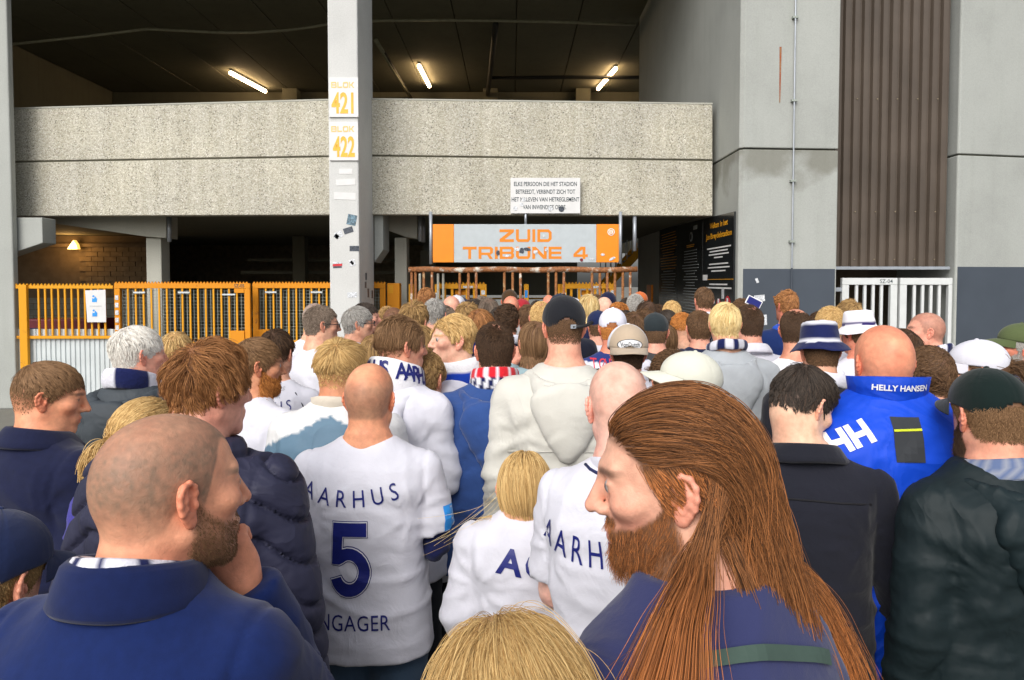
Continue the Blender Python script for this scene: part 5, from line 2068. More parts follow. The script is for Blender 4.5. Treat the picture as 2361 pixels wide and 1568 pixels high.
def make_hair(c, hair, mask, beard, mult):
    st, colr = hair[0], hair[1]
    ho = dict(hair[2]) if len(hair) > 2 else {}
    ppm = px_per_m(c.d)
    r0 = max(.00028, .23 / ppm)
    rng = c.rng
    if st not in ('bald', 'buzz', 'pony', 'none'):
        s = dict(HSTY[st])
        s.update(ho)
        La, Lb = s['L']
        if st not in ('long', 'bob', 'crop'):
            La, Lb, s['lift'] = La * .86, Lb * .86, s['lift'] * .85
        Lm = (La + Lb) / 2
        N = int(np.clip(6.5 * .055 / (min(Lm, .12) * 2 * r0), 500, 12000) * mult * s.get('mult', 1))
        wt = c.hm.copy()
        if c.hat:
            wt = wt * (c.h[:, 2] < .034 + .012 * (c.h[:, 1] > 0) - .030 * sstep(-.02, -.09, c.h[:, 1]) * (1 if c.hat == 1 else 0))
        if s.get('keep') is not None:
            wt = wt * s['keep'](c.h)
        p, n = roots_on(c, wt, N)
        if p is None:
            return
        hl = ((p - c.hc) @ c.R) / c.hs
        crown = np.array(s.get('whorl', (.012, -.060, .100)))
        tg = hl - crown
        nl = n @ c.R
        tg = unit(tg - nl * (tg * nl).sum(1, keepdims=True))
        L = rng.uniform(La, Lb, N) * c.hs
        sd = s.get('side', .55)
        L = L * (sd + (1 - sd) * sstep(-.01, .07, hl[:, 2]))
        if s.get('lenfn'):
            L = L * s['lenfn'](hl)
        comb = None
        if s.get('comb') is not None:
            cb = np.tile(np.array(s['comb'], np.float32), (N, 1))
            cb = cb * sstep(.0, .06, hl[:, 2])[:, None]
            comb = cb @ c.R.T
        if s.get('part'):
            comb_l = s['part'](hl)
            comb = comb_l @ c.R.T
            tg = comb_l - nl * (comb_l * nl).sum(1, keepdims=True)
            tg = unit(tg)
        pts = grow(p, n, L, s['n'] if c.d < 4 else max(4, s['n'] - 3), pusher(c, .003, s.get('sh', False)), tg @ c.R.T, s['lift'], comb, s.get('pull', (0, 0, -1)), s.get('g', .04), s['turb'], s.get('tf', 14.0), 1.0, s.get('curl', 0), s.get('cf', 60), s['clump'], int(np.clip(N / 12, 40, 420)), c.seed, rng, s.get('fan', .20), s.get('bend', 0.0), 1, (c.hc, c.R, c.hs), s.get('hug', .45))
        t = np.linspace(0, 1, pts.shape[1])[None]
        rad = r0 * (1 - .55 * t ** 2) * rng.uniform(.8, 1.25, (N, 1))
        c.hairobj = hair_obj('hair', pts, rad, hair_mat(colr), c.root)
    elif st == 'pony':
        N = int(np.clip(6.5 * .055 / (.12 * 2 * r0), 600, 7000))
        p, n = roots_on(c, c.hm, N)
        hl = ((p - c.hc) @ c.R) / c.hs
        tie = np.array(ho.get('tie', (0, -.118, .02)))
        tgt = tie + rng.normal(0, .008, (N, 3))
        T = 9
        pts = np.zeros((N, T, 3), np.float32)
        push = pusher(c, .006)
        for i in range(T):
            t = i / (T - 1)
            w = hl * (1 - t) + tgt * t
            pts[:, i] = push(((w * c.hs) @ c.R.T + c.hc).astype(np.float32)) if 0 < i < T - 1 else (w * c.hs) @ c.R.T + c.hc
        M2 = N // 3
        tp = (tie + rng.normal(0, .010, (M2, 3))) * c.hs @ c.R.T + c.hc
        nb = unit(np.array((0, -1.0, .25)) + rng.normal(0, .2, (M2, 3))) @ c.R.T
        tail = grow(tp.astype(np.float32), nb.astype(np.float32), rng.uniform(.16, .28, M2) * ho.get('len', 1), T, pusher(c, .004, True), None, 1.0, None, (0, 0, -1), .35, .12, 14, 1.0, 0, 60, .5, 30, c.seed, rng, .1)
        pts = np.concatenate([pts, tail])
        rad = np.full((len(pts), T), r0)
        hair_obj('hair', pts, rad, hair_mat(colr), c.root)
    if beard and beard[0] != 'stubble':
        La, Lb = beard[2]
        N = int(np.clip(.020 * 9 / ((La + Lb) / 2 * 2 * r0), 300, 6000))
        p, n = roots_on(c, c.bm, N)
        dn = np.array((0, .30, -.9)) @ c.R.T
        L = rng.uniform(La, Lb, N)
        hl = ((p - c.hc) @ c.R) / c.hs
        L = L * (.45 + .55 * sstep(-.05, -.09, hl[:, 2]))
        pts = grow(p, n, L, 7, lambda a: a, np.tile(dn, (N, 1)), .30, None, (0, 0, -1), .12, .16, 22, 1.0, beard[4] if len(beard) > 4 else 0, 60, .30, max(30, N // 10), c.seed, rng, .22)
        hair_obj('beard', pts, np.full((N, 7), r0 * .62) * np.linspace(1, .5, 7)[None], hair_mat(beard[1]), c.root)


# ------------------------------------------------------------------ collars, hoods, scarves, hats
def collar(c, col, h=.035, r=(.078, .074), z=1.475, tilt=.022, flare=.0, mat='cotton', name='collar', th=.007, cy=-.012, fold=False):
    sc = c.sc
    if fold:
        prof = [(0, -.03), (.002, h), (.010, h + .006), (.020, h - .002), (.040 + flare, -.006), (.036 + flare, -.014), (.014, h - .014), (.010, -.03)]
    else:
        prof = [(0, -.03), (flare, h), (flare + th, h), (th, -.03)]
    prof = [(a * sc, b * sc) for a, b in prof]
    k = .5 + .5 * c.bw
    return ring(name, c, (0, cy * sc, z * sc), r[0] * sc * k, r[1] * sc * k, prof, MF[mat], col, tilt * sc, 44, .003, c.shirt, sub=3)


def hood(c, col, mat='fleece', drop=0.0, size=1.0, crisp=False, rim=.011):
    """hood lying folded on the upper back: flat V shaped bag, hollow behind the neck, hemmed opening"""
    sc = c.sc
    g = c.gs * .75
    f = Field(axis(-.22 * sc, .22 * sc, g), axis(-.29 * sc, .14 * sc, g), axis(1.14 * sc, 1.60 * sc, g))
    yb = -(LEVELS_T['jacket'][4][2] * (.4 + .6 * c.bw) + .012)

    def pt(x, y, z):
        return (x * size * sc, y * sc, ((z - 1.45) * size + 1.45 - drop) * sc)
    s = sc
    f.ell(pt(0, yb + .004, 1.405), (.112 * s * size, .044 * s, .075 * s * size), .02)
    f.ell(pt(0, yb - .002, 1.345), (.080 * s * size, .036 * s, .075 * s * size), .04)
    f.ell(pt(0, yb - .004, 1.290), (.042 * s * size, .028 * s, .060 * s * size), .04)
    for q in (-1, 1):
        f.cone(pt(q * .075, yb + .045, 1.445), pt(q * .104, -.02, 1.470), .034 * s, .026 * s, .02)
        f.cone(pt(q * .104, -.02, 1.470), pt(q * .055, .080, 1.420), .025 * s, .018 * s, .02)
    f.ell(pt(0, -.075, 1.520), (.082 * s * size, .075 * s, .072 * s), .012, 's')
    f.ell(pt(0, yb + .012, 1.465), (.066 * s * size, .020 * s, .050 * s), .012, 's')
    loop = []
    for k in range(29):
        a = 2 * math.pi * k / 28
        cb = -math.cos(a)
        loop.append(pt(.106 * math.sin(a), (-.03 + (.030 + yb) * -cb * -1) if cb > 0 else -.03 - .105 * cb, 1.484 - .040 * max(0, -cb) - .026 * max(0, cb) ** 2))
    for a, b in zip(loop, loop[1:]):
        f.cone(a, b, rim * s, rim * s, .005)
    return cloth(c, 'hood', f, g, MF[mat], col, .010 if not crisp else .016, 1.4, 1, None, c.shirt)


def scarf(c, colfn, z=1.505, r=(.078, .082), tilt=.030, th=.024, hgt=.042, noise=.010, tails=False, cy=-.012):
    sc = c.sc
    prof = [((th * math.cos(a) + th) * sc, hgt * math.sin(a) * sc) for a in np.linspace(0, 2 * math.pi, 14, endpoint=False)]
    k = .5 + .5 * c.bw
    o = ring('scarf', c, (0, cy * sc, z * sc), r[0] * sc * k, r[1] * sc * k, prof, MF['knit'], colfn, tilt * sc, 60, noise, None, sub=2)
    return o


def headframe(c):
    return lambda v: (np.asarray(v) * c.hs) @ c.R.T + c.hc


def cap(c, col, yaw=0.0, tiltf=0.0, brim_col=None, back_hole=True, front_col=None, strap_tail=False, patch=None, mat='cotton', lift=0.0, big=1.0, brim=True, bcurve=.020):
    """peaked cap in the head frame, turned by yaw (180 = worn backwards)"""
    fr = headframe(c)
    ca, sa = math.cos(-yaw * DEG), math.sin(-yaw * DEG)
    tf = tiltf * DEG

    def W(v):
        v = np.asarray(v, float)
        y = v[:, 1] * math.cos(tf) - (v[:, 2] - .05) * math.sin(tf)
        z = v[:, 1] * math.sin(tf) + (v[:, 2] - .05) * math.cos(tf) + .05
        return fr(np.stack([v[:, 0] * ca - y * sa, v[:, 0] * sa + y * ca, z + lift], -1))
    cen = np.array((0, -.008, .040))
    rr = np.array((.0865, .1085, .0930)) * big
    na, nt = (120, 30) if c.d < 3.2 else (72, 16)

    def edge_z(a):
        return .030 + .018 * np.cos(a) - .036 * np.maximum(0, -np.cos(a)) ** 1.5
    an = np.linspace(0, 2 * math.pi, na, endpoint=False)
    T = np.linspace(0, 1, nt)
    A, TT = np.meshgrid(an, T, indexing='ij')
    ze = edge_z(A)
    e0 = np.arcsin(np.clip((ze - cen[2]) / rr[2], -1, 1))
    el = math.pi / 2 + (e0 - math.pi / 2) * TT
    seam = np.minimum(np.abs(((A + math.pi / 6) % (math.pi / 3)) - math.pi / 6), 9)
    k = 1 - .010 * np.exp(-(seam / .035) ** 2) * np.sin(el * 1.0) ** 0
    frontup = 1 + .06 * np.exp(-(A - 0) ** 2 / .5) * np.sin(2 * np.clip(el, 0, 1.57)) + .06 * np.exp(-(A - 2 * math.pi) ** 2 / .5) * np.sin(2 * np.clip(el, 0, 1.57))
    k = k * frontup
    X = cen[0] + rr[0] * np.cos(el) * np.sin(A) * k
    Y = cen[1] + rr[1] * np.cos(el) * np.cos(A) * k
    Z = cen[2] + rr[2] * np.sin(el) * (1 - .012 * np.exp(-(seam / .035) ** 2))
    v = np.stack([X, Y, Z], -1).reshape(-1, 3)
    i = np.arange(na)[:, None]
    j = np.arange(nt - 1)[None]
    i2 = (i + 1) % na
    q = np.stack([i * nt + j, i * nt + j + 1, i2 * nt + j + 1, i2 * nt + j], -1)
    am = (an + math.pi / na)[:, None] * np.ones((1, nt - 1))
    daz = np.abs(am - math.pi)
    zm = (Z[:, :-1] + Z[:, 1:]) / 2
    keep = np.ones(am.shape, bool)
    if back_hole:
        keep = ~((daz * .105 / .045) ** 2 + ((zm - .014) / .030) ** 2 < 1)
        keep |= zm < edge_z(am) + .014
    q = q[keep].reshape(-1, 4)
    cv = np.tile(np.array(col, np.float32), (len(v), 1))
    if front_col is not None:
        fm = (np.cos(A) > .30).reshape(-1)
        cv[fm] = front_col
    vi = cen + (v - cen) * .975
    n = len(v)
    # rim joins outer and inner skins
    V = np.concatenate([v, vi])
    Qs = [q, q[:, ::-1] + n]
    edges = {}
    for t in q.tolist():
        for a, b in zip(t, t[1:] + t[:1]):
            if (b, a) in edges:
                del edges[(b, a)]
            else:
                edges[(a, b)] = 1
    rim = np.array([[b, a, a + n, b + n] for a, b in edges if a % nt != 0 or b % nt != 0])
    if len(rim):
        Qs.append(rim)
    o = bpy.data.objects.new('cap', np_mesh('cap', W(V), np.concatenate(Qs), MF[mat], np.concatenate([cv, cv])))
    link(o, c.root)
    bc = brim_col if brim_col is not None else (front_col if front_col is not None else col)
    if brim:
        u = np.linspace(-1, 1, 21)
        w = np.linspace(0, 1, 8)
        Uu, Ww = np.meshgrid(u, w, indexing='ij')
        aa = Uu * 1.15
        e = np.arcsin(np.clip((edge_z(aa) - cen[2]) / rr[2], -1, 1))
        bx = rr[0] * np.cos(e) * np.sin(aa) * 1.0
        by = cen[1] + rr[1] * np.cos(e) * np.cos(aa)
        ln = .074 * (1 - np.abs(Uu) ** 2.6)
        x = bx * (1 + .02 * Ww)
        y = by + ln * Ww + .004 * Ww
        z = edge_z(aa) + .002 - bcurve * (bx / .075) ** 2 * Ww - .014 * Ww
        vt = np.stack([x, y, z], -1).reshape(-1, 3)
        vb = vt - np.array((0, 0, .0035))
        i = np.arange(20)[:, None]
        j = np.arange(7)[None]
        q = np.stack([i * 8 + j, (i + 1) * 8 + j, (i + 1) * 8 + j + 1, i * 8 + j + 1], -1).reshape(-1, 4)
        rimq = np.array([[i * 8 + 7, (i + 1) * 8 + 7, (i + 1) * 8 + 7 + 168, i * 8 + 7 + 168] for i in range(20)])
        link(bpy.data.objects.new('brim', np_mesh('brim', W(np.concatenate([vt, vb])), np.concatenate([q, q[:, ::-1] + 168, rimq]), MF[mat], bc)), o)
    bt = bmesh.new()
    bmesh.ops.create_uvsphere(bt, u_segments=10, v_segments=6, radius=.008)
    me = bpy.data.meshes.new('button')
    vv = W(np.array([q_.co[:] for q_ in bt.verts]) * (1, 1, .6) + np.array((0, cen[1], cen[2] + rr[2])))
    for q_, p_ in zip(bt.verts, vv):
        q_.co = p_
    bt.to_mesh(me)
    bt.free()
    a = me.attributes.new('Col', 'FLOAT_COLOR', 'POINT')
    a.data.foreach_set('color', np.tile(np.array((*col, 1), np.float32), (len(me.vertices), 1)).ravel())
    me.materials.append(MF[mat])
    link(bpy.data.objects.new('button', me), o)
    c.capW = W
    c.last = (W(v), np.concatenate(Qs[:1]))
    return o


def bucket_hat(c, colfn, tilt=0):
    fr = headframe(c)
    prof = [(0.001, .142), (.05, .141), (.072, .137), (.080, .128), (.087, .09), (.0935, .050), (.098, .046), (.120, .024), (.136, .008), (.1365, .004), (.133, .005), (.096, .042), (.090, .05), (.082, .09), (.074, .126), (.001, .134)]
    na = 56
    an = np.linspace(0, 2 * math.pi, na, endpoint=False)
    pr = np.array(prof)
    tt = np.linspace(0, len(pr) - 1, 46)
    pr = np.stack([np.interp(tt, np.arange(len(pr)), pr[:, 0]), np.interp(tt, np.arange(len(pr)), pr[:, 1])], -1)
    m = len(pr)
    A, Rr = np.meshgrid(an, np.arange(m), indexing='ij')
    r = pr[Rr, 0]
    z = pr[Rr, 1] + .006 * np.sin(A * 3 + c.seed) * sstep(.09, .135, r)
    v = np.stack([r * .92 * np.sin(A), -.010 + r * 1.08 * np.cos(A), z], -1).reshape(-1, 3)
    v = v + vnoise3(v * 30) * .0025
    i = np.arange(na)[:, None]
    j = np.arange(m - 1)[None]
    i2 = (i + 1) % na
    q = np.stack([i * m + j, i * m + j + 1, i2 * m + j + 1, i2 * m + j], -1).reshape(-1, 4)
    col = colfn(np.stack([r.ravel(), z.ravel()], -1))
    o = bpy.data.objects.new('bucket_hat', np_mesh('bucket_hat', fr(v), q, MF['cotton'], col))
    return link(o, c.root)


def glasses(c, dark=False):
    fr = headframe(c)
    o = None
    mb = MB()
    for s in (-1, 1):
        pts = [(s * (.034 + .022 * math.cos(a)), .112 - .012 * abs(math.cos(a)) * (math.cos(a) > 0), .006 + .017 * math.sin(a)) for a in np.linspace(0, 2 * math.pi, 15)]
        mb.tube([Vector(p) for p in fr(np.array(pts))], .0022, 5)
        mb.tube([Vector(p) for p in fr(np.array([(s * .056, .098, .010), (s * .077, .05, .012), (s * .080, -.002, .014)]))], .0022, 5)
    mb.tube([Vector(p) for p in fr(np.array([(-.012, .116, .010), (.012, .116, .010)]))], .002, 5)
    o = mb.build('glasses', M['rubber'], c.root)
    if dark:
        for s in (-1, 1):
            pts = fr(np.array([(s * (.034 + .021 * math.cos(a)), .1115 - .012 * abs(math.cos(a)) * (math.cos(a) > 0), .006 + .016 * math.sin(a)) for a in np.linspace(0, 2 * math.pi, 12, endpoint=False)]))
            nrm = Vector((c.R @ np.array((0, 1, 0))).tolist()) * .002
            MB().prism([Vector(p) for p in pts], nrm).build('lens', M['rubber'], o)
    return o


def shirt_text(c, s, h, z, xs=.8, arc=0.0, mat='navy_print', bold=0.0, sp=1.0, x=0.0, name='lettering', lift=.003, ray=(0, 1, 0), ux=None, bvh=None, rot=0.0, parent=None, org=None, tx=None):
    if not hasattr(c, 'shirt_bvh'):
        c.last = c.shirt_last
        c.shirt_bvh = bvh_of(c)
    ray = Vector(ray).normalized()
    ux = Vector(ux) if ux is not None else Vector((ray.y, -ray.x, 0))
    o = org if org is not None else (ux.x * x * c.sc, ux.y * x * c.sc, z * c.sc)
    return wrap_text(name, tx or text2d(s, bold, sp), M[mat] if isinstance(mat, str) else mat, parent or c.shirt, bvh or c.shirt_bvh, h * c.sc, o, ux=tuple(ux), uy=(0, 0, 1), ray=tuple(ray), xs=xs, arc=arc, lift=lift, back=.6, rot=rot)
# ------------------------------------------------------------------ the crowd
WHITE, OFFW, CREAM = (.64, .64, .71), (.56, .56, .58), (.57, .56, .51)
NAVY, DNAVY, BLACK = (.010, .015, .075), (.007, .009, .022), (.006, .006, .008)


def zjersey(yoke=None, zy=1.38, cuff=None, base=WHITE, collar_c=None):
    def f(v, c):
        col = np.tile(np.array(base, np.float32), (len(v), 1))
        z = v[:, 2] / c.sc
        if yoke is not None:
            col[z > zy + .10 * np.abs(v[:, 0]) / c.sc] = yoke
        if cuff is not None:
            for a, b in c.cuff:
                ab = b - a
                L = np.linalg.norm(ab)
                t = ((v - a) @ ab) / L
                r = np.linalg.norm((v - a) - t[:, None] * ab / L, axis=1)
                col[(t > L - .028 * c.sc) & (r < .11 * c.sc)] = cuff
        return col
    return f


def stripes(cols, n=6, phase=0.0):
    def f(i):
        k = np.floor((i[:, 0] / (2 * math.pi) + phase) * n).astype(int) % len(cols)
        return np.array(cols, np.float32)[k]
    return f


def bands(lo, hi, cut=0.0):
    def f(i):
        return np.where((i[:, 2] > cut)[:, None], np.array(hi, np.float32), np.array(lo, np.float32))
    return f


def sleeve(c, side, col, name='undershirt', r=.046, a=.55):
    sh, el, wr = c.arm[side]
    sc = c.sc
    s0 = sh + (el - sh) * a
    f = Field(*[axis(min(s0[i], el[i], wr[i]) - .09, max(s0[i], el[i], wr[i]) + .09, c.gs) for i in range(3)])
    f.cone(tuple(s0), tuple(el), (r + .008) * sc, (r + .006) * sc, .01)
    f.cone(tuple(el), tuple(wr), (r + .006) * sc, .036 * sc, .015, flat=True)
    return cloth(c, name, f, c.gs, MF['cotton'], col, .008, 1.5)


def backseam(c, pts, col, r=.004, name='seam', ray=(0, 1, 0)):
    """thin piping laid on the garment along points (x, z) of its back"""
    b = bvh_of_shirt(c)
    out = []
    for x, z in pts:
        h = b.ray_cast(Vector((x * c.sc, -.7, z * c.sc)), Vector(ray), 1.5)[0]
        if h is not None:
            out.append(h - Vector(ray) * .001)
    if len(out) > 1:
        t = NT('piping')
        t.color(col)
        o = MB().tube(out, r, 6).build(name, t.set(Roughness=.9), c.shirt, smooth=True)
        return o


def bvh_of_shirt(c):
    if not hasattr(c, 'shirt_bvh'):
        c.last = c.shirt_last
        c.shirt_bvh = bvh_of(c)
    return c.shirt_bvh


def patch2d(w, h, n=10):
    """rectangle as 2D lettering data"""
    return np.array([(-w / 2, -h / 2), (w / 2, -h / 2), (w / 2, h / 2), (-w / 2, h / 2)]), [[0, 1, 2], [0, 2, 3]]


def ellipse2d(w, h, n=28):
    v = [(0, 0)] + [(w / 2 * math.cos(2 * math.pi * k / n), h / 2 * math.sin(2 * math.pi * k / n)) for k in range(n)]
    return np.array(v), [[0, 1 + k, 1 + (k + 1) % n] for k in range(n)]


M['strap_green'] = m_plain('strap_green', (.05, .085, .07), .8)
M['pale_letter'] = m_plain('pale_letter', (.40, .41, .43), .8)
M['dark_stripe'] = m_plain('dark_stripe', (.028, .032, .038), .8)
M['lime'] = m_plain('lime_piping', (.55, .62, .02), .7)
M['badge_blue'] = m_plain('badge_blue', (.05, .33, .75), .6)
M['leather'] = m_plain('tan_leather', (.36, .19, .07), .6)
M['white_print'] = m_plain('white_print', (.80, .80, .82), .6)
M['jersey_red'] = m_plain('jersey_red', (.55, .03, .05), .7)

# ---- foreground ------------------------------------------------------------
c = person('shaven headed man with short beard in navy blazer, hand at his chin', 392, 950, 1.04, 6, 41, 4, -3, skin=(.72, .33, .20), hs=.98, hair=('buzz', 'ash'), mask=dict(recess=.022, shift=.008, dens=.95, fade=.012, crown=.085, crown_left=.78), beard=('short', 'midbrown', (.004, .008), .62),
           wear=('coat', (.0055, .016, .085)), bulk=1.0, hshift=.03, arms=('down', ((.155, -.008, 1.388), (.155, .200, 1.175), (.088, .135, 1.425))), th=.001, face=True, hands=('relaxed', ('fist', (-.5, .6, .5))), shirt_name='blazer', lean=.03)
collar(c, (.005, .012, .062), h=.046, r=(.069, .070), z=1.482, tilt=.020, flare=.000, mat='wool', fold=True)
scarf(c, stripes([WHITE, WHITE, NAVY], 30), z=1.497, r=(.056, .062), th=.012, hgt=.036, noise=.003)
c = person('long haired bearded man in purple blue jacket with a green strap, seen in profile', 1556, 880, 1.0, -42, -79, 9, 0, skin=(.70, .37, .26), hair=('none', 'chestnut'), beard=('full', 'chestnut', (.012, .031), .95, .003),
           wear=('jacket', (.032, .038, .112)), bulk=1.06, th=.014, face=True, lean=.035, hs=1.04, mask=dict(shift=.004))
PB = c
collar(c, (.026, .031, .092), h=.010, r=(.086, .084), z=1.452, tilt=.022, flare=.002, th=.010)
c = person('light brown haired woman at the bottom edge, only her windblown head showing', 1165, 1408, .74, 4, 0, 10, skin='pink', hair=('bob', 'blond', dict(L=(.16, .28), lift=.18, turb=.12, clump=.60, mult=2.4, whorl=(-.01, .03, .116), pull=(.30, 0, -1), fan=.20)), wear=('jacket', (.03, .03, .05)), th=.016, lean=.03)
c = person('child in a plain navy cap cut off by the left edge of the photo', -26, 1182, 1.3, 10, 10, 14, skin='fair', hair=('crop', 'darkblond'), wear=('jacket', NAVY), th=.012, hat=1)
cap(c, (.012, .022, .075), yaw=0, big=1.02)
c = person('tousled auburn haired teenager in a quilted navy jacket behind the shaven man', 483, 757, 1.78, 4, 40, 6, skin='pink', hair=('messy', 'auburn', dict(L=(.075, .120), lift=.52, mult=1.3)), wear=('puffer', (.024, .025, .052)), bulk=1.05, th=.040, arms=(((.172, -.008, 1.388), (.236, -.04, 1.13), (.25, .03, .9)), ((.172, -.008, 1.388), (.232, -.04, 1.13), (.245, .03, .9))), hshift=.03, step_mul=.7)
c = person('brown haired man in a navy overcoat looking right at the left edge', 112, 820, 2.3, 22, 66, 12, skin=(.72, .31, .175), hair=('side', 'midbrown', dict(L=(.022, .040), comb=(.3, .6, .0), side=.12, turb=.14)), mask=dict(fade=.03), wear=('coat', (.009, .012, .040)), bulk=1.02, th=.022, face=True)
collar(c, (.009, .012, .040), h=.040, r=(.080, .078), z=1.468, tilt=.022, flare=.012, mat='wool', fold=True)
c = person('white haired man in dark grey rain jacket with folded hood', 318, 740, 2.85, 10, 42, 4, skin='pink', hair=('tuft', 'white', dict(L=(.038, .065), lift=.32, mult=1.3, hug=.6)), wear=('rain', (.050, .060, .070)), bulk=1.05, th=.022, fabric='nylon')
hood(c, (.050, .060, .070), 'nylon', drop=.01, size=1.15, crisp=True)
scarf(c, stripes([WHITE, WHITE, NAVY, WHITE, WHITE], 5, .10), z=1.515, r=(.072, .078), th=.014, hgt=.040, noise=.004)
c = person('blonde woman half hidden between the white haired man and the auburn teenager', 408, 758, 3.9, 0, -6, 0, hair=('bob', 'blond'), wear=('jacket', (.02, .02, .025)), th=.018)
c = person('blonde woman with pinned up hair behind the shaven man, purple jacket', 336, 912, 2.02, 12, 25, 6, hair=('pony', 'blond', dict(tie=(-.01, -.112, -.01), len=.4)), wear=('jacket', (.05, .045, .26)), th=.012, bulk=.92)
c = person('bearded man in white jersey facing right beside the auburn teenager', 594, 771, 2.95, 30, 62, 6, skin='tan', hair=('short', 'midbrown', dict(L=(.03, .055), comb=(0, .7, 0))), beard=('short', 'ginger', (.010, .022), .85), wear=('tee', WHITE), zone=zjersey(cuff=NAVY), th=.018, face=True)
c = person('dark brown haired man from behind in white shirt with bank lettering', 637, 752, 3.45, 4, 8, 2, hair=('short', 'darkbrown', dict(L=(.03, .06), side=.2)), mask=dict(fade=.01), wear=('tee', WHITE), th=.02, bulk=1.04)
shirt_text(c, 'Arbejdernes', .026, 1.452, .9, 0, 'pale_letter', x=-.0)
shirt_text(c, 'Landsbank', .026, 1.418, .9, 0, 'pale_letter', x=-.0)
shirt_text(c, 'AARHUS', .048, 1.350, .80, -1.6, 'navy_print', sp=1.5, x=-.01)
backseam(c, [(.13, 1.44), (.17, 1.38), (.19, 1.31)], DNAVY, .003)
c = person('blond spiky haired man in slate blue jacket with cream yoke', 783, 762, 2.65, 2, 14, 0, skin='tan', hair=('tuft', 'blond', dict(L=(.045, .085), lift=.50, mult=1.15, side=.16)), mask=dict(fade=.02), wear=('jacket', (.115, .20, .28)), zone=lambda v, c: np.where(((v[:, 2] / c.sc > 1.475 - .50 * np.abs(v[:, 0]))[:, None]), np.array((.68, .68, .68), np.float32), np.array((.115, .20, .28), np.float32)), bulk=1.10, th=.035, fabric='nylon', amp=.010)
collar(c, (.60, .54, .45), h=.045, r=(.076, .072), z=1.475, tilt=.018, flare=.010, name='collar')

c = person('bald tanned man in white jersey with big number 5 on its back', 853, 839, 2.28, 0, 4, 4, skin=(.70, .31, .175), hair=('buzz', 'ash'), mask=dict(crown=.115, crown_y=.0, dens=.65), wear=('tee', WHITE), bulk=1.06, arms=('front', 'front'), th=.001, legs=(.055, .095, .155), amp=.009)
shirt_text(c, 'AARHUS', .052, 1.305, .82, -2.0, 'navy_print', sp=1.55, x=-.035)
F5 = [[(-0.038, 0.195), (0.005, 0.118), (0.069, 0.053), (0.148, 0.006), (0.237, -0.020), (0.331, -0.024), (0.423, -0.005), (0.506, 0.036), (0.576, 0.095), (0.626, 0.168), (0.655, 0.252), (0.659, 0.339), (0.638, 0.425), (0.595, 0.502), (0.531, 0.567), (0.452, 0.614), (0.363, 0.640), (0.269, 0.644), (0.177, 0.625), (0.094, 0.584), (0.165, 0.600), (0.190, 0.815), (0.620, 0.815), (0.620, 1.000), (0.030, 1.000), (-0.020, 0.420), (0.120, 0.420), (0.195, 0.453), (0.234, 0.476), (0.276, 0.488), (0.321, 0.489), (0.364, 0.477), (0.402, 0.455), (0.434, 0.423), (0.456, 0.383), (0.468, 0.339), (0.469, 0.294), (0.458, 0.249), (0.436, 0.210), (0.405, 0.177), (0.366, 0.154), (0.324, 0.142), (0.279, 0.141), (0.236, 0.153), (0.198, 0.175), (0.166, 0.207), (0.144, 0.247)]]
tx5 = poly2d(F5)
tx5 = (tx5[0] - np.array((.33, 0)), tx5[1])
def grow5(s):
    pts = np.array(F5[0])
    e = np.roll(pts, -1, 0) - pts
    nrm = unit(np.stack([-e[:, 1], e[:, 0]], -1))
    off = unit(nrm + np.roll(nrm, 1, 0))
    out = pts - off * s
    v, f = poly2d([[tuple(p) for p in out]])
    return v - np.array((.33, 0)), f
sgn = 1 if (lambda p: sum(p[i][0] * p[(i + 1) % len(p)][1] - p[(i + 1) % len(p)][0] * p[i][1] for i in range(len(p))))(F5[0]) > 0 else -1
shirt_text(c, '5', .228, 1.030, .76, x=-.03, mat='navy_print', name='number', lift=.0025, tx=grow5(.034 * sgn))
shirt_text(c, '5', .228, 1.030, .76, x=-.03, mat='white_print', name='number', lift=.0040, tx=grow5(.020 * sgn))
shirt_text(c, '5', .228, 1.030, .76, x=-.03, mat='navy_print', name='number', lift=.0055, tx=grow5(.006 * sgn))
shirt_text(c, 'TINGAGER', .050, .915, .76, 0, 'navy_print', sp=1.05, x=-.05)
shirt_text(c, '', .07, 1.235, 1.0, mat='blue_print', name='sleeve_badge', tx=patch2d(.055 / .07, .085 / .07), ray=(-.75, .65, 0), org=(.235 * c.sc, 0, 1.235 * c.sc), lift=.002)
for s_ in (0, 1):
    sleeve(c, s_, NAVY)

# ---- middle rows, left half -------------------------------------------------
c = person('grey haired man with sunglasses in white jersey by the mesh gate', 741, 702, 4.3, 40, 62, 4, hair=('crop', 'greybrown', dict(L=(.012, .02))), mask=dict(recess=.01), wear=('tee', WHITE), th=.012, face=True, bulk=1.05)
glasses(c, True)
shirt_text(c, '2', .10, 1.20, .9, 0, 'jersey_red', bold=.01, ray=(.5, .85, 0), x=-.05)
c = person('bald man in white jersey just behind the man with sunglasses', 727, 698, 4.9, 10, 20, 0, hair=('buzz', 'grey'), wear=('tee', WHITE), th=.002, hshift=0, bulk=1.05)
shirt_text(c, 'RO', .06, 1.27, .8, 0, 'navy_print', x=-.06)
c = person('grey haired man with glasses and white collar beside the pillar', 826, 702, 4.7, 50, 74, 0, hair=('short', 'grey', dict(L=(.03, .05))), wear=('shirt', WHITE), th=.018, face=True)
glasses(c)
collar(c, WHITE, fold=True, h=.03)
c = person('dark haired man in navy jacket in profile against the pillar', 843, 694, 5.3, 60, 84, 0, skin='pink', hair=('short', 'black', dict(L=(.02, .035))), beard=('stubble', 'darkbrown', (.004, .006), .5), wear=('jacket', (.015, .03, .085)), th=.016, face=True)
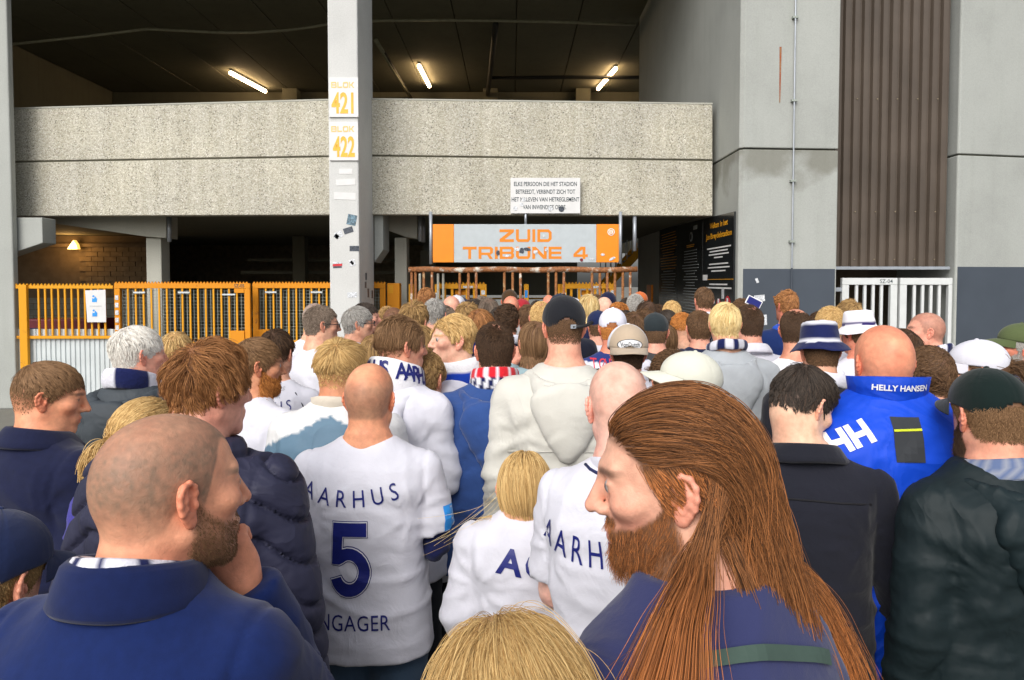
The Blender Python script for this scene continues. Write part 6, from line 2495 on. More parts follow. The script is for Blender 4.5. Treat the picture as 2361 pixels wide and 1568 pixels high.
c = person('teenager with swept brown hair and white lettered scarf facing right', 926, 714, 2.85, 25, 56, 4, skin=(.74, .36, .24), hair=('swept', 'midbrown', dict(L=(.080, .115), lift=.24, mult=1.3, side=.13, hug=.65, comb=(0, -1.3, .1))), mask=dict(fade=.02), wear=('hoodie', WHITE), bulk=.92, th=.034, face=True, arms=('front', 'front'))
hood(c, WHITE, 'fleece', drop=.03, size=1.02)
scarf(c, bands((.78, .78, .82), (.80, .80, .83)), z=1.500, r=(.082, .090), tilt=.035, th=.014, hgt=.062, noise=.004)
SB = bvh_of(c)
for k, (ch, a) in enumerate(zip('AARHUS AARHUS', np.linspace(4.3, 1.0, 13))):
    if ch != ' ':
        r_ = Vector((-math.sin(a), -math.cos(a), 0))
        shirt_text(c, ch, .055, 1.49, .8, 0, 'navy_print', bold=.03, ray=tuple(r_), bvh=SB, name='scarf_letter', org=(0, -.012 * c.sc, (1.495 - .034 * math.cos(a)) * c.sc), lift=.003)
c = person('blond curly fringed boy looking left in white jersey with blue white scarf', 1043, 710, 3.25, -75, -112, 0, skin=(.74, .43, .31), hair=('tuft', 'blond', dict(L=(.050, .085), lift=.45, curl=.004, cf=30, mult=1.2, comb=(.2, -.6, .15), side=.25, whorl=(.03, .055, .100))), wear=('shirt', WHITE), zone=zjersey(cuff=NAVY), arms=('front', 'front'), th=.035, face=True, bulk=.98)
scarf(c, bands((.010, .05, .42), (.78, .78, .82), .006), z=1.485, r=(.082, .090), tilt=.022, th=.022, hgt=.055, noise=.008)
c = person('small blond curly child between the two scarfed teenagers', 980, 796, 3.0, 10, 20, 5, hair=('curly', 'darkblond'), wear=('hoodie', WHITE), th=.03)
c = person('blonde woman behind the swept haired teenager', 966, 742, 3.9, 20, 50, 0, hair=('bob', 'darkblond'), wear=('jacket', BLACK), th=.018, face=True)
c = person('man with thinning crown and red white scarf in blue hoodie', 1140, 738, 2.92, -2, -8, 4, skin=(.70, .33, .22), hair=('crop', 'darkbrown', dict(L=(.012, .022))), mask=dict(crown=.058, crown_left=.35, crown_y=.02), wear=('hoodie', (.030, .070, .225)), bulk=1.12, th=.014, legs=(.006, .006, .008), arms=('pocket', 'pocket'))
hood(c, (.030, .070, .225), 'fleece', drop=.025, size=1.22, rim=.013)
scarf(c, lambda i: np.where((i[:, 2] > .004)[:, None], np.where((np.sin(i[:, 0] * 13) > .55)[:, None], np.array(WHITE), np.array((.60, .018, .03))), np.where((np.sin(i[:, 0] * 17 + i[:, 2] * 60) > .0)[:, None], np.array((.78, .78, .82)), np.array(NAVY))).astype(np.float32), z=1.508, r=(.070, .076), tilt=.022, th=.013, hgt=.045, noise=.003)
c = person('tall man in black cap and cream hooded jacket seen from behind', 1300, 681, 2.76, 0, -3, 2, skin=(.74, .36, .25), hair=('crop', 'brown', dict(L=(.004, .008))), mask=dict(fade=.02, dens=.8), wear=('hoodie', CREAM), bulk=1.08, th=.013, fabric='cotton', amp=.014, zone=None, hat=2)
hood(c, CREAM, 'cotton', drop=.015, size=1.12, rim=.010)
backseam(c, [(x, 1.215 + .015 * math.cos(x * 9)) for x in np.linspace(-.2, .2, 15)], (.45, .44, .40), .003)
co = cap(c, (.012, .013, .017), yaw=0, big=1.03)
W = c.capW
tl = [(.02, -.118, .008), (.06, -.106, .010), (.088, -.070, .014), (.100, -.05, .020), (.112, -.045, .025)]
MB().tube([Vector(p) for p in W(np.array(tl))], .007, 6).build('strap', M['rubber'], co, smooth=True)
bk = W(np.array([(.012, -.120, .001), (.034, -.117, .002), (.034, -.117, .018), (.012, -.120, .017)]))
MB().prism([Vector(p) for p in bk], Vector(c.R @ np.array((0, -.004, 0)))).build('buckle', M['steel'], co)

# ---- girl, jersey man -------------------------------------------------------
c = person('little blonde girl in white sweater with letter A on her back', 1210, 1034, 2.15, 6, 4, 6, hair=('long', 'blond', dict(L=(.155, .215), lift=.10, turb=.06, clump=.5, mult=1.4, whorl=(.0, .01, .118), g=.30)), wear=('sweater', WHITE), th=.010, arms=('pocket', 'front'), bulk=1.02, legs=NAVY)
shirt_text(c, 'A', .080, 1.34, 1.05, 0, 'navy_print', bold=.03, x=-.04, rot=-.15)
shirt_text(c, 'G', .080, 1.33, 1.05, 0, 'navy_print', bold=.03, x=.055, rot=-.15)
wisp = []
W0 = headframe(c)
for k in range(7):
    rr_ = c.rng.normal(0, 1, 6)
    s0 = np.array((-.075, -.02 + .02 * rr_[0], -.01 + .03 * rr_[1]))
    ln = .15 + .04 * rr_[2]
    t = np.linspace(0, 1, 9)[:, None]
    e = s0 + np.array((-.05, -.01, -.09)) * t * (1 + .2 * rr_[3]) + np.array((-ln, 0, -.035 + .03 * rr_[4])) * t ** 2.2
    wisp.append(W0(e))
hair_obj('hair_wisps', np.array(wisp), np.tile(np.linspace(.0005, .0003, 9), (7, 1)), hair_mat('lightblond'), c.root)
c = person('pink bald man in white jersey with arched lettering behind the long haired man', 1424, 834, 1.78, 30, -4, 10, skin=(.78, .46, .37), hair=('buzz', 'blond'), mask=dict(dens=.10), wear=('tee', WHITE), bulk=1.03, th=.001, arms=(((.165, -.008, 1.388), (.200, .02, 1.12), (.16, .16, .95)), 'front'), hshift=-.035, amp=.010)
shirt_text(c, 'AARHUS', .064, 1.275, .66, -2.1, 'navy_print', sp=1.4, x=-.045)
collar(c, WHITE, h=.018, r=(.074, .068), z=1.478, tilt=.02)
backseam(c, [(x * .085, 1.487 - .012 * math.cos(x * 1.5)) for x in np.linspace(-1, 1, 9)], NAVY, .004)

# ---- right foreground ---------------------------------------------------------
c = person('black haired man in black shirt with head bowed beside the long hair', 1850, 826, 2.08, 16, 62, 30, skin=(.78, .48, .33), hair=('tuft', 'black', dict(L=(.034, .062), lift=.45, comb=(0, .5, 0), mult=1.15, side=.3)), mask=dict(nape=.016), wear=('shirt', (.013, .014, .022)), bulk=1.08, th=.025, face=True, arms=('down', 'out'), legs=BLACK)
collar(c, (.012, .013, .020), h=.030, r=(.078, .074), z=1.470, tilt=.02, flare=.004, fold=True)
backseam(c, [(x, 1.375 - .3 * x * x) for x in np.linspace(-.17, .17, 12)], (.005, .005, .008), .003)
c = person('big bald man in bright blue sailing jacket with dark back stripe', 2036, 750, 2.18, 6, 3, 2, skin=(.72, .28, .165), hair=('bald', 'brown'), wear=('jacket', (.003, .058, .56)), bulk=1.20, th=.001, hs=.98, up=.05, fabric='nylon', amp=.011, legs=DNAVY)
collar(c, (.003, .050, .48), h=.058, r=(.078, .074), z=1.488, tilt=.012, flare=.012, mat='nylon', th=.010)
CB = bvh_of(c)
shirt_text(c, 'HELLY HANSEN', .015, 1.520, .95, .0, 'white_print', bold=.03, bvh=CB, name='collar_lettering')
shirt_text(c, 'HH', .050, 1.375, 1.1, 0, 'white_print', bold=.05, x=-.135, rot=.45)
shirt_text(c, '', .10, 1.40, 1, mat='dark_stripe', tx=patch2d(.72, 1.1), name='back_stripe', x=-.005, lift=.0025)
shirt_text(c, '', .10, 1.425, 1, mat='lime', tx=patch2d(.70, .055), name='reflective_band', x=-.005, lift=.005, rot=.05)
c = person('man in dark green cap and dark green rain jacket at the right edge', 2278, 847, 1.84, -10, -3, 6, skin=(.70, .33, .22), hair=('crop', 'midbrown', dict(L=(.008, .016))), beard=('short', 'darkbrown', (.012, .025), .85), wear=('rain', (.0055, .013, .0155)), bulk=1.12, th=.013, hs=.95, legs=BLACK, hat=2)
hood(c, (.0065, .015, .018), 'nylon', drop=.02, size=1.22, crisp=True)
collar(c, lambda i: np.where((np.sin(i[:, 0] * 26) * np.sin(i[:, 2] * 320) > 0)[:, None], np.array((.10, .14, .26)), np.array((.24, .26, .32))).astype(np.float32), h=.032, r=(.070, .068), z=1.475, tilt=.02, fold=True, name='plaid_collar')
cap(c, (.005, .013, .012), yaw=0, big=1.0)
c = person('woman in white cap with brown ponytail behind the dark green cap', 2256, 782, 2.75, -40, -62, 6, hair=('pony', 'brown', dict(tie=(0, -.115, .015))), wear=('jacket', (.03, .04, .045)), th=.013, face=True, hat=2)
cap(c, WHITE, yaw=0)
c = person('curly brown haired youth behind the blue jacket', 2147, 782, 2.62, 0, 16, 3, hair=('curly', 'brown', dict(L=(.035, .055), curl=.004)), wear=('jacket', (.018, .03, .035)), th=.03)
c = person('man with khaki cap cut by the right edge, facing left', 2352, 744, 3.6, -40, -70, 0, skin='red', hair=('crop', 'grey'), beard=('short', 'grey', (.01, .02), .7), wear=('jacket', (.04, .05, .08)), th=.013, face=True, hat=1)
cap(c, (.085, .11, .045), yaw=0)
c = person('grinning shaven man looking left by the white gate', 2134, 719, 4.1, -40, -72, 0, skin='pink', hair=('buzz', 'darkbrown'), mask=dict(recess=.02, dens=.45), wear=('jacket', DNAVY), th=.002, face=True)
scarf(c, stripes([WHITE, NAVY], 14), z=1.50, th=.014, hgt=.03)
c = person('dark haired man mostly hidden behind the bald blue jacketed man', 2078, 752, 3.1, 0, 0, 0, hair=('short', 'darkbrown'), wear=('jacket', BLACK), th=.016)

HATN = lambda i: np.where(((i[:, 1] > .062) & (i[:, 1] < .118))[:, None], np.array(NAVY), np.where(((i[:, 1] >= .118) | (i[:, 1] > .040))[:, None], np.array(WHITE), np.array(NAVY))).astype(np.float32)
c = person('person in navy and white bucket hat with black jacket', 1890, 737, 3.05, 5, 5, 8, hair=('crop', 'brown'), wear=('jacket', (.016, .016, .022)), th=.026, bulk=1.0, hat=1)
bucket_hat(c, HATN)
scarf(c, stripes([WHITE], 1), z=1.49, th=.012, hgt=.03)
c = person('man in white bucket hat with thin navy band', 1980, 713, 4.0, -5, -20, 6, skin='red', hair=('crop', 'brown'), wear=('tee', WHITE), th=.026, hat=1)
bucket_hat(c, lambda i: np.where(((i[:, 1] > .050) & (i[:, 1] < .066))[:, None], np.array((.03, .02, .12)), np.array((.82, .80, .84))).astype(np.float32))
shirt_text(c, 'AARHUS', .07, 1.22, .7, -1.5, 'ltr_ink', sp=1.5, x=-.1)
c = person('man with short sandy fade between the two bucket hats', 1914, 704, 4.4, 0, 18, 0, skin='pink', hair=('crop', 'blond', dict(L=(.014, .024))), mask=dict(fade=.05, dens=.7), wear=('tee', WHITE), th=.016)
c = person('balding man in plain white tee beside the bucket hat', 1836, 711, 3.75, 8, 34, 2, skin=(.64, .28, .18), hair=('crop', 'darkbrown', dict(L=(.006, .012))), mask=dict(crown=.085, crown_y=-.02, recess=.03), wear=('tee', (.80, .80, .86)), th=.004)
c = person('tousled blond youth in front of the white gate', 1958, 684, 5.2, 0, 0, 0, hair=('tuft', 'darkblond'), wear=('jacket', (.03, .025, .022)), th=.03)
c = person('curly brown haired man in blue jacket by the slate plinth', 1813, 664, 5.5, -12, -18, 3, skin='red', hair=('curly', 'auburn', dict(L=(.025, .045), curl=.003)), wear=('jacket', (.004, .055, .50)), zone=lambda v, c: np.where((v[:, 0] < -.10)[:, None], np.array((.008, .022, .10)), np.array((.004, .06, .52))).astype(np.float32), th=.025)
hood(c, (.02, .08, .45), 'nylon', drop=.0)
c = person('blond boy in light grey hoodie seen from behind', 1671, 688, 3.7, 2, 4, 0, skin='fair', hair=('bowl', 'lightblond', dict(L=(.06, .09))), wear=('hoodie', (.36, .385, .41)), bulk=1.08, th=.022, arms=('pocket', 'pocket'))
hood(c, (.36, .385, .41), 'fleece', drop=.02, size=1.22)
scarf(c, stripes([WHITE, NAVY], 16), z=1.515, r=(.068, .074), th=.012, hgt=.026)
c = person('man in white polo with pale blue back badge', 1725, 701, 4.2, -4, -14, 2, skin='pink', hair=('crop', 'darkbrown', dict(L=(.010, .018))), mask=dict(crown=.05, crown_left=.3), wear=('tee', WHITE), th=.012, bulk=1.06)
collar(c, WHITE, fold=True, h=.03)
shirt_text(c, '', .10, 1.37, 1, mat='badge_blue', tx=patch2d(.50, 1.15), x=.10, name='badge')
shirt_text(c, '', .10, 1.41, 1, mat='white_print', tx=patch2d(.18, .18), x=.085, name='badge_print', lift=.006)
shirt_text(c, '', .10, 1.335, 1, mat='white_print', tx=patch2d(.44, .10), x=.10, name='badge_print', lift=.006)
c = person('person in navy hoodie with cropped brown hair before the rules board', 1612, 712, 4.55, 0, 4, 0, skin='pink', hair=('crop', 'brown', dict(L=(.012, .02))), wear=('hoodie', (.012, .018, .055)), th=.014)
hood(c, (.012, .018, .055), 'fleece', size=1.15)
c = person('youth with ginger fade in white tee with small shoulder print', 1572, 718, 5.1, 0, -8, 2, skin='fair', hair=('crop', 'ginger', dict(L=(.012, .022))), mask=dict(fade=.07, dens=.7, nape=.06), wear=('tee', WHITE), th=.014)
c = person('small blond kid in jersey under the rules board', 1549, 691, 6.2, 0, 4, 0, hair=('short', 'blond'), wear=('tee', WHITE), zone=zjersey(yoke=NAVY, zy=1.41), th=.014)
shirt_text(c, '1', .12, 1.15, .8, 0, 'jersey_red', bold=.02, x=-.06)
c = person('tall brown haired man with pale scarf reading the rules board', 1622, 659, 6.0, -4, -6, 0, skin='pink', hair=('short', 'brown', dict(L=(.02, .032))), wear=('jacket', DNAVY), th=.016)
scarf(c, bands((.66, .66, .78), (.70, .70, .80)), z=1.485, th=.026, hgt=.045)
c = person('brown curly haired person filming with a raised phone', 1709, 684, 5.6, 2, 4, 0, hair=('curly', 'brown', dict(L=(.03, .05))), wear=('jacket', DNAVY), th=.024, arms=('down', ((.172, .0, 1.388), (.24, .16, 1.25), (.16, .28, 1.56))))
a, b = P(1738, 697, 5.35), P(1738, 697, 5.35)
ph = thing('phone', 'raised phone with a white edged dark screen before the slate plinth', 'phone', tuple(a))
MB().box((-.060, -.004, -.034), (.060, .004, .034)).build('case', M['white_print'], ph, .003)
MB().box((-.053, -.0065, -.027), (.053, -.0045, .027)).build('screen', M['navy_print'], ph, .001)
ph.rotation_euler = (0, math.radians(27), 0)

# ---- centre right, middle rows ----------------------------------------------------
c = person('person in beige and white mesh cap with oval patch worn backwards', 1448, 753, 3.3, 4, 2, 2, skin='pink', hair=('crop', 'darkbrown'), wear=('tee', WHITE), th=.014, hat=1)
co = cap(c, (.76, .76, .80), yaw=180, front_col=(.47, .37, .27), brim_col=(.46, .37, .28), tiltf=-6, back_hole=False, big=1.16, bcurve=.012)
KB = bvh_of(c)
cz = c.hc[2] + .052
shirt_text(c, '', .05, 0, 1.0, mat='ltr_ink', tx=ellipse2d(2.28, 1.05), bvh=KB, name='patch_rim', parent=co, org=(0, 0, cz), lift=.004)
shirt_text(c, '', .05, 0, 1.0, mat='white_print', tx=ellipse2d(2.14, .93), bvh=KB, name='patch', parent=co, org=(0, 0, cz), lift=.006)
shirt_text(c, 'VonDutch', .021, 0, .68, mat='ltr_ink', bvh=KB, bold=.01, name='patch_lettering', parent=co, org=(0, 0, cz - .008), lift=.008)
shirt_text(c, '', .05, 0, 1.0, mat='ltr_ink', tx=patch2d(.75, .03), bvh=KB, name='patch_line', parent=co, org=(0, 0, cz - .0145), lift=.008)
c = person('person in cream cap facing left in white jersey with navy shoulders', 1592, 814, 2.6, -40, -88, 2, skin='tan', hair=('bob', 'brown', dict(L=(.08, .12))), wear=('tee', WHITE), zone=zjersey(yoke=(.07, .07, .14), zy=1.385), th=.014, face=True, bulk=1.1, hat=1)
co = cap(c, (.62, .62, .53), yaw=0, tiltf=10, big=1.12)
c = person('curly dark haired child beside the cream cap', 1548, 797, 2.95, 10, 0, 0, hair=('curly', 'brown'), wear=('jacket', (.3, .3, .32)), th=.03)
c = person('dark haired small child left of the beige mesh cap', 1383, 842, 3.4, 10, 20, 0, hair=('bowl', 'darkbrown'), wear=('jacket', NAVY), th=.02)
c = person('man in white cap with back opening and jersey with navy yoke', 1413, 709, 4.2, -2, 8, 2, skin='red', hair=('crop', 'ginger', dict(L=(.006, .01))), wear=('tee', WHITE), zone=zjersey(yoke=(.02, .035, .16), zy=1.43, cuff=NAVY), th=.013, bulk=1.05, hat=1)
cap(c, (.74, .74, .84), yaw=0)
shirt_text(c, 'TØFTING', .065, 1.40, .62, 0, 'jersey_red', sp=1.2)
c = person('brown haired man directly behind the beige mesh cap', 1460, 716, 4.5, 0, 4, 0, skin='pink', hair=('short', 'brown', dict(L=(.03, .05))), wear=('jacket', DNAVY), th=.018)
c = person('man in charcoal cap with striped dark jacket', 1511, 720, 4.45, 4, 8, 2, skin='pink', hair=('crop', 'brown'), wear=('jacket', (.05, .05, .052)), th=.013, hat=1)
cap(c, (.022, .030, .034), yaw=0, back_hole=False)
backseam(c, [(x, 1.36) for x in np.linspace(-.18, .18, 9)], (.7, .7, .7), .004)
c = person('woman with long brown hair right of the charcoal cap', 1533, 742, 4.9, 0, 10, 0, hair=('long', 'midbrown'), wear=('jacket', (.1, .1, .1)), th=.014)
c = person('brown haired woman in navy hood and pale blue jacket, hand at her face', 1232, 733, 3.55, -6, -14, 4, skin='pink', hair=('bob', 'midbrown', dict(L=(.14, .19))), wear=('jacket', (.30, .42, .46)), th=.018, arms=(((.172, -.005, 1.388), (.22, .10, 1.20), (.10, .14, 1.50)), 'down'), hands=('fist', 'relaxed'))
hood(c, (.010, .016, .05), 'fleece', size=1.2, drop=.01)
c = person('dark curly haired person in the middle of the crowd, white navy collar', 1170, 697, 5.0, 0, 4, 0, hair=('curly', 'darkbrown', dict(L=(.04, .06))), wear=('jacket', DNAVY), th=.025)
scarf(c, stripes([WHITE, NAVY, WHITE], 8), z=1.49, th=.016, hgt=.03)
c = person('reddish haired man with blue scarf behind the blond fringed boy', 1108, 704, 4.4, 10, 30, 3, skin='pink', hair=('fringe', 'auburn', dict(L=(.05, .08))), wear=('jacket', DNAVY), th=.025)
scarf(c, stripes([(.01, .06, .50), (.01, .02, .12), (.01, .06, .50)], 20), z=1.49, th=.016, hgt=.04)
c = person('woman with light brown hair low behind the swept haired teenager', 868, 763, 3.5, 10, 10, 0, hair=('bob', 'darkblond'), wear=('jacket', (.3, .3, .32)), th=.018)
c = person('navy capped head just behind the black cap', 1292, 676, 4.9, 0, 0, 0, hair=('crop', 'brown'), wear=('jacket', DNAVY), th=.013, hat=1)
cap(c, (.014, .022, .045), yaw=0)

# ---- far rows at the gate: one line each ------------------------------------------
FAR = [
    ('long wavy blonde woman in navy coat near the right turnstile', 1357, 674, 5.9, 0, -8, 'fair', ('long', 'lightblond'), {}, ('jacket', (.012, .016, .05)), .018, None),
    ('bald man right of the wavy blonde woman', 1393, 685, 6.3, 0, 0, 'pale', ('bald', 'brown'), {}, ('jacket', (.02, .035, .07)), .001, None),
    ('red curly haired woman at the right turnstile', 1427, 691, 6.0, 0, 6, 'fair', ('curly', 'ginger'), {}, ('jacket', WHITE), .03, None),
    ('grey cropped man at the right end of the barrier', 1465, 675, 6.3, 5, 12, 'pink', ('crop', 'grey'), {}, ('tee', WHITE), .014, None),
    ('dark straight haired woman at the right end of the barrier', 1493, 690, 5.6, 0, 0, 'fair', ('bob', 'darkbrown'), {}, ('jacket', BLACK), .018, None),
    ('curly brown head before the dark haired woman', 1487, 707, 5.2, 0, 0, 'fair', ('curly', 'brown'), {}, ('jacket', NAVY), .03, None),
    ('bearded man in orange beanie by the concrete wall', 1476, 672, 7.5, 10, 30, 'red', ('crop', 'grey'), {}, ('jacket', (.4, .10, .02)), .013, ((.55, .13, .03))),
    ('brown haired man in white shirt left of the black cap', 1217, 698, 5.6, 0, 0, 'pink', ('short', 'brown'), {}, ('tee', WHITE), .018, None),
    ('balding fair man left of the black cap', 1248, 692, 5.0, 0, 10, 'pink', ('crop', 'blond'), dict(crown=.06, crown_left=.2), ('tee', WHITE), .014, None),
    ('red faced bald man far off at the turnstiles', 1265, 680, 8.6, 0, 0, 'red', ('bald', 'brown'), {}, ('jacket', DNAVY), .001, None),
    ('person with pale headband in front of the middle turnstile', 1218, 702, 6.4, 0, 0, 'pink', ('short', 'midbrown'), {}, ('jacket', (.3, .3, .3)), .02, None),
    ('silver haired man under the left turnstile', 1003, 684, 5.2, 0, 6, 'pink', ('short', 'grey'), {}, ('jacket', (.012, .022, .14)), .02, None),
    ('bald man beside the silver haired man', 1041, 682, 6.1, 0, 0, 'pink', ('bald', 'brown'), {}, ('tee', WHITE), .001, None),
    ('person in white cap behind the bald man', 1053, 680, 6.6, 0, 0, 'pink', ('crop', 'brown'), {}, ('tee', WHITE), .013, WHITE),
    ('auburn haired person in magenta top standing taller at the left turnstile', 984, 659, 6.6, 10, 20, 'fair', ('short', 'auburn'), {}, ('jacket', (.45, .02, .30)), .02, None),
    ('curly sandy haired boy behind the swept haired teenager', 957, 687, 4.3, 0, 20, 'fair', ('tuft', 'darkblond'), {}, ('jacket', (.012, .02, .13)), .035, None),
    ('balding man beside the orange gate post', 908, 707, 4.9, 0, 5, 'tan', ('buzz', 'darkbrown'), {}, ('jacket', (.1, .08, .06)), .002, None),
    ('man with sandy buzz cut by the orange gate post', 893, 704, 5.6, 0, -10, 'red', ('crop', 'darkblond'), {}, ('jacket', (.2, .1, .05)), .012, None),
    ('grey streaked woman below the amber post', 1127, 683, 5.9, 0, 0, 'fair', ('bob', 'greybrown'), {}, ('jacket', (.05, .05, .05)), .018, None),
    ('man in brown cap in the daylight gap', 1175, 667, 7.2, 5, 10, 'red', ('crop', 'brown'), {}, ('jacket', (.05, .06, .05)), .013, (.06, .032, .014)),
    ('tanned bald man below the brown cap', 1178, 682, 6.4, 0, 0, 'red', ('bald', 'brown'), {}, ('jacket', (.4, .4, .4)), .001, None),
    ('sandy haired man behind the reddish haired man', 1078, 690, 5.6, 0, 15, 'fair', ('tuft', 'darkblond'), {}, ('jacket', (.3, .3, .3)), .03, None),
    ('person in navy cap under the left turnstile', 1063, 684, 7.0, 0, 0, 'pink', ('crop', 'brown'), {}, ('jacket', DNAVY), .013, (.010, .014, .05)),
    ('grey haired man partly hidden under the left turnstile', 1112, 680, 7.0, 0, 0, 'pink', ('short', 'greybrown'), {}, ('jacket', (.2, .2, .25)), .015, None),
    ('person in white cap behind the navy capped head', 1322, 686, 6.2, 0, 0, 'pink', ('crop', 'brown'), {}, ('tee', WHITE), .013, WHITE),
    ('dark haired person by the rusty barrier, right side', 1445, 684, 7.6, 0, 0, 'pink', ('short', 'black'), {}, ('jacket', BLACK), .018, None),
    ('dark haired person waiting between the turnstiles', 1238, 690, 8.2, 0, 0, 'fair', ('short', 'black'), {}, ('jacket', DNAVY), .018, None),
    ('brown haired person entering the right turnstile', 1375, 676, 8.4, 0, 0, 'fair', ('short', 'brown'), {}, ('jacket', DNAVY), .018, None),
    ('dark cropped man shoulder to shoulder with the grey streaked woman', 1150, 706, 5.6, 0, -25, 'pink', ('crop', 'black'), {}, ('jacket', DNAVY), .012, None),
    ('dark haired woman with ponytail left of the navy capped head', 1270, 704, 5.3, 0, 20, 'fair', ('pony', 'darkbrown'), {}, ('tee', WHITE), .012, None),
    ('man in dark blue cap left of the white capped man with the navy yoke', 1378, 715, 5.4, 0, -10, 'pink', ('crop', 'brown'), {}, ('tee', WHITE), .013, (.012, .02, .07)),
    ('dark haired youth between the white cap and the charcoal cap', 1442, 712, 5.6, 0, 30, 'fair', ('short', 'black'), {}, ('tee', WHITE), .018, None),
    ('tall dark haired man right behind the charcoal cap', 1518, 700, 6.6, 0, 0, 'pink', ('short', 'darkbrown'), {}, ('jacket', BLACK), .016, None),
    ('woman with black hair bun before the dark edge of the rules board', 1537, 712, 6.0, 0, -20, 'fair', ('pony', 'black'), {}, ('jacket', (.25, .02, .03)), .012, None),
    ('greying man turned left below the silver haired man', 1022, 702, 5.6, 0, -60, 'pink', ('crop', 'greybrown'), {}, ('tee', WHITE), .012, None),
    ('dark bearded man turned right by the left turnstile', 1094, 686, 6.4, 20, 70, 'tan', ('short', 'black'), {}, ('jacket', DNAVY), .015, None),
    ('man in red cap among the heads at the middle turnstile', 1204, 688, 6.9, 0, 10, 'pink', ('crop', 'brown'), {}, ('tee', WHITE), .013, (.35, .02, .03)),
    ('brown haired woman before the grey cropped man', 1447, 700, 6.4, 0, -30, 'fair', ('bob', 'brown'), {}, ('jacket', NAVY), .016, None),
    ('man with navy woolly hat close to the right turnstile', 1402, 672, 7.0, 0, 0, 'pink', ('crop', 'black'), {}, ('jacket', BLACK), .013, (.010, .012, .04)),
    ('dark haired boy behind the man with short sandy fade', 1890, 716, 5.2, 0, 0, 'fair', ('short', 'darkbrown'), {}, ('tee', WHITE), .018, None),
    ('grey haired person in pale top at the middle turnstile', 1198, 700, 7.4, 0, 0, 'fair', ('short', 'grey'), {}, ('tee', OFFW), .016, None),
]
for lb, x, tp_, d, yw, hy, sk, hr, mk, we, th_, hat in FAR:
    c = person(lb, x, tp_, d, yw, hy, 2, skin=sk, hair=hr, mask=mk, wear=we, th=th_, bulk=.92 + .2 * random.random(), hat=1 if hat is not None else 0)
    if hat is not None:
        cap(c, tuple(hat), yaw=0, back_hole=False)

# ---- long hair and strap of the profile man ----------------------------------------
c = PB
rng_ = c.rng
N = 15000
p, n = roots_on(c, c.hm * (1 - (c.h[:, 1] > -.032) * (c.h[:, 2] < .038)), N)
hl = ((p - c.hc) @ c.R) / c.hs
par = np.stack([np.sign(hl[:, 0] - .004) * .25, -np.full(N, .95), np.where(hl[:, 1] > .0, .04, -.25)], -1)
low = sstep(.035, .005, hl[:, 2]) * sstep(.0, -.02, hl[:, 1])
par = par * (1 - low[:, None]) + np.array((0, -.15, -1.0)) * low[:, None]
nl = n @ c.R
par = unit(par - nl * (par * nl).sum(1, keepdims=True))
L = rng_.uniform(.48, .72, N)
ra_ = -c.root.rotation_euler[2]
clp = vnoise(p * 30)
wx = .03 + .50 * (rng_.random(N) - .5) * .5 + .62 * (clp - .5) 
wnd = np.stack([wx, np.full(N, -.05), -np.ones(N)], -1)
wl_ = np.stack([wnd[:, 0] * math.cos(ra_) - wnd[:, 1] * math.sin(ra_), wnd[:, 0] * math.sin(ra_) + wnd[:, 1] * math.cos(ra_), wnd[:, 2]], -1)
gg = .22 + .14 * rng_.random((N, 1))
ons = .035 - .07 * rng_.random(N)
ons = np.where(low > .5, .2, ons)
pts = grow(p, n, L, 28, pusher(c, .0045, True), par @ c.R.T, .08, None, wl_, gg, .05, 9, 1.0, .004, 14, .45, 420, c.seed, rng_, .06, gramp=4, head=(c.hc, c.R, c.hs), hug=.85, hug_lo=.015, gfn=lambda q: .08 + .92 * sstep(ons, ons - .05, (((q - c.hc) @ c.R) / c.hs)[:, 1]))
ph_ = ((pts - c.hc) @ c.R) / c.hs
bad = ((ph_[..., 1] > .035) & (ph_[..., 2] < .035) & (ph_[..., 2] > -.13) & (np.abs(ph_[..., 0]) < .12)).any(1)
pts = pts[~bad]
N = len(pts)
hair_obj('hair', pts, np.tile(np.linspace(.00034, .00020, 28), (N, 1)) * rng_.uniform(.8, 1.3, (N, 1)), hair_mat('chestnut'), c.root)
p, n = roots_on(c, c.hm * (c.h[:, 1] > -.036) * (c.h[:, 2] < .046), 1500)
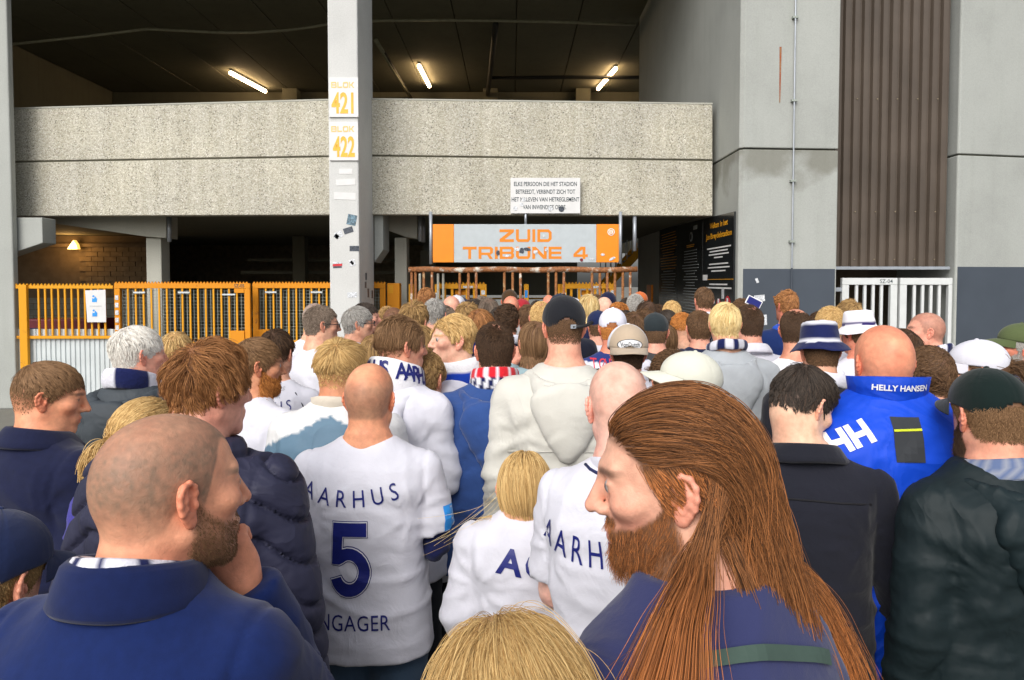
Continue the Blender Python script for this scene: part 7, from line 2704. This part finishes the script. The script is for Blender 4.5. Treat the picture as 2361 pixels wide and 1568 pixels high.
sb = grow(p, n, rng_.uniform(.018, .040, 1500), 7, pusher(c, .003), np.tile(np.array((0, -.55, -.75)) @ c.R.T, (1500, 1)), .15, None, (0, 0, -1), .05, .1, 20, 1.0, 0, 60, .3, 100, c.seed, rng_, .15)
hair_obj('sideburn', sb, np.full((1500, 7), .00032), hair_mat('chestnut'), c.root)
# the lock that falls forward over the near shoulder
M3 = 1300
wl = (c.hm > .5) & (c.h[:, 0] < -.035) & (c.h[:, 1] < -.048) & (c.h[:, 1] > -.10) & (c.h[:, 2] < .05)
p, n = roots_on(c, wl.astype(float), M3)
ctrl = [P(1612, 1285, .89), P(1592, 1370, .83), P(1568, 1440, .79), P(1550, 1530, .77), P(1528, 1640, .765)]
inv = np.array(c.root.matrix_basis.inverted())
ctrl = np.array([(inv @ np.array((*q, 1.0)))[:3] for q in ctrl], np.float32)
off = rng_.normal(0, 1, (M3, 3)).astype(np.float32)
grp = vnoise3(p * 45)
sp_ = np.array([.012, .016, .020, .026, .034])
cp = np.concatenate([p[:, None], ctrl[None] + (off * .55 + grp * 1.1)[:, None] * sp_[None, :, None]], 1)
T = 26
tt = np.linspace(0, 5, T)
seg = np.minimum(tt.astype(int), 4)
fr_ = (tt - seg)[None, :, None]
pad_ = np.concatenate([2 * cp[:, :1] - cp[:, 1:2], cp, 2 * cp[:, -1:] - cp[:, -2:-1]], 1)
a0, a1, a2, a3 = pad_[:, seg], pad_[:, seg + 1], pad_[:, seg + 2], pad_[:, seg + 3]
lk = .5 * (2 * a1 + (a2 - a0) * fr_ + (2 * a0 - 5 * a1 + 4 * a2 - a3) * fr_ ** 2 + (3 * a1 - a0 - 3 * a2 + a3) * fr_ ** 3)
psh = pusher(c, .004, True)
for k in range(2, T):
    lk[:, k] = psh(lk[:, k].astype(np.float32))
hair_obj('hair_lock', lk, np.tile(np.linspace(.00034, .00022, T), (M3, 1)), hair_mat('chestnut'), c.root)
shirt_text(c, '', .05, 0, 1, mat='strap_green', tx=patch2d(6.4, .46), name='strap', org=(-.04, -.05, 1.375 * c.sc), ray=(0, .75, -.66), lift=.006, rot=-.35)
